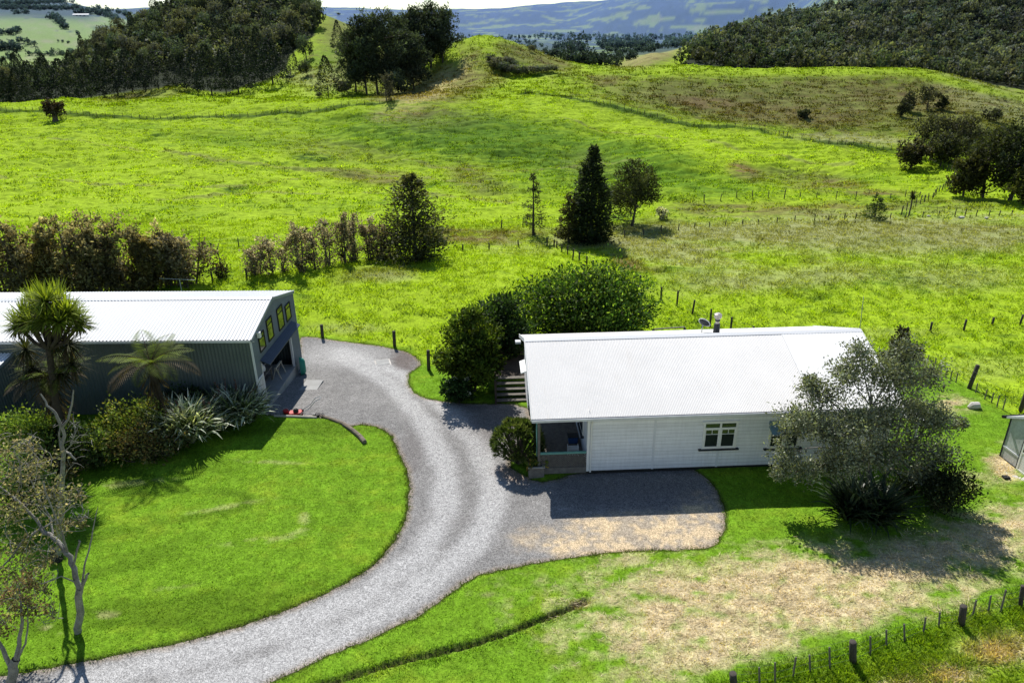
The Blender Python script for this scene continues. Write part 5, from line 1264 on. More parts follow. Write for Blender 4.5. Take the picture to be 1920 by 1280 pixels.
# ---- planting in front of the shed
def sh(px, pyb, pyt, wpx, seed, label, col, nl=3600, leaf=(.15, .085), hi=None, name='garden_shrub', mat='leaf', ncl=14, dep=.8):
    P_, h_, w_ = place(px, pyb, pyt, wpx)
    return plant(name, label, 'shrub', P_ + np.array([0, w_ * .25, 0]), shrub_mesh(w_ * 1.2, w_ * dep, h_ * .82, seed, np.array(col) * 1.45, nl, leaf, ncl, hi, mat), 'foliage', 'stem', rz=0)
sh(55, 880, 752, 130, 61, 'light green leafy shrub under the cabbage tree next to the lean-to', (.085, .135, .028), 5200, hi=(.3, (.20, .26, .05)))
sh(235, 850, 735, 130, 62, 'yellow green shrub between the cabbage tree and the tree fern', (.080, .115, .026), 5200, hi=(.25, (.22, .22, .06)))
sh(262, 872, 790, 110, 63, 'brownish olive shrub in front of the tree fern trunk', (.095, .095, .035), 3800, hi=(.3, (.19, .13, .05)))
sh(140, 870, 775, 110, 64, 'deep green shaded shrub directly behind the dead lichen tree', (.022, .040, .016), 3000)
sh(18, 965, 845, 120, 65, 'pale green bush at the left edge below the light green shrub', (.095, .145, .035), 4200, hi=(.3, (.22, .27, .07)))
sh(350, 790, 705, 90, 66, 'dark green bush against the shed wall behind the flax', (.022, .042, .018), 2600)
sh(178, 880, 800, 80, 68, 'mid green bush between the dead tree and the olive shrub', (.050, .080, .022), 3000, hi=(.2, (.15, .18, .05)))
sh(300, 862, 800, 80, 69, 'low dull shrub between the brownish shrub and the flax', (.07, .085, .035), 2600, hi=(.2, (.16, .12, .06)))
sh(80, 905, 850, 120, 67, 'low twiggy brown and green bush beside the dead lichen tree', (.075, .070, .040), 3200, (.12, .06), hi=(.3, (.16, .12, .08)))
for i, (px, pyb, n, lab, L) in enumerate(((345, 832, 95, 'flax clump with glints painted into its strap leaves, the nearer to the tree fern', 1.75), (437, 800, 85, 'flax clump with glints painted into its strap leaves at the shed corner', 1.65))):
    P_ = G(px, pyb); acc = Acc(); rg = np.random.default_rng(70 + i)
    for (dx, dy) in ((0, .4), (-.75, .55), (.75, .5), (.1, .95), (-.35, .1), (.4, .15)): blades(acc, [dx, dy, -.05], n + 60, L * 1.4, .14, rg, (.11, .15, .065), (.60, .64, .50), lean=(.1, .85), droop=1.45)  # pale second blade colour paints in the glints
    fx = plant('flax_bush', lab, 'flax', P_, (None, acc.mesh('flax', M['gloss_leaf'])), 'foliage', rz=0)
    for k in range(6):
        c = np.array([rg.normal() * .6, .5 + rg.normal() * .25, .9]); e = c + np.array([rg.normal() * .35, rg.normal() * .2, 1.1 + .5 * rg.random()]); m = MB(); st = curve3(c, e, rg.normal(size=3) * .08, 6); m.tube(st, np.linspace(.02, .012, 6), 5)
        for j in (3, 4, 5):
            for _ in range(4): q = st[j]; m.tube([q, q + np.array([rg.normal() * .08, rg.normal() * .08, .12])], [.022, .004], 4)
        m.build('flower_stalk', M['flower'], fx)
# tree ferns
def fern(px, py_crown, Ydepth, L, n, seed, label, zoff=0):
    c = at_depth(px, py_crown, Ydepth); zg = float(zat(c[0], c[1])); hh = c[2] - zg; acc = Acc(); rg = np.random.default_rng(seed); parts = []
    for i in range(n):
        a = 6.283 * i / n + rg.normal() * .12; up = rg.random()
        frond(acc, [0, 0, hh], a, L * (.8 + .3 * rg.random()), rg, np.array((.10, .135, .016)) * (.40 + 1.15 * up) if up > .25 else np.array((.11, .085, .055)), rise=.15 + .75 * up, droop=1.0 + .5 * (1 - up))
    o = thing('tree_fern', label, 'tree fern', (c[0], c[1], zg), 0); link('crown', acc.mesh('fronds', M['leaf']), o)
    m = wood('fern_trunk', [(curve3([0, 0, -.2], [0, 0, hh], [.05, 0, 0], 8), np.linspace(.20, .14, 8) * [1.5, 1.2, 1, 1, 1, 1.1, 1.3, 1], 9)], M['fern_bark']); link('trunk', m, o)
    acc2 = Acc(); n2 = 260; P = np.stack([rg.normal(size=n2) * .16, rg.normal(size=n2) * .16, hh * (.25 + .72 * rg.random(n2))], 1); acc2.add(*leaves(P, np.stack([P[:, 0] * 2, P[:, 1] * 2, -1.0 + 0 * P[:, 0]], 1), .8, .05, np.array((.055, .042, .030)) * np.clip(1 + .4 * rg.normal(size=(n2, 1)), .3, 2), rg)); link('skirt', acc2.mesh('dead_fronds', M['leaf']), o)
fern(282, 682, 31.6, 2.45, 21, 81, 'tall tree fern with spreading fronds in front of the shed wall')
fern(88, 705, 30.6, 2.1, 15, 82, 'shorter tree fern half hidden below the cabbage tree')
# cabbage tree
base = G(110, 868); base[1] = 30.0; base = np.array([*at_depth(108, 760, 30.0)[:2], 0.0]); Yc = 30.0
ct = thing('cabbage_tree', 'cabbage tree with big yellow green spiky heads standing in front of the shed', 'tree', base, 0)
acc = Acc(); rg = np.random.default_rng(91); parts = []
def cp(x, y, dy=0): return at_depth(x, y, Yc + dy) - base
fork = cp(92, 655); parts.append((np.array([[0, 0, -.2], cp(106, 760), cp(99, 710), fork]), np.array([.20, .17, .15, .14]), 9))
for (x, y, dy, r_) in ((48, 598, .1, 1.0), (66, 572, .6, .95), (86, 566, -.3, 1.05), (108, 566, .5, 1.0), (126, 588, -.1, 1.05), (138, 598, .5, .9), (88, 600, -.7, .95), (60, 608, -.5, .85), (112, 604, -.7, .85), (34, 612, .2, .8), (148, 608, .1, .8)):
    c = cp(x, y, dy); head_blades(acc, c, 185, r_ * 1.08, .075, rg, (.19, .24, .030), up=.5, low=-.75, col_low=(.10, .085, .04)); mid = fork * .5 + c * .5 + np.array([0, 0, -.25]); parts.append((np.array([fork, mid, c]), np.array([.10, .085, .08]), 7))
for (x, y) in ((48, 655), (60, 690), (135, 680), (128, 645), (100, 640), (112, 700), (85, 720)): head_blades(acc, cp(x, y, .5), 120, 1.15, .06, rg, (.055, .062, .025), up=-.2, low=-1.0, col_low=(.075, .06, .04))
link('trunk', wood('wood', parts, M['fern_bark']), ct); link('crown', acc.mesh('heads', M['leaf']), ct)

# ---- bare and half-bare trees at the lower left
def px_tree(Yd, base, limbs, r0):
    out = []
    for (pts, ra, rb) in limbs:
        n = len(pts); Q = np.array([at_depth(x, y, Yd + dy) for (x, y, dy) in pts]) - base
        # refine and roughen
        t = np.linspace(0, n - 1, (n - 1) * 3 + 1); S_pts = np.stack([np.interp(t, range(n), Q[:, i]) for i in range(3)], 1); S_pts[1:-1] += rg.normal(size=(len(t) - 2, 3)) * ra * .22
        out.append((S_pts, np.linspace(ra, rb, len(t)), 7))
    return out
rg = np.random.default_rng(101)
B_ = U(148, 1186); Yd = B_[1]
L_ = [([(148, 1190, 0), (148, 1150, 0), (150, 1102, 0)], .17, .145), ([(150, 1104, 0), (138, 1065, .2), (126, 1035, .4), (100, 1008, .7), (78, 990, .9)], .13, .09), ([(78, 990, .9), (60, 965, 1.0), (30, 935, 1.2), (-10, 905, 1.4)], .075, .03), ([(78, 990, .9), (45, 1010, .6), (20, 1045, .3), (-20, 1090, 0)], .06, .03), ([(126, 1035, .4), (118, 1000, .2), (100, 960, 0), (80, 900, -.2)], .055, .02), ([(100, 1008, .7), (95, 970, 1.2), (70, 930, 1.5), (50, 880, 1.6)], .05, .02),
      ([(153, 1100, 0), (158, 1060, 0), (170, 1020, -.1), (176, 985, -.1), (184, 950, -.1)], .05, .012), ([(152, 1108, 0), (160, 1085, -.1), (166, 1074, -.1)], .075, .05), ([(140, 1090, 0), (115, 1080, -.5), (85, 1092, -.8), (50, 1100, -1)], .035, .012), ([(80, 990, .9), (110, 970, .8), (140, 945, .8), (155, 905, .9)], .04, .012), ([(30, 935, 1.2), (40, 900, 1.0), (38, 870, .9), (25, 840, .8)], .035, .01), ([(138, 1060, .2), (150, 1015, .1), (148, 1012, .1)], .05, .03)]
L_ = [(p_, a_ * .74, b_ * .8) for (p_, a_, b_) in L_]; parts = px_tree(Yd, B_, L_, .2); acc = Acc(); twigs = []
kk = mpp(B_)
for (x, y, dy, r_) in ((30, 890, 1.2, 44), (70, 870, 1.0, 36), (110, 925, .6, 34), (140, 935, .6, 26), (20, 960, .9, 48), (80, 930, 1.0, 40), (115, 985, .3, 34), (40, 1020, .4, 44), (85, 1040, 0, 30), (5, 1060, .1, 46), (45, 1085, -.6, 42), (75, 1105, -.8, 30), (150, 970, .5, 18), (10, 850, 1.0, 40), (50, 835, .9, 26), (95, 1150, -.9, 20), (20, 1130, -.7, 36)):
    p = at_depth(x, y, Yd + dy) - B_; r3 = r_ * kk * 1.05
    clump_leaves(acc, p, [r3, r3, r3 * .8], int(250 * (r_ / 38) ** 2), .11, .066, (.28, .25, .15), rg, hi=(.45, (.26, .28, .11)), gap=.6, shell=.15, var=.4)
    for _ in range(13):
        e = p + sph(1, rg)[0] * r3; parts.append((curve3(p + rg.normal(size=3) * r3 * .35, e, rg.normal(size=3) * .12, 5), np.linspace(.013, .004, 5), 4))
plant('half_bare_tree', 'half bare grey barked tree with sparse brown leaves on the lawn by the drive', 'tree', B_, (wood('wood', parts, M['lichen_bark']), acc.mesh('crown', M['dry_leaf'])), rz=0)
B_ = U(18, 1296); Yd = B_[1]
L_ = [([(18, 1300, 0), (24, 1265, 0), (30, 1235, 0)], .16, .13), ([(30, 1235, 0), (38, 1195, .1), (42, 1150, .1), (36, 1100, .2)], .075, .02), ([(32, 1240, 0), (48, 1205, -.1), (53, 1170, -.1), (52, 1130, 0)], .04, .012), ([(26, 1255, 0), (5, 1215, 0), (-25, 1180, .1)], .08, .04)]
parts = px_tree(Yd, B_, L_, .16); acc = Acc()
for (x, y, dy, r_) in ((30, 1120, .2, 34), (8, 1170, .1, 34), (60, 1140, 0, 24), (-10, 1120, .2, 40), (45, 1090, .3, 26)):
    p = at_depth(x, y, Yd + dy) - B_; r3 = r_ * mpp(B_); clump_leaves(acc, p, [r3, r3, r3 * .8], 230, .11, .065, (.24, .18, .095), rg, hi=(.4, (.25, .27, .10)), gap=.6, shell=.15)
    for _ in range(7): parts.append((curve3(p, p + sph(1, rg)[0] * r3, rg.normal(size=3) * .1, 4), np.linspace(.012, .004, 4), 4))
plant('half_bare_tree', 'forked pale trunk with sparse brown leaves at the bottom left corner', 'tree', B_, (wood('wood', parts, M['lichen_bark']), acc.mesh('crown', M['dry_leaf'])), rz=0)
B_ = U(108, 1052); Yd = B_[1]
L_ = [([(108, 1056, 0), (112, 1000, 0), (114, 950, .1), (117, 890, .1), (118, 850, .1), (116, 800, .1)], .12, .055), ([(116, 802, .1), (104, 775, 0), (90, 760, 0), (76, 738, 0)], .06, .022), ([(117, 800, .1), (128, 785, .1), (134, 760, .1), (138, 730, .1)], .055, .022), ([(116, 850, .1), (111, 825, .2), (113, 800, .2)], .035, .025), ([(118, 845, .1), (132, 850, -.1), (142, 862, -.1)], .045, .03), ([(120, 848, 0), (132, 835, -.1), (142, 810, -.1), (148, 795, -.1)], .025, .008), ([(132, 836, -.1), (150, 815, -.1), (166, 815, -.1)], .016, .006), ([(142, 812, -.1), (138, 795, 0), (130, 790, 0)], .012, .005), ([(118, 900, .1), (128, 880, -.2), (140, 868, -.2)], .02, .008)]
parts = px_tree(Yd, B_, L_, .1)
for _ in range(26):
    p = at_depth(138 + rg.normal() * 14, 820 + rg.normal() * 20, Yd - .1) - B_; parts.append((curve3(p, p + sph(1, rg)[0] * .45, rg.normal(size=3) * .05, 4), np.linspace(.010, .004, 4), 4))
dt = thing('dead_tree', 'dead pale lichen covered tree with a forked Y top behind the half bare tree', 'tree', B_, 0); link('trunk', wood('wood', parts, M['lichen_bark']), dt)
MB().tube([(0, 0, -.1), (.01, 0, .3), (.02, 0, .62)], [.24, .20, .15], 10).build('charred_base', M['black'], dt)
# ------------------------------------------------------------------ fences
def post_mesh(h, r, square=False, seed=0, n=7):
    m = MB()
    if square: m.box(-r, r, -r * .6, r * .6, -.3, h)
    else: m.tube([(0, 0, -.3), (0, 0, h * .5), (0, 0, h - .02), (0, 0, h)], [r, r * 1.0, r * .98, r * .8], n)
    return mesh_from('post', m.v, m.f, M['batten' if square else 'post'], smooth=not square)
PM = {'post': post_mesh(1.15, .075), 'strainer': post_mesh(1.25, .115, n=9), 'batten': post_mesh(1.05, .027, True), 'small': post_mesh(1.05, .06, n=5)}
def fence(label, posts, wires=3, group=None, wr=.0035, name='wire_fence', wire=True):
    """posts: list of (x, y, kind, height factor, lean x, lean y)"""
    P0 = posts[0]; z0 = float(zat(P0[0], P0[1])); t = thing(name, label, 'fence', (P0[0], P0[1], z0), 0, group)
    tops = []
    for i, (x, y, k, hf_, lx_, ly_) in enumerate(posts):
        z = float(zat(x, y)); o = link('post', PM[k], t, loc=(x - P0[0], y - P0[1], z - z0), rot=(ly_, lx_, 0)); o.scale = (1, 1, hf_); tops.append((x - P0[0], y - P0[1], z - z0))
    if wire:
        m = MB()
        for w_ in range(wires):
            m.tube([(x, y, z + .18 + .92 * w_ / max(1, wires - 1)) for (x, y, z) in tops], wr, 3, cap=False)
        m.build('wire', M['wire'], t)
    return t
def px_posts(lst, kind='post', jit=.03, sag=0.0):
    out = []
    for q in lst:
        P = G(q[0], q[1]); k = q[3] if len(q) > 3 else kind
        base_h = {'post': 1.15, 'strainer': 1.25, 'batten': 1.05, 'small': 1.05}[k]
        hf_ = max(.45, min(1.9, (top_z(q[0], q[2], P) - P[2]) / base_h)) if len(q) > 2 and q[2] else .95 + .1 * random.random()
        lx_ = (q[4] if len(q) > 4 else random.gauss(0, jit)) + sag
        out.append((P[0], P[1], k, hf_, lx_, random.gauss(0, jit)))
    return out
fence('wire fence with thick black posts and thin grey battens across the lower right corner',
      px_posts([(1376, 1285, 1261, 'strainer'), (1424, 1282, 1248, 'batten'), (1453, 1280, 1239, 'batten'), (1486, 1271, 1229, 'batten', .14), (1519, 1261, 1222, 'batten', -.03), (1556, 1253, 1208, 'batten', -.02), (1599, 1241, 1196, 'strainer'), (1632, 1227, 1186, 'batten', -.05), (1662, 1213, 1176, 'batten', -.03), (1696, 1202, 1166, 'batten', -.04), (1731, 1187, 1153, 'batten', .06), (1760, 1175, 1143, 'batten', 0), (1802, 1171, 1128, 'strainer'), (1823, 1156, 1121, 'batten', .12), (1853, 1147, 1110, 'batten', 0), (1876, 1146, 1101, 'batten', .12), (1913, 1137, 1090, 'post'), (1950, 1122, 1080, 'batten'), (1985, 1110, 1070, 'batten')], sag=-.16), 4)
# bollard posts by the drive
for (px, pb, pt, lab) in ((605, 632, 608, 'short black post on the far edge of the drive near the shed corner'), (740, 649, 620, 'black post on the drive edge between the other two bollards'), (804, 693, 656, 'leaning black post on the small grass verge beside the leafy tree')):
    P = G(px, pb); o = link('drive_post', PM['strainer'], None, lab, 'post', 'black posts along the far edge of the drive', None, P, (.03, .02, .4)); o.scale = (1, 1, (top_z(px, pt, P) - P[2]) / 1.25)
line_a = [(1028, 462, 447), (1039, 464, 449), (1044, 465, 452), (1053, 473, 458), (1064, 479, 461), (1074, 487, 466), (1086, 493, 472), (1100, 496, 480), (1112, 500, 488), (1125, 504, 494), (1141, 509, 502)]
fence('straight fence of tall dark posts between the two paddocks beyond the leafy tree', px_posts([(q[0], q[1], q[2]) for q in line_a[1:]]) , 4)
fence('fence of dark posts running down behind the house roof', px_posts([(1199, 540, 516), (1239, 562, 538), (1269, 573, 545), (1298, 588, 562), (1331, 612, 579), (1369, 626, 594), (1412, 640, 611), (1455, 654, 624)]), 4)
fence('low grassy fence line of dark posts along the near edge of the gully', px_posts([(868, 472, 458), (917, 469, 455), (972, 463, 450), (1026, 461, 446)]), 3)
fence('fence behind the shed with posts below the thin bare hedgerow trees', px_posts([(100, 541, 520), (200, 541, 522), (270, 540, 518), (336, 536, 515), (399, 528, 508), (463, 521, 503), (530, 508, 492), (600, 497, 482), (640, 493, 478), (700, 484, 470), (760, 478, 466), (815, 475, 460)]), 3)
fence('fence of short dark posts along the far edge of the right paddock', px_posts([(1171, 446, 432), (1206, 443, 431), (1240, 437, 422), (1272, 432, 419), (1302, 428, 417), (1330, 426, 415), (1360, 424, 412), (1392, 422, 411), (1421, 421, 411), (1457, 417, 407), (1490, 415, 404), (1527, 414, 402), (1553, 413, 403), (1583, 412, 402), (1604, 411, 401), (1640, 412, 402), (1669, 410, 399), (1697, 410, 397), (1730, 408, 397), (1760, 406, 395), (1790, 406, 391), (1809, 405, 391), (1830, 405, 393), (1854, 405, 394), (1873, 405, 394), (1896, 405, 393), (1925, 404, 392)], 'small'), 3)
fence('upper paddock fence of dark posts to the right of the house', px_posts([(1700, 632, 612), (1744, 622, 603), (1807, 619, 598), (1860, 610, 594), (1912, 609, 589), (1960, 604, 584)]), 3)
fence('batten fence running from behind the house down to the greenhouse', px_posts([(1697, 670, 640, 'strainer'), (1706, 676, 651, 'batten'), (1716, 681, 657, 'batten'), (1725, 684, 662, 'batten'), (1736, 688, 664, 'batten'), (1750, 695, 670, 'batten'), (1764, 701, 684, 'batten'), (1772, 706, 688, 'batten'), (1782, 711, 694, 'batten'), (1792, 717, 698, 'batten'), (1817, 728, 682, 'strainer', .12), (1829, 736, 718, 'batten'), (1846, 748, 729, 'batten'), (1859, 754, 735, 'batten'), (1869, 763, 740, 'batten'), (1880, 768, 745, 'batten'), (1913, 772, 728, 'strainer'), (1940, 790, 760, 'batten'), (1965, 800, 770, 'batten')]), 4)
def along(pts, step):
    P = np.array([G(*p)[:2] for p in pts]); d = np.concatenate([[0], np.cumsum(np.linalg.norm(np.diff(P, axis=0), axis=1))]); n = int(d[-1] / step)
    t = np.linspace(0, d[-1], n + 1); return np.stack([np.interp(t, d, P[:, 0]), np.interp(t, d, P[:, 1])], 1)
def far_fence(label, pts, step, hs=1.0):
    Q = along(pts, step)[:100]; fence(label, [(x, y, 'small' if i % 5 else 'post', hs * (.85 + .3 * random.random()), random.gauss(0, .05), random.gauss(0, .05)) for i, (x, y) in enumerate(Q)], 3, None, .008)
LF_ = [(0, 207), (80, 209), (130, 214), (180, 219), (260, 223), (330, 222), (420, 220), (500, 217), (560, 213), (620, 204), (680, 196), (740, 190)]
RF_ = [(985, 176), (1040, 181), (1100, 190), (1180, 206), (1250, 226), (1300, 237), (1370, 239), (1430, 244), (1480, 259), (1560, 271), (1670, 282)]
far_fence('hill fence with many short posts along the left crest of the bright pasture', LF, 2.0)
far_fence('hill fence with many short posts curving down the right side of the bright pasture', RF, 2.0)
far_fence('short fence line climbing the slope below the dark trees at the right', [(1690, 402), (1750, 372), (1785, 345), (1790, 325), (1755, 305), (1735, 297)], 2.2)
far_fence('faint fence line along the foot of the pasture on the far side of the gully', [(1320, 380), (1400, 372), (1520, 372), (1640, 374), (1750, 371)], 2.4)
far_fence('faint short fence along the gully bank left of the conical conifer', [(940, 428), (985, 425), (1050, 418)], 2.2, .9)
far_fence('faint short fence below the pasture behind the bare sapling', [(396, 472), (440, 465), (520, 463), (560, 460)], 2.4, .9)

# ------------------------------------------------------------------ trees in the gully
def put(kind, label, px, pb, pt, wpx, mesh_fn, group=None, name=None, cat='tree', rz=0.0):
    P, h, w = place(px, pb, pt, wpx); return plant(name or kind, label, cat, P, mesh_fn(h, w), rz=rz, group=group)
put('conifer', 'tall dense conical conifer, the darkest tree in the gully', 1107, 452, 274, 66, lambda h, w: conifer(h, w * 1.3, 201, (.034, .050, .024), 13000, (.36, .15), 'leaf', base=.0, prof=.72, rag=.22, droop=-.1))
put('young_conifer', 'smaller loose conifer leaning against the tall conical conifer', 1066, 456, 362, 46, lambda h, w: conifer(h, w, 202, (.062, .062, .022), 2600, (.30, .12), 'leaf', base=.10, prof=.7, rag=.4))
put('young_conifer', 'slim airy conifer standing alone in the gully', 1000, 440, 322, 42, lambda h, w: conifer(h, w, 203, (.060, .074, .030), 1500, (.30, .10), 'leaf', base=.14, prof=.75, rag=.45, droop=-.35))
put('gully_tree', 'broad dark tree with uneven lobes right of the conical conifer', 1184, 424, 302, 94, lambda h, w: broad_tree(h, w * 1.3, 204, (.052, .066, .026), 10000, (.26, .13), 13, .05, hi=(.12, (.08, .09, .03)), gap=.5))
put('gully_tree', 'large olive tree with several limbs at the end of the hedgerow', 780, 486, 328, 118, lambda h, w: conifer(h, w * 1.12, 205, (.072, .080, .034), 8500, (.34, .17), 'leaf', 'bark', base=.02, prof=.66, rag=.95, droop=-.05))
P_, h_, w_ = place(1241, 410, 382, 26); o = plant('blossom_bush', 'small bush covered in white blossom on the gully bank', 'shrub', P_, shrub_mesh(w_, w_, h_, 206, (.12, .14, .07), 700, (.22, .14), 7, hi=(.65, (.62, .62, .56))), 'foliage', 'stem', rz=0)
P_, h_, w_ = place(1639, 412, 366, 44); plant('gully_shrub', 'loose green shrub on the far paddock fence beside the little cabbage tree', 'shrub', P_, conifer(h_, w_, 207, (.050, .075, .020), 900, (.35, .13), 'leaf', base=.02, prof=.6, rag=.5), rz=0)
P_, h_, w_ = place(1703, 408, 358, 16); acc = Acc(); rg = np.random.default_rng(208); head_blades(acc, [0, 0, h_ * .84], 130, h_ * .24, .10, rg, (.04, .045, .018), low=-.9)
plant('cabbage_tree', 'small single stemmed cabbage tree on the far paddock fence', 'tree', P_, (wood('stem', [(np.array([[0, 0, -.2], [.03, 0, h_ * .4], [0, 0, h_ * .84]]), np.array([.10, .08, .08]), 6)], M['bark']), acc.mesh('head', M['leaf'])), rz=0)
# bare sapling behind the shed
P_, h_, w_ = place(417, 520, 442, 30); acc = Acc(); rg = np.random.default_rng(209)
pr = [(curve3([0, 0, -.2], [0, 0, h_ * .62], [.05, 0, 0], 6), np.linspace(.07, .04, 6), 6)]
for (dx, dz) in ((-.9, .95), (.8, 1.0), (.15, .8), (-.3, .75)): pr.append((curve3([0, 0, h_ * .55], [dx * w_ * .5, rg.normal() * .3, h_ * dz], rg.normal(size=3) * .08, 5), np.linspace(.035, .01, 5), 4))
clump_leaves(acc, [0, 0, h_ * .16], [w_ * .45, w_ * .45, h_ * .2], 500, .22, .1, (.045, .045, .025), rg); clump_leaves(acc, [0, 0, h_ * .4], [w_ * .35, w_ * .35, h_ * .2], 110, .2, .1, (.12, .085, .05), rg)
plant('bare_sapling', 'bare sapling with a forked top behind the shed', 'tree', P_, (wood('wood', pr, M['bark']), acc.mesh('crown', M['leaf'])), rz=0)
# hedgerow of brown half-bare trees
HB = [(18, 548, 398, 92), (62, 548, 412, 70), (112, 548, 448, 66), (136, 545, 402, 62), (168, 547, 430, 40), (198, 545, 402, 74), (228, 545, 432, 44), (254, 543, 412, 66), (282, 540, 440, 44), (316, 538, 436, 56), (358, 534, 436, 72), (482, 514, 458, 42), (520, 513, 440, 54), (560, 508, 418, 50), (588, 503, 424, 44), (612, 499, 402, 48), (642, 495, 402, 50), (665, 490, 400, 44), (694, 489, 414, 40), (715, 487, 412, 40)]
ordn = ['leftmost', 'second', 'third', 'fourth', 'fifth', 'sixth', 'seventh', 'eighth', 'ninth', 'tenth', 'eleventh', 'first', 'second', 'third', 'fourth', 'fifth', 'sixth', 'seventh', 'eighth', 'ninth']
for i, (px, pb, pt, wp) in enumerate(HB):
    P, h, w = place(px, pb, pt, wp); dense = i < 11
    c = [(.26, .24, .15), (.27, .25, .13), (.245, .225, .145), (.28, .265, .13)][i % 4] if dense else [(.33, .30, .22), (.29, .27, .17), (.32, .295, .215)][i % 3]
    if i in (2, 8): c = (.17, .15, .05)
    lab = (f'brown leafy hedgerow tree behind the shed, {ordn[i]} from the left' if dense else f'thin brownish hedgerow tree, {ordn[i]} after the gap beside the bare sapling')
    plant('hedgerow_tree', lab, 'tree', P, hedgerow_tree(h * (1.15 if dense else 1.1), w * (1.35 if dense else 1.25), 300 + i, c, 4200 if dense else 1600, 4 if dense else 2 + i % 2, hi=(.18, (.15, .125, .045)) if dense else (.22, (.17, .14, .075)), leaf=(.26, .15) if dense else (.22, .12), upr=1.1), group='brown hedgerow trees along the fence behind the shed')
# ------------------------------------------------------------------ trees at the right below the dull hill
put('hill_tree', 'round dark tree with a shadow on the bright slope at the right', 1708, 318, 262, 66, lambda h, w: broad_tree(h, w, 401, (.045, .045, .026), 3200, (.45, .24), 14, .06, hi=(.15, (.13, .12, .08)), gap=.25))
for i, (px, pb, pt, wp, kd, lab) in enumerate(((1742, 300, 214, 72, 0, 'grey green tree behind the round dark tree on the right slope'), (1790, 302, 218, 84, 0, 'broad dark tree behind the tall pair on the right slope'), (1842, 372, 238, 76, 1, 'tall dark lobed evergreen at the front of the right hand group'), (1806, 368, 288, 48, 1, 'shorter rounded evergreen at the foot of the tall lobed one'), (1893, 376, 206, 74, 1, 'tallest dark evergreen beside the right edge'), (1926, 385, 300, 60, 1, 'olive evergreen cut by the right edge'), (1762, 312, 250, 62, 0, 'low bushy tree between the round dark tree and the lobed evergreens'), (1828, 300, 236, 66, 0, 'shadowy tree behind the tall lobed evergreen'), (1868, 330, 232, 60, 0, 'dark evergreen in the gap between the two tallest on the right'))):
    cc = 1.5 * np.array(((.046, .050, .030), (.040, .042, .026), (.028, .034, .014), (.042, .044, .016), (.026, .034, .018), (.05, .055, .018), (.040, .046, .026), (.034, .040, .024), (.028, .034, .02))[i])
    wp = wp * 1.22
    if kd == 0: put('slope_tree', lab, px, pb, pt, wp, lambda h, w: broad_tree(h, w, 410 + i, cc, 3600, (.45, .24), 16, .08, gap=.3))
    else: put('slope_evergreen', lab, px, pb, pt, wp, lambda h, w: broad_tree(h, w, 410 + i, cc, 4200, (.42, .22), 22, .03, gap=.3))
for i, (px, pb, pt, wp, lab) in enumerate(((1738, 204, 160, 46, 'dark pointed bush on the upper part of the dull right hill'), (1702, 208, 172, 34, 'smaller dark bush left of the pointed one on the dull hill'), (1505, 223, 206, 22, 'low dark bush alone in the middle of the dull hillside'), (1690, 218, 190, 28, 'lower shaded bush under the smaller one on the dull hill'), (1765, 205, 180, 26, 'grey bush at the right foot of the pointed dark bush'), (1860, 228, 206, 40, 'scrubby brown bush high above the tall right evergreens'))):
    put('hill_bush', lab, px, pb, pt, wp, lambda h, w: broad_tree(h, w, 430 + i, (.050, .058, .036), 1100, (.55, .28), 9, .02, gap=.3))
put('lone_bush', 'lone dark bush on a thick stem on the left crest of the pasture', 104, 227, 187, 48, lambda h, w: broad_tree(h, w, 440, (.032, .026, .018), 2600, (.42, .22), 12, .3, hi=(.2, (.08, .055, .035)), gap=.25, trunk_r=.75))
put('crest_tree', 'thin leaning tree on the fence line at the hill crest', 727, 190, 128, 44, lambda h, w: hedgerow_tree(h, w, 441, (.050, .055, .035), 900, 2, leaf=(.5, .2), upr=.7))
# ------------------------------------------------------------------ woodland
def hazed(c, Y):  # blends the haze colour into the leaf colour with distance
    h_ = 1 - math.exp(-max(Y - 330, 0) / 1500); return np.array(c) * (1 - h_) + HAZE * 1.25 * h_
def unit_round(seed, n, ls=.26):
    rg = np.random.default_rng(seed); acc = Acc()
    for i in range(7):
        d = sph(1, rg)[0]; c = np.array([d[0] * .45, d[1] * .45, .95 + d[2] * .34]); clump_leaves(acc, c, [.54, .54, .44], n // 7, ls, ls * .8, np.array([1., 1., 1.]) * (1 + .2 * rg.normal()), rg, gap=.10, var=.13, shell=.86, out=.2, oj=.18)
    V = np.concatenate(acc.V); return V, np.concatenate(acc.F), np.concatenate(acc.K) * np.clip(.50 + .42 * V[:, 2:], .4, 1.2)  # canopy shade painted in: crown colour darkens toward the bottom
def unit_cone(seed, n, ls=.20):
    rg = np.random.default_rng(seed); acc = Acc(); t = rg.random(n) ** 1.35; a = rg.random(n) * 6.283
    lob = 1 + .3 * pn(np.cos(a) * 1.6 + seed, t * 5 + np.sin(a) * 1.6, seed); r = (1 - t) ** .8 * lob * (.75 + .3 * rg.random(n)) + .03
    P = np.stack([np.cos(a) * r, np.sin(a) * r, .10 + t * 2.1], 1); D = np.stack([np.cos(a), np.sin(a), -.15 + .5 * rg.random(n)], 1) + rg.normal(size=(n, 3)) * .5
    k = np.clip(.75 + .35 * pn(np.cos(a) * 2.5, t * 9 + np.sin(a) * 2, seed + 5) + .22 * rg.normal(size=n), .3, 1.8)
    acc.add(*leaves(P, D, ls * (.6 + .7 * rg.random(n)), ls * .6, k[:, None] * np.ones(3), rg, np.stack([np.cos(a), np.sin(a), .55 + 0 * a], 1), .5))
    return np.concatenate(acc.V), np.concatenate(acc.F), np.concatenate(acc.K)
UR = [unit_round(900 + i, 230, .27) for i in range(6)]; UC = [unit_cone(920 + i, 170, .32) for i in range(4)]
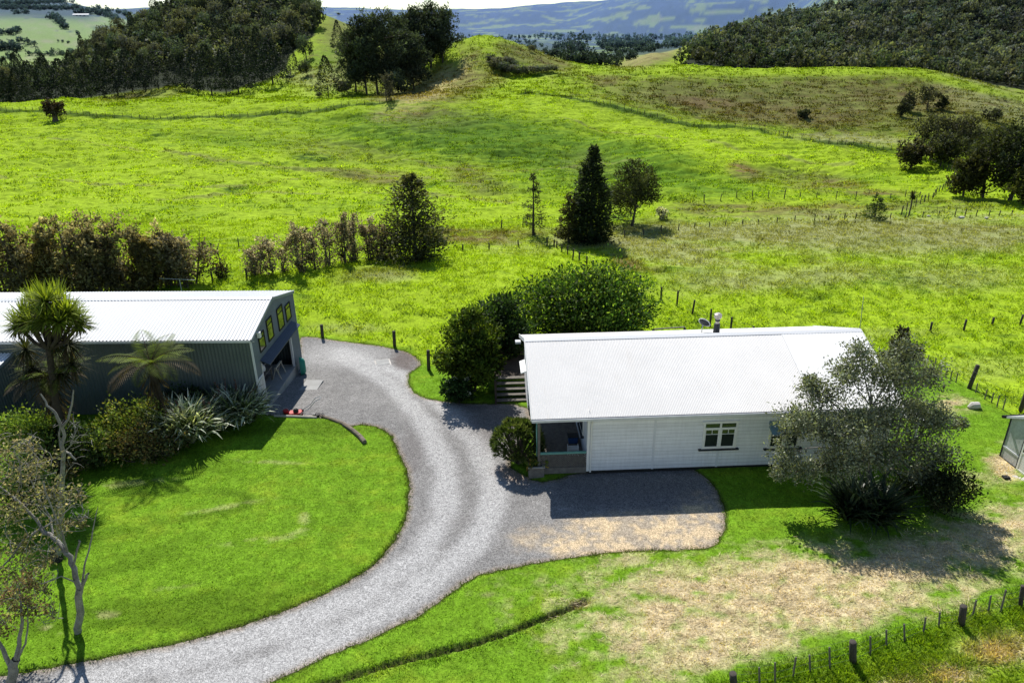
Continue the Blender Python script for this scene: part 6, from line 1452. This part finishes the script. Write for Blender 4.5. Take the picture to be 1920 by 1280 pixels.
def wood_mass(name, items, label, kind='stuff', mat='leaf_far', cat=None):
    """items: (x, y, radius, height factor, colour, cone?)"""
    rg = np.random.default_rng(len(items)); acc = Acc()
    for (x, y, r_, hf_, c, cone) in items:
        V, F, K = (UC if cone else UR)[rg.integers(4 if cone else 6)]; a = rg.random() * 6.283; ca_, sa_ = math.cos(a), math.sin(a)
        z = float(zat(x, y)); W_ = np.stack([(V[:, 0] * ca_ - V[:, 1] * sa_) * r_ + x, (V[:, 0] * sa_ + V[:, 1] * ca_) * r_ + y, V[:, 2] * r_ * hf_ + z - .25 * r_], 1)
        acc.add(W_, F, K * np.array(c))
    return link(name, acc.mesh(name, M[mat]), None, label, cat, None, kind)
rgw = np.random.default_rng(77)
def in_px_region(poly, n, y0, y1, tries=60):
    """random land points whose photo position falls in an outline and whose distance is y0..y1"""
    out = []
    jj = np.nonzero((YR > y0) & (YR < y1))[0]; sub_ = (slice(None), slice(jj[0], jj[-1]))
    s = sd_poly(PX[sub_], PY[sub_], poly).reshape(PX[sub_].shape); ok = np.nonzero(s > 0)
    wgt = (YY[sub_][ok] ** 2); 
    dYr = np.gradient(YR)[jj[0]:jj[-1]]; wgt = YY[sub_][ok] * dYr[ok[1]]; wgt = wgt / wgt.sum()
    k = rgw.choice(len(ok[0]), n, p=wgt); X_, Y_ = XX[sub_][ok][k], YY[sub_][ok][k]
    return np.stack([X_ + rgw.normal(size=n) * 1.0, Y_ + rgw.normal(size=n) * 1.0], 1)
BC = [(.075, .092, .060), (.092, .105, .068), (.060, .085, .062), (.105, .120, .085), (.075, .100, .060), (.108, .118, .098)]
def thin(pts, dmin):
    out = []; cell = {}
    for p in pts:
        k = (int(p[0] // dmin), int(p[1] // dmin))
        if any(np.hypot(*(p - q)) < dmin for dx in (-1, 0, 1) for dy in (-1, 0, 1) for q in cell.get((k[0] + dx, k[1] + dy), [])): continue
        cell.setdefault(k, []).append(p); out.append(p)
    return out
# right-hand bush hill: an unbroken canopy
pr_ = thin(in_px_region(RIGHTB, 9000, 322, 640), 5.7)
clm = lambda x, y: 1 + .7 * float(fbm(np.array([x / 45]), np.array([y / 45]), 91, 2)[0])
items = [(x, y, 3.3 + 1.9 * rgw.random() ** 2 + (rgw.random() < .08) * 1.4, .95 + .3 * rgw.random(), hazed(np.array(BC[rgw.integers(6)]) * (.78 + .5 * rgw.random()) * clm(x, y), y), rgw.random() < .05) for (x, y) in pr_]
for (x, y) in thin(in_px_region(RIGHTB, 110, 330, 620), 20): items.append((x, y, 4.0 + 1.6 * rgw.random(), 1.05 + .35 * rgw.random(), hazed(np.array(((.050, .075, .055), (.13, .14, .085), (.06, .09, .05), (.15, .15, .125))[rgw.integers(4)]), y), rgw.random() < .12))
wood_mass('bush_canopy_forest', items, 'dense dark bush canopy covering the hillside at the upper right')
print('right canopy', len(items))
# left bush hill: undergrowth mass, then individual trees on top of it
LB_in = [(-60, 190), (100, 166), (200, 152), (300, 140), (345, 132), (365, 138), (430, 140), (470, 130), (505, 122), (526, 112), (538, 98), (584, 64), (590, 17), (556, -30), (380, -40), (250, 66), (150, 100), (-60, 120)]
pl_ = thin(in_px_region(LB_in, 5000, 258, 470), 5.2)
items = [(x, y, 3.2 + 1.6 * rgw.random(), .9 + .3 * rgw.random(), hazed(np.array(BC[rgw.integers(6)]) * (.75 + .5 * rgw.random()), y), rgw.random() < .15) for (x, y) in pl_]
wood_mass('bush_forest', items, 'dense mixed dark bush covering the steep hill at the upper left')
print('left bush', len(items))
def crown_mesh(fn, seed, n, ls, c, trunk=True):
    V, F, K = fn(seed, n, ls); vt, ft = tube(np.array([[0, 0, -.15], [0, 0, .3], [0, 0, 1.0]]), np.array([.07, .05, .03]), 5)
    return V, F, K * np.array(c)
TM = []
for i, c in enumerate(((.026, .040, .036), (.032, .046, .038), (.022, .035, .032))): V, F, K = crown_mesh(unit_cone, 940 + i, 1700, .115, c); TM.append(mesh_from('conifer_crown', V, F, M['leaf_far'], cols=K))
RM = []
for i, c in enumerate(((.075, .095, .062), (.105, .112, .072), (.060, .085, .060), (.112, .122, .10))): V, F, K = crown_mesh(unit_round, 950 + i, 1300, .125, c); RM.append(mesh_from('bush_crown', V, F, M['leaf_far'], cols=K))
STEM = wood('stem', [(np.array([[0, 0, -.25], [0, 0, .25], [0, 0, .6]]), np.array([.055, .045, .03]), 6)], M['far_bark'])
def far_tree(name, label, group, P, h, w, cone, i, stem=True, cat='tree'):
    o = thing(name, label, cat, P, rgw.random() * 6.283, group); me = (TM[i % 3] if cone else RM[i % 4])
    hu = 2.2 if cone else 1.75
    c = link('crown', me, o); c.scale = (w / 2, w / 2, h / hu); c.location = (0, 0, h * (.10 if cone else -.02))
    if stem: s = link('trunk', STEM, o); s.scale = (w * .5, w * .5, h * .5)
    return o
row = [(-2, 212, 128, 44), (22, 206, 140, 40), (45, 202, 134, 44), (70, 200, 122, 46), (58, 206, 158, 40), (98, 197, 116, 52), (128, 196, 118, 54), (150, 192, 108, 48), (172, 188, 122, 44), (196, 184, 112, 46), (222, 180, 104, 52), (250, 176, 100, 50), (274, 172, 108, 40), (298, 168, 102, 44), (350, 166, 118, 36), (372, 174, 100, 44), (398, 180, 92, 54), (425, 178, 100, 36), (448, 176, 96, 50), (478, 160, 92, 34), (512, 158, 82, 58), (545, 140, 84, 36), (330, 158, 110, 34), (492, 150, 60, 40), (458, 150, 62, 42)]
lab_r = 'dark conical conifer in the row along the foot of the bush covered hill'
for i, (px, pb, pt, wp) in enumerate(row):
    P, h, w = place(px, pb, pt, wp, 238); far_tree('conifer', lab_r, 'conifers along the foot of the left bush hill', P, h, w * 1.15, True, i)
cand = sorted(thin(in_px_region(LB_in, 1500, 275, 460), 9.5), key=lambda p: p[1])[:110]
for i, (x, y) in enumerate(cand):
    cone = rgw.random() < .28; w = (7 + 4 * rgw.random()) * (.75 if cone else 1); h = w * ((1.5 + .5 * rgw.random()) if cone else (.95 + .3 * rgw.random()))
    far_tree('hill_conifer' if cone else 'bush_tree', 'dark pointed tree rising out of the bush on the upper left hill' if cone else 'rounded tree in the bush on the upper left hill', 'pointed trees in the left hill bush' if cone else 'rounded trees in the left hill bush', (x, y, float(zat(x, y)) + .5), h, w, cone, i, False)
far_tree('skyline_tree', 'tree standing up on the skyline at the left shoulder of the bush hill', None, G(330, 34, 300), 9, 5, True, 1)
# single trees and bushes on the middle hills
for i, (px, pb, pt, wp, cone, nm, lab) in enumerate(((636, 96, 44, 30, True, 'conifer', 'single pointed conifer on the olive shoulder right of the bush hill'), (616, 182, 112, 46, True, 'conifer', 'bushy conifer standing left of the tall pines'), (575, 112, 62, 34, False, 'hill_tree', 'slender tree on the bright clearing below the bush hill'), (534, 92, 60, 30, False, 'hill_tree', 'rounded tree at the top of the bright clearing'), (576, 142, 110, 30, False, 'hill_bush', 'dark bush beside the red bank below the slender tree'), (560, 80, 36, 28, True, 'conifer', 'conifer behind the bright clearing at the edge of the bush'), (684, 44, 32, 20, False, 'hill_bush', 'flat topped tree on the skyline left of the pines'), (634, 30, 24, 10, False, 'hill_bush', 'tiny bush on the skyline of the olive shoulder'), (600, 182, 172, 18, False, 'hill_bush', 'low pale bush left of the bushy conifer'))):
    P, h, w = place(px, pb, pt, wp, 225); far_tree(nm, lab, None, P, h, w, cone, i)
# old pines
for i, (px, pb, pt, wp, Y_) in enumerate(((668, 172, 66, 46, 0), (688, 178, 44, 52, 0), (708, 174, 38, 54, 0), (730, 177, 34, 54, 0), (752, 172, 36, 50, 0), (770, 160, 34, 50, 0), (790, 148, 22, 54, 0), (808, 128, 16, 54, 0), (830, 118, 24, 44, 0), (776, 168, 70, 44, 0))):
    P, h, w = place(px, pb, pt, wp, 228); h *= 1.0
    me = pine_tree(h, w * 1.35, 500 + i, (.050, .068, .050), 6000)
    plant('pine_tree', f'tall old pine with bare lower trunk, {["first", "second", "third", "fourth", "fifth", "sixth", "seventh", "eighth", "ninth", "tenth and shortest"][i]} in the dark pine stand', 'pine', P, me, rz=0, group='tall pines on the slope left of the grassy mound')
for i, (px, pb, pt, wp, lab) in enumerate(((742, 180, 128, 60, 'dark undergrowth bush between the pine trunks'), (776, 170, 120, 50, 'dark undergrowth bush at the right foot of the pines'), (806, 122, 94, 34, 'grey green bush right of the pines on the mound shoulder'), (826, 110, 84, 34, 'pale scrub bush higher up the mound shoulder'), (790, 130, 104, 30, 'small dark bush under the last pine'), (650, 180, 150, 40, 'dark bush at the left foot of the pines'))):
    P, h, w = place(px, pb, pt, wp, 228); far_tree('scrub_bush', lab, None, P, h, w * 1.1, False, i, False, 'bush')
for i, (px, pb, pt, wp) in enumerate(((922, 116, 104, 16), (934, 130, 112, 24), (948, 138, 120, 22), (960, 142, 126, 22), (978, 142, 126, 22), (996, 141, 128, 24), (1014, 138, 126, 22), (950, 124, 110, 18), (1034, 134, 124, 20), (996, 98, 88, 12), (966, 128, 116, 16))):
    P, h, w = place(px, pb, pt, wp, 228); far_tree('mound_bush', 'dark scrub bush on the right flank of the grassy mound', 'dark scrub bushes on the right flank of the mound', P, h * 1.35, w * 1.8, False, i, False, 'bush')
# far woods and tree belts, each belt one mass
def belt(pts, n, r0, r1, c, y0=450, cone=.1, spread=6):
    out = []
    P = np.array(pts, float); t = np.linspace(0, len(P) - 1, n)
    for q in t:
        px = np.interp(q, range(len(P)), P[:, 0]) + rgw.normal() * spread * .5; py = np.interp(q, range(len(P)), P[:, 1]) + rgw.normal() * 1.2
        g = G(px, py, y0); s = r0 + (r1 - r0) * rgw.random(); k = mpp(g)
        out.append((g[0], g[1], s * k, 1.0 + .25 * rgw.random(), hazed(np.array(c) * (.8 + .4 * rgw.random()), g[1]), rgw.random() < cone))
    return out
DK, MDG, PLG = (.030, .045, .030), (.050, .075, .035), (.10, .15, .06)
it = belt([(1062, 120), (1075, 122), (1090, 123), (1112, 122)], 16, 9, 14, DK, 330, .5) + belt([(1066, 100), (1080, 96), (1096, 100)], 9, 10, 15, DK, 345, .6)
wood_mass('valley_pine_woods', it, 'dark clump of pines in the dip right of the grassy mound')
it = belt([(1020, 104), (1060, 112), (1120, 122), (1160, 124)], 26, 6, 10, DK, 335, .1) + belt([(1110, 114), (1150, 116), (1190, 112)], 22, 6, 10, DK, 345, .1) + belt([(1140, 100), (1190, 98), (1225, 97)], 22, 5, 8, MDG, 360) 
wood_mass('valley_woods', it, 'dark bushes filling the dip between the mound and the brown hill')
it = []
for pts, n, a, b, c, y0 in (([(1128, 92), (1170, 91), (1216, 90)], 34, 6, 9, DK, 560), ([(1120, 86), (1180, 84), (1220, 86)], 24, 6, 9, DK, 700), ([(1040, 92), (1075, 90)], 14, 5, 8, DK, 600), ([(1215, 92), (1260, 90), (1300, 88)], 26, 5, 8, MDG, 560), ([(1250, 80), (1300, 78), (1380, 76)], 40, 4, 7, PLG, 600), ([(1300, 84), (1330, 82), (1360, 74)], 16, 5, 8, PLG, 560),
                              ([(860, 82), (930, 84), (1010, 80)], 30, 3, 5, MDG, 800), ([(960, 90), (985, 91), (1010, 90)], 9, 4, 6, MDG, 600), ([(850, 74), (950, 72), (1050, 73)], 46, 2.4, 4, MDG, 1200), ([(1040, 76), (1150, 76), (1260, 74)], 60, 2.5, 4.5, DK, 1200), ([(1000, 68), (1150, 70), (1400, 66)], 80, 2.2, 4, PLG, 1500), ([(880, 90), (905, 92)], 6, 3, 5, DK, 560), ([(845, 84), (862, 88), (870, 92)], 9, 4, 7, DK, 480)):
    it += belt(pts, n, a, b, c, y0)
wood_mass('valley_tree_belt_woods', it, 'rows of hazy trees across the flat valley beyond the mound')
it = []
for pts, n, a, b, c in (([(60, 104), (110, 104), (160, 104), (190, 103)], 40, 4, 7, (.075, .11, .07)), ([(0, 96), (15, 92), (34, 96)], 16, 6, 9, DK), ([(36, 82), (48, 84), (60, 87)], 6, 5, 7, DK), ([(18, 66), (30, 64), (36, 58)], 9, 4, 7, DK), ([(0, 64), (10, 66)], 4, 4, 6, DK), ([(24, 25), (38, 25), (54, 26)], 12, 3, 5, DK), ([(98, 34), (112, 42), (124, 54)], 26, 5, 8, DK), ([(142, 27), (176, 26), (200, 30), (222, 42)], 30, 4, 7, DK), ([(170, 20), (220, 24), (240, 32)], 22, 3, 6, MDG), ([(148, 64), (150, 65)], 2, 4, 5, DK), ([(112, 80), (130, 82)], 6, 2, 3, DK), ([(5, 120), (20, 112), (10, 108)], 9, 3, 6, MDG)):
    it += belt(pts, n, a, b, c, 560)
wood_mass('far_hill_woods', it, 'hazy tree belts and copses on the far green hill at the upper left')
it = []
for (x0, y0_, x1, y1_, n, c) in ((0, 10, 140, 4, 120, DK), (140, 8, 150, 6, 6, DK)):
    it += belt([(x0, y0_), ((x0 + x1) / 2, y0_ - 3), (x1, y1_)], n, 3, 5, c, 1150)
for _ in range(2): it += belt([(0, 16), (80, 18), (150, 18)], 70, 3, 5, DK, 1100)
wood_mass('skyline_woods', it, 'blue hazy plantation on the skyline at the upper left corner')
P_ = G(153, 31, 560); k_ = mpp(P_); fh = thing('farmhouse', 'tiny white farmhouse on the far green hill', 'house', P_, .2)
MB().box(-13 * k_, 13 * k_, -2 * k_ * 2, 2 * k_ * 2, 0, 2.4 * k_).build('wall', M['white_paint'], fh); m = MB(); m.prism([(-5 * k_, 2.4 * k_), (5 * k_, 2.4 * k_), (0, 4.6 * k_)], lambda a, b: (-14 * k_, a, b), lambda a, b: (14 * k_, a, b)); m.build('roof', M['gutter'], fh)
for s in (-8, -2, 5): MB().box(s * k_, (s + 2.4) * k_, -4.1 * k_, -4.0 * k_, .8 * k_, 1.9 * k_).build('window', M['dark_sill'], fh)
# pale rocks along the far paddock fence
for i, (px, py, s, lab) in enumerate(((1803, 409, .38, 'larger pale rock by the far paddock fence'), (1741, 406, .22, 'small pale rock left of the larger one by the far fence'), (1850, 410, .3, 'pale flat rock right of the larger one by the far fence'))):
    P = G(px, py); V = sph(60, np.random.default_rng(i)); import bmesh as _b; bm = _b.new(); [bm.verts.new((v[0] * s * (1 + .2 * math.sin(v[1] * 7)), v[1] * s * .7, v[2] * s * .4)) for v in V]; _b.ops.convex_hull(bm, input=bm.verts); me = bpy.data.meshes.new('rock'); bm.to_mesh(me); bm.free(); me.materials.append(M['rock']); link('field_rock', me, None, lab, 'rock', None, None, P + [0, 0, .1])

# ------------------------------------------------------------------ grass
def sample_ground(n, x0, x1, y0, y1, keepfn, seed):
    rg = np.random.default_rng(seed); Y_ = np.sqrt(rg.random(n) * (y1 ** 2 - y0 ** 2) + y0 ** 2); a = x0 + (x1 - x0) * rg.random(n); X_ = a * Y_
    k = keepfn(X_, Y_, rg); return X_[k], Y_[k], rg
def colat(X, Y):
    a = np.clip(X / Y, AZ[0], AZ[-1] - 1e-6); i = np.clip(np.searchsorted(AZ, a), 0, NA - 1); j = np.clip(np.searchsorted(YR, Y), 0, NY - 1); return col[i, j], i, j
def tufts(name, X, Y, rg, nb, h, w, spread, lab, tone=1.0, lean=.55, mat='grass', mixcol=None):
    n = len(X); c, i, j = colat(X, Y); Z = zat(X, Y)
    hh = h * (.55 + .9 * rg.random(n)); base = np.stack([X, Y, Z - .02], 1)
    k = np.repeat(np.arange(n), nb); m = len(k); off = rg.normal(size=(m, 3)) * [1, 1, 0] * spread * (.6 + hh / h * .4)[k][:, None]
    D = off / spread * lean + rg.normal(size=(m, 3)) * [.25, .25, .1] + [0, 0, 1.0]
    t = (tone * (1 + .22 * rg.normal(size=n)))[k] * (1 + .15 * rg.normal(size=m))
    cc = c[k] * np.clip(t, .35, 1.9)[:, None]
    if mixcol is not None: sel = rg.random(m) < mixcol[0]; cc[sel] = np.array(mixcol[1]) * np.clip(t, .5, 1.5)[sel, None]
    V, F, K = leaves(base[k] + off, D, hh[k] * (.7 + .5 * rg.random(m)), w, cc, rg)
    return link(name, mesh_from(name, V, F, M[mat], cols=np.clip(K, 0, 1)), None, lab, None, None, 'stuff')
def pas(X, Y):
    j = np.clip(np.searchsorted(YR, Y), 0, NY - 1); i = np.clip(np.searchsorted(AZ, np.clip(X / Y, AZ[0], AZ[-1] - 1e-6)), 0, NA - 1); return pasture[i, j]
def keep_p(f, sc, lo):
    return lambda X, Y, rg: (pas(X, Y) > .7) & (rg.random(len(X)) < f * sstep(lo, lo + .5, fbm(X / sc, Y / sc, 95, 2)))
X_, Y_, rg = sample_ground(34000, -.80, .85, 24, 84, keep_p(1.0, 2.0, -.45), 1); tufts('pasture_grass', X_, Y_, rg, 9, .30, .055, .15, 'long tussocky pasture grass beyond the yard fences', 1.05, .7)
X_, Y_, rg = sample_ground(30000, -.60, .72, 205, 300, lambda X, Y, rg: (pas(X, Y) > .9) & (colat(X, Y)[0].sum(1) > .16) & (rg.random(len(X)) < sstep(-.2, .3, fbm(X / 7, Y / 3, 96, 3))), 9); tufts('slope_grass', X_, Y_, rg, 6, .6, .30, .5, 'rough tussock grass on the dull far slopes', .85, .8)
X_, Y_, rg = sample_ground(42000, -.72, .74, 84, 225, keep_p(1.0, 4.5, -.25), 2); tufts('hill_grass', X_, Y_, rg, 8, .38, .15, .30, 'tussocky grass on the bright green hillside', 1.0, .8)
X_, Y_, rg = sample_ground(30000, -.60, .72, 205, 300, lambda X, Y, rg: (pas(X, Y) > .9) & (colat(X, Y)[0].sum(1) > .16) & (rg.random(len(X)) < sstep(-.2, .3, fbm(X / 7, Y / 3, 96, 3))), 9); tufts('slope_grass', X_, Y_, rg, 6, .6, .30, .5, 'rough tussock grass on the dull far slopes', .85, .8)
X_, Y_, rg = sample_ground(9000, -.70, .74, 60, 215, lambda X, Y, rg: (pas(X, Y) > .9) & (rg.random(len(X)) < .04 + sstep(.1, .5, fbm(X / 16, Y / 12, 97, 3))), 3); tufts('rush_grass', X_, Y_, rg, 12, .55, .07, .16, 'dark rush tussocks dotted over the pasture', .28, .5)
def keep_l(f):
    def k(X, Y, rg):
        j = np.clip(np.searchsorted(YR, Y), 0, nearj - 1); i = np.clip(np.searchsorted(AZ, np.clip(X / Y, AZ[0], AZ[-1] - 1e-6)), 0, NA - 1)
        return (pasture[i, j] < .6) & (sdD[i, j] < .03) & (dD[i, j] > .10) & (rg.random(len(X)) < f)
    return k
def not_building(X, Y):
    lx_ = (X - HO[0]) * hc + (Y - HO[1]) * hs; ly_ = -(X - HO[0]) * hs + (Y - HO[1]) * hc
    sx = (X - SO[0]); sy = (Y - SO[1])
    return ~((lx_ > -2.6) & (lx_ < 14.1) & (ly_ > -.05) & (ly_ < 9.1)) & ~((sx > -19) & (sx < .3) & (sy > -.1) & (sy < 7.6))
X_, Y_, rg = sample_ground(150000, -.98, 1.0, 15.5, 46, lambda X, Y, r_: keep_l(1)(X, Y, r_) & not_building(X, Y), 4)
print('lawn tufts', len(X_)); tufts('lawn_grass', X_, Y_, rg, 4, .075, .022, .05, 'short mown lawn grass around the house and turning lawn', 1.08, 1.0)
# longer tufts along the turf edges and the drain
def keep_edge(X, Y, rg):
    j = np.clip(np.searchsorted(YR, Y), 0, nearj - 1); i = np.clip(np.searchsorted(AZ, np.clip(X / Y, AZ[0], AZ[-1] - 1e-6)), 0, NA - 1)
    return (((sdD[i, j] < .30) & (sdD[i, j] > -.14) & (rg.random(len(X)) < np.where(sdD[i, j] < .04, .8, .05))) | ((dD[i, j] < .30) & (dD[i, j] > .12) & (rg.random(len(X)) < .7))) & (pasture[i, j] < .9) & not_building(X, Y)
X_, Y_, rg = sample_ground(420000, -.98, .95, 15.5, 46, keep_edge, 5); print('edge', len(X_)); tufts('verge_grass', X_, Y_, rg, 5, .12, .022, .05, 'ragged grass along the edges of the gravel and the drain', .95, 1.0)
# rank grass round the near fence
def keep_f(X, Y, rg):
    j = np.clip(np.searchsorted(YR, Y), 0, nearj - 1); i = np.clip(np.searchsorted(AZ, np.clip(X / Y, AZ[0], AZ[-1] - 1e-6)), 0, NA - 1); s = sdY[i, j]
    return (s < .35) & (s > -4) & (Y < 24) & (rg.random(len(X)) < np.where(s > -1.6, 1, .35) * sstep(-.5, .1, fbm(X / 1.2, Y / .9, 98, 2)))
X_, Y_, rg = sample_ground(16000, .1, 1.05, 14.5, 24, keep_f, 6); tufts('rank_grass', X_, Y_, rg, 12, .22, .028, .10, 'rank bright grass growing along the near fence', 1.3, .9)
# cut hay
def hayat(X, Y):
    j = np.clip(np.searchsorted(YR, Y), 0, nearj - 1); i = np.clip(np.searchsorted(AZ, np.clip(X / Y, AZ[0], AZ[-1] - 1e-6)), 0, NA - 1); return hcov[i, j], sdD[i, j]
X_, Y_, rg = sample_ground(150000, .0, 1.0, 15.5, 36, lambda X, Y, r_: (hayat(X, Y)[0] > .2) & (r_.random(len(X)) < hayat(X, Y)[0] * sstep(-.3, .35, fbm(X / .8, Y / .5, 99, 3))) & (hayat(X, Y)[1] < 0) & not_building(X, Y), 7)
n = len(X_); print('hay', n); a = rg.random(n) * 3.14 + .0; P = np.stack([X_, Y_, zat(X_, Y_) + .02 + .05 * rg.random(n)], 1); D = np.stack([np.cos(a), np.sin(a) * .6, .18 * rg.normal(size=n)], 1)
hc_ = np.where(rg.random(n)[:, None] < .72, np.array([.70, .58, .36]), np.array([.36, .28, .15])) * np.clip(1 + .25 * rg.normal(size=(n, 1)), .4, 1.5)
V, F, K = leaves(P, D, .13 + .2 * rg.random(n), .015, hc_, rg, np.broadcast_to(np.array([0, 0, 1.0]), (n, 3)), .7); link('cut_straw', mesh_from('cut_straw', V, F, M['straw'], cols=np.clip(K, 0, 1)), None, 'dry cut straw lying over the lawn in front of the house', None, None, 'stuff')
# ------------------------------------------------------------------ camera, sun, sky
cam = bpy.data.cameras.new('camera'); cam.sensor_width = 36; cam.lens = FPX * 36 / 1920; cam.clip_start = .3; cam.clip_end = 20000
co = bpy.data.objects.new('camera', cam); COL.objects.link(co)
fwd = np.array([0, C_, -S_]); dnv = np.array([0, -S_, -C_]); xv = np.array([1.0, 0, 0])
right = CR * xv + SR * dnv; down = -SR * xv + CR * dnv
Mx = Matrix(((right[0], -down[0], -fwd[0], 0), (right[1], -down[1], -fwd[1], 0), (right[2], -down[2], -fwd[2], H), (0, 0, 0, 1)))
co.matrix_world = Mx
SC.camera = co
SUN_EL, SUN_AZ = R(49), R(16)          # sun ahead of the camera, a little to the left
sv = Vector((-math.sin(SUN_AZ) * math.cos(SUN_EL), math.cos(SUN_AZ) * math.cos(SUN_EL), math.sin(SUN_EL)))
sl = bpy.data.lights.new('sun', 'SUN'); sl.energy = 6.6; sl.angle = R(.5); sl.color = (1.0, .955, .88)
so = bpy.data.objects.new('sun', sl); COL.objects.link(so); so.rotation_euler = sv.to_track_quat('Z', 'Y').to_euler(); so.location = (0, 0, 60)
w = bpy.data.worlds.new('World'); SC.world = w; w.use_nodes = True
nt = w.node_tree; bg = nt.nodes['Background']; bg.inputs[1].default_value = .12
sky = nt.nodes.new('ShaderNodeTexSky'); sky.sky_type = 'NISHITA'; sky.sun_disc = False
sky.sun_elevation = SUN_EL; sky.sun_rotation = -SUN_AZ; sky.air_density = 1.0; sky.dust_density = 0.0; sky.ozone_density = 1.0; sky.altitude = 50
nt.links.new(sky.outputs[0], bg.inputs[0])
SC.view_settings.view_transform = 'Standard'; SC.view_settings.look = 'None'; SC.view_settings.exposure = 0; SC.view_settings.gamma = 1
SC.cycles.max_bounces = 6; SC.cycles.diffuse_bounces = 3; SC.cycles.transmission_bounces = 4; SC.cycles.transparent_max_bounces = 6
SC.cycles.use_denoising = True
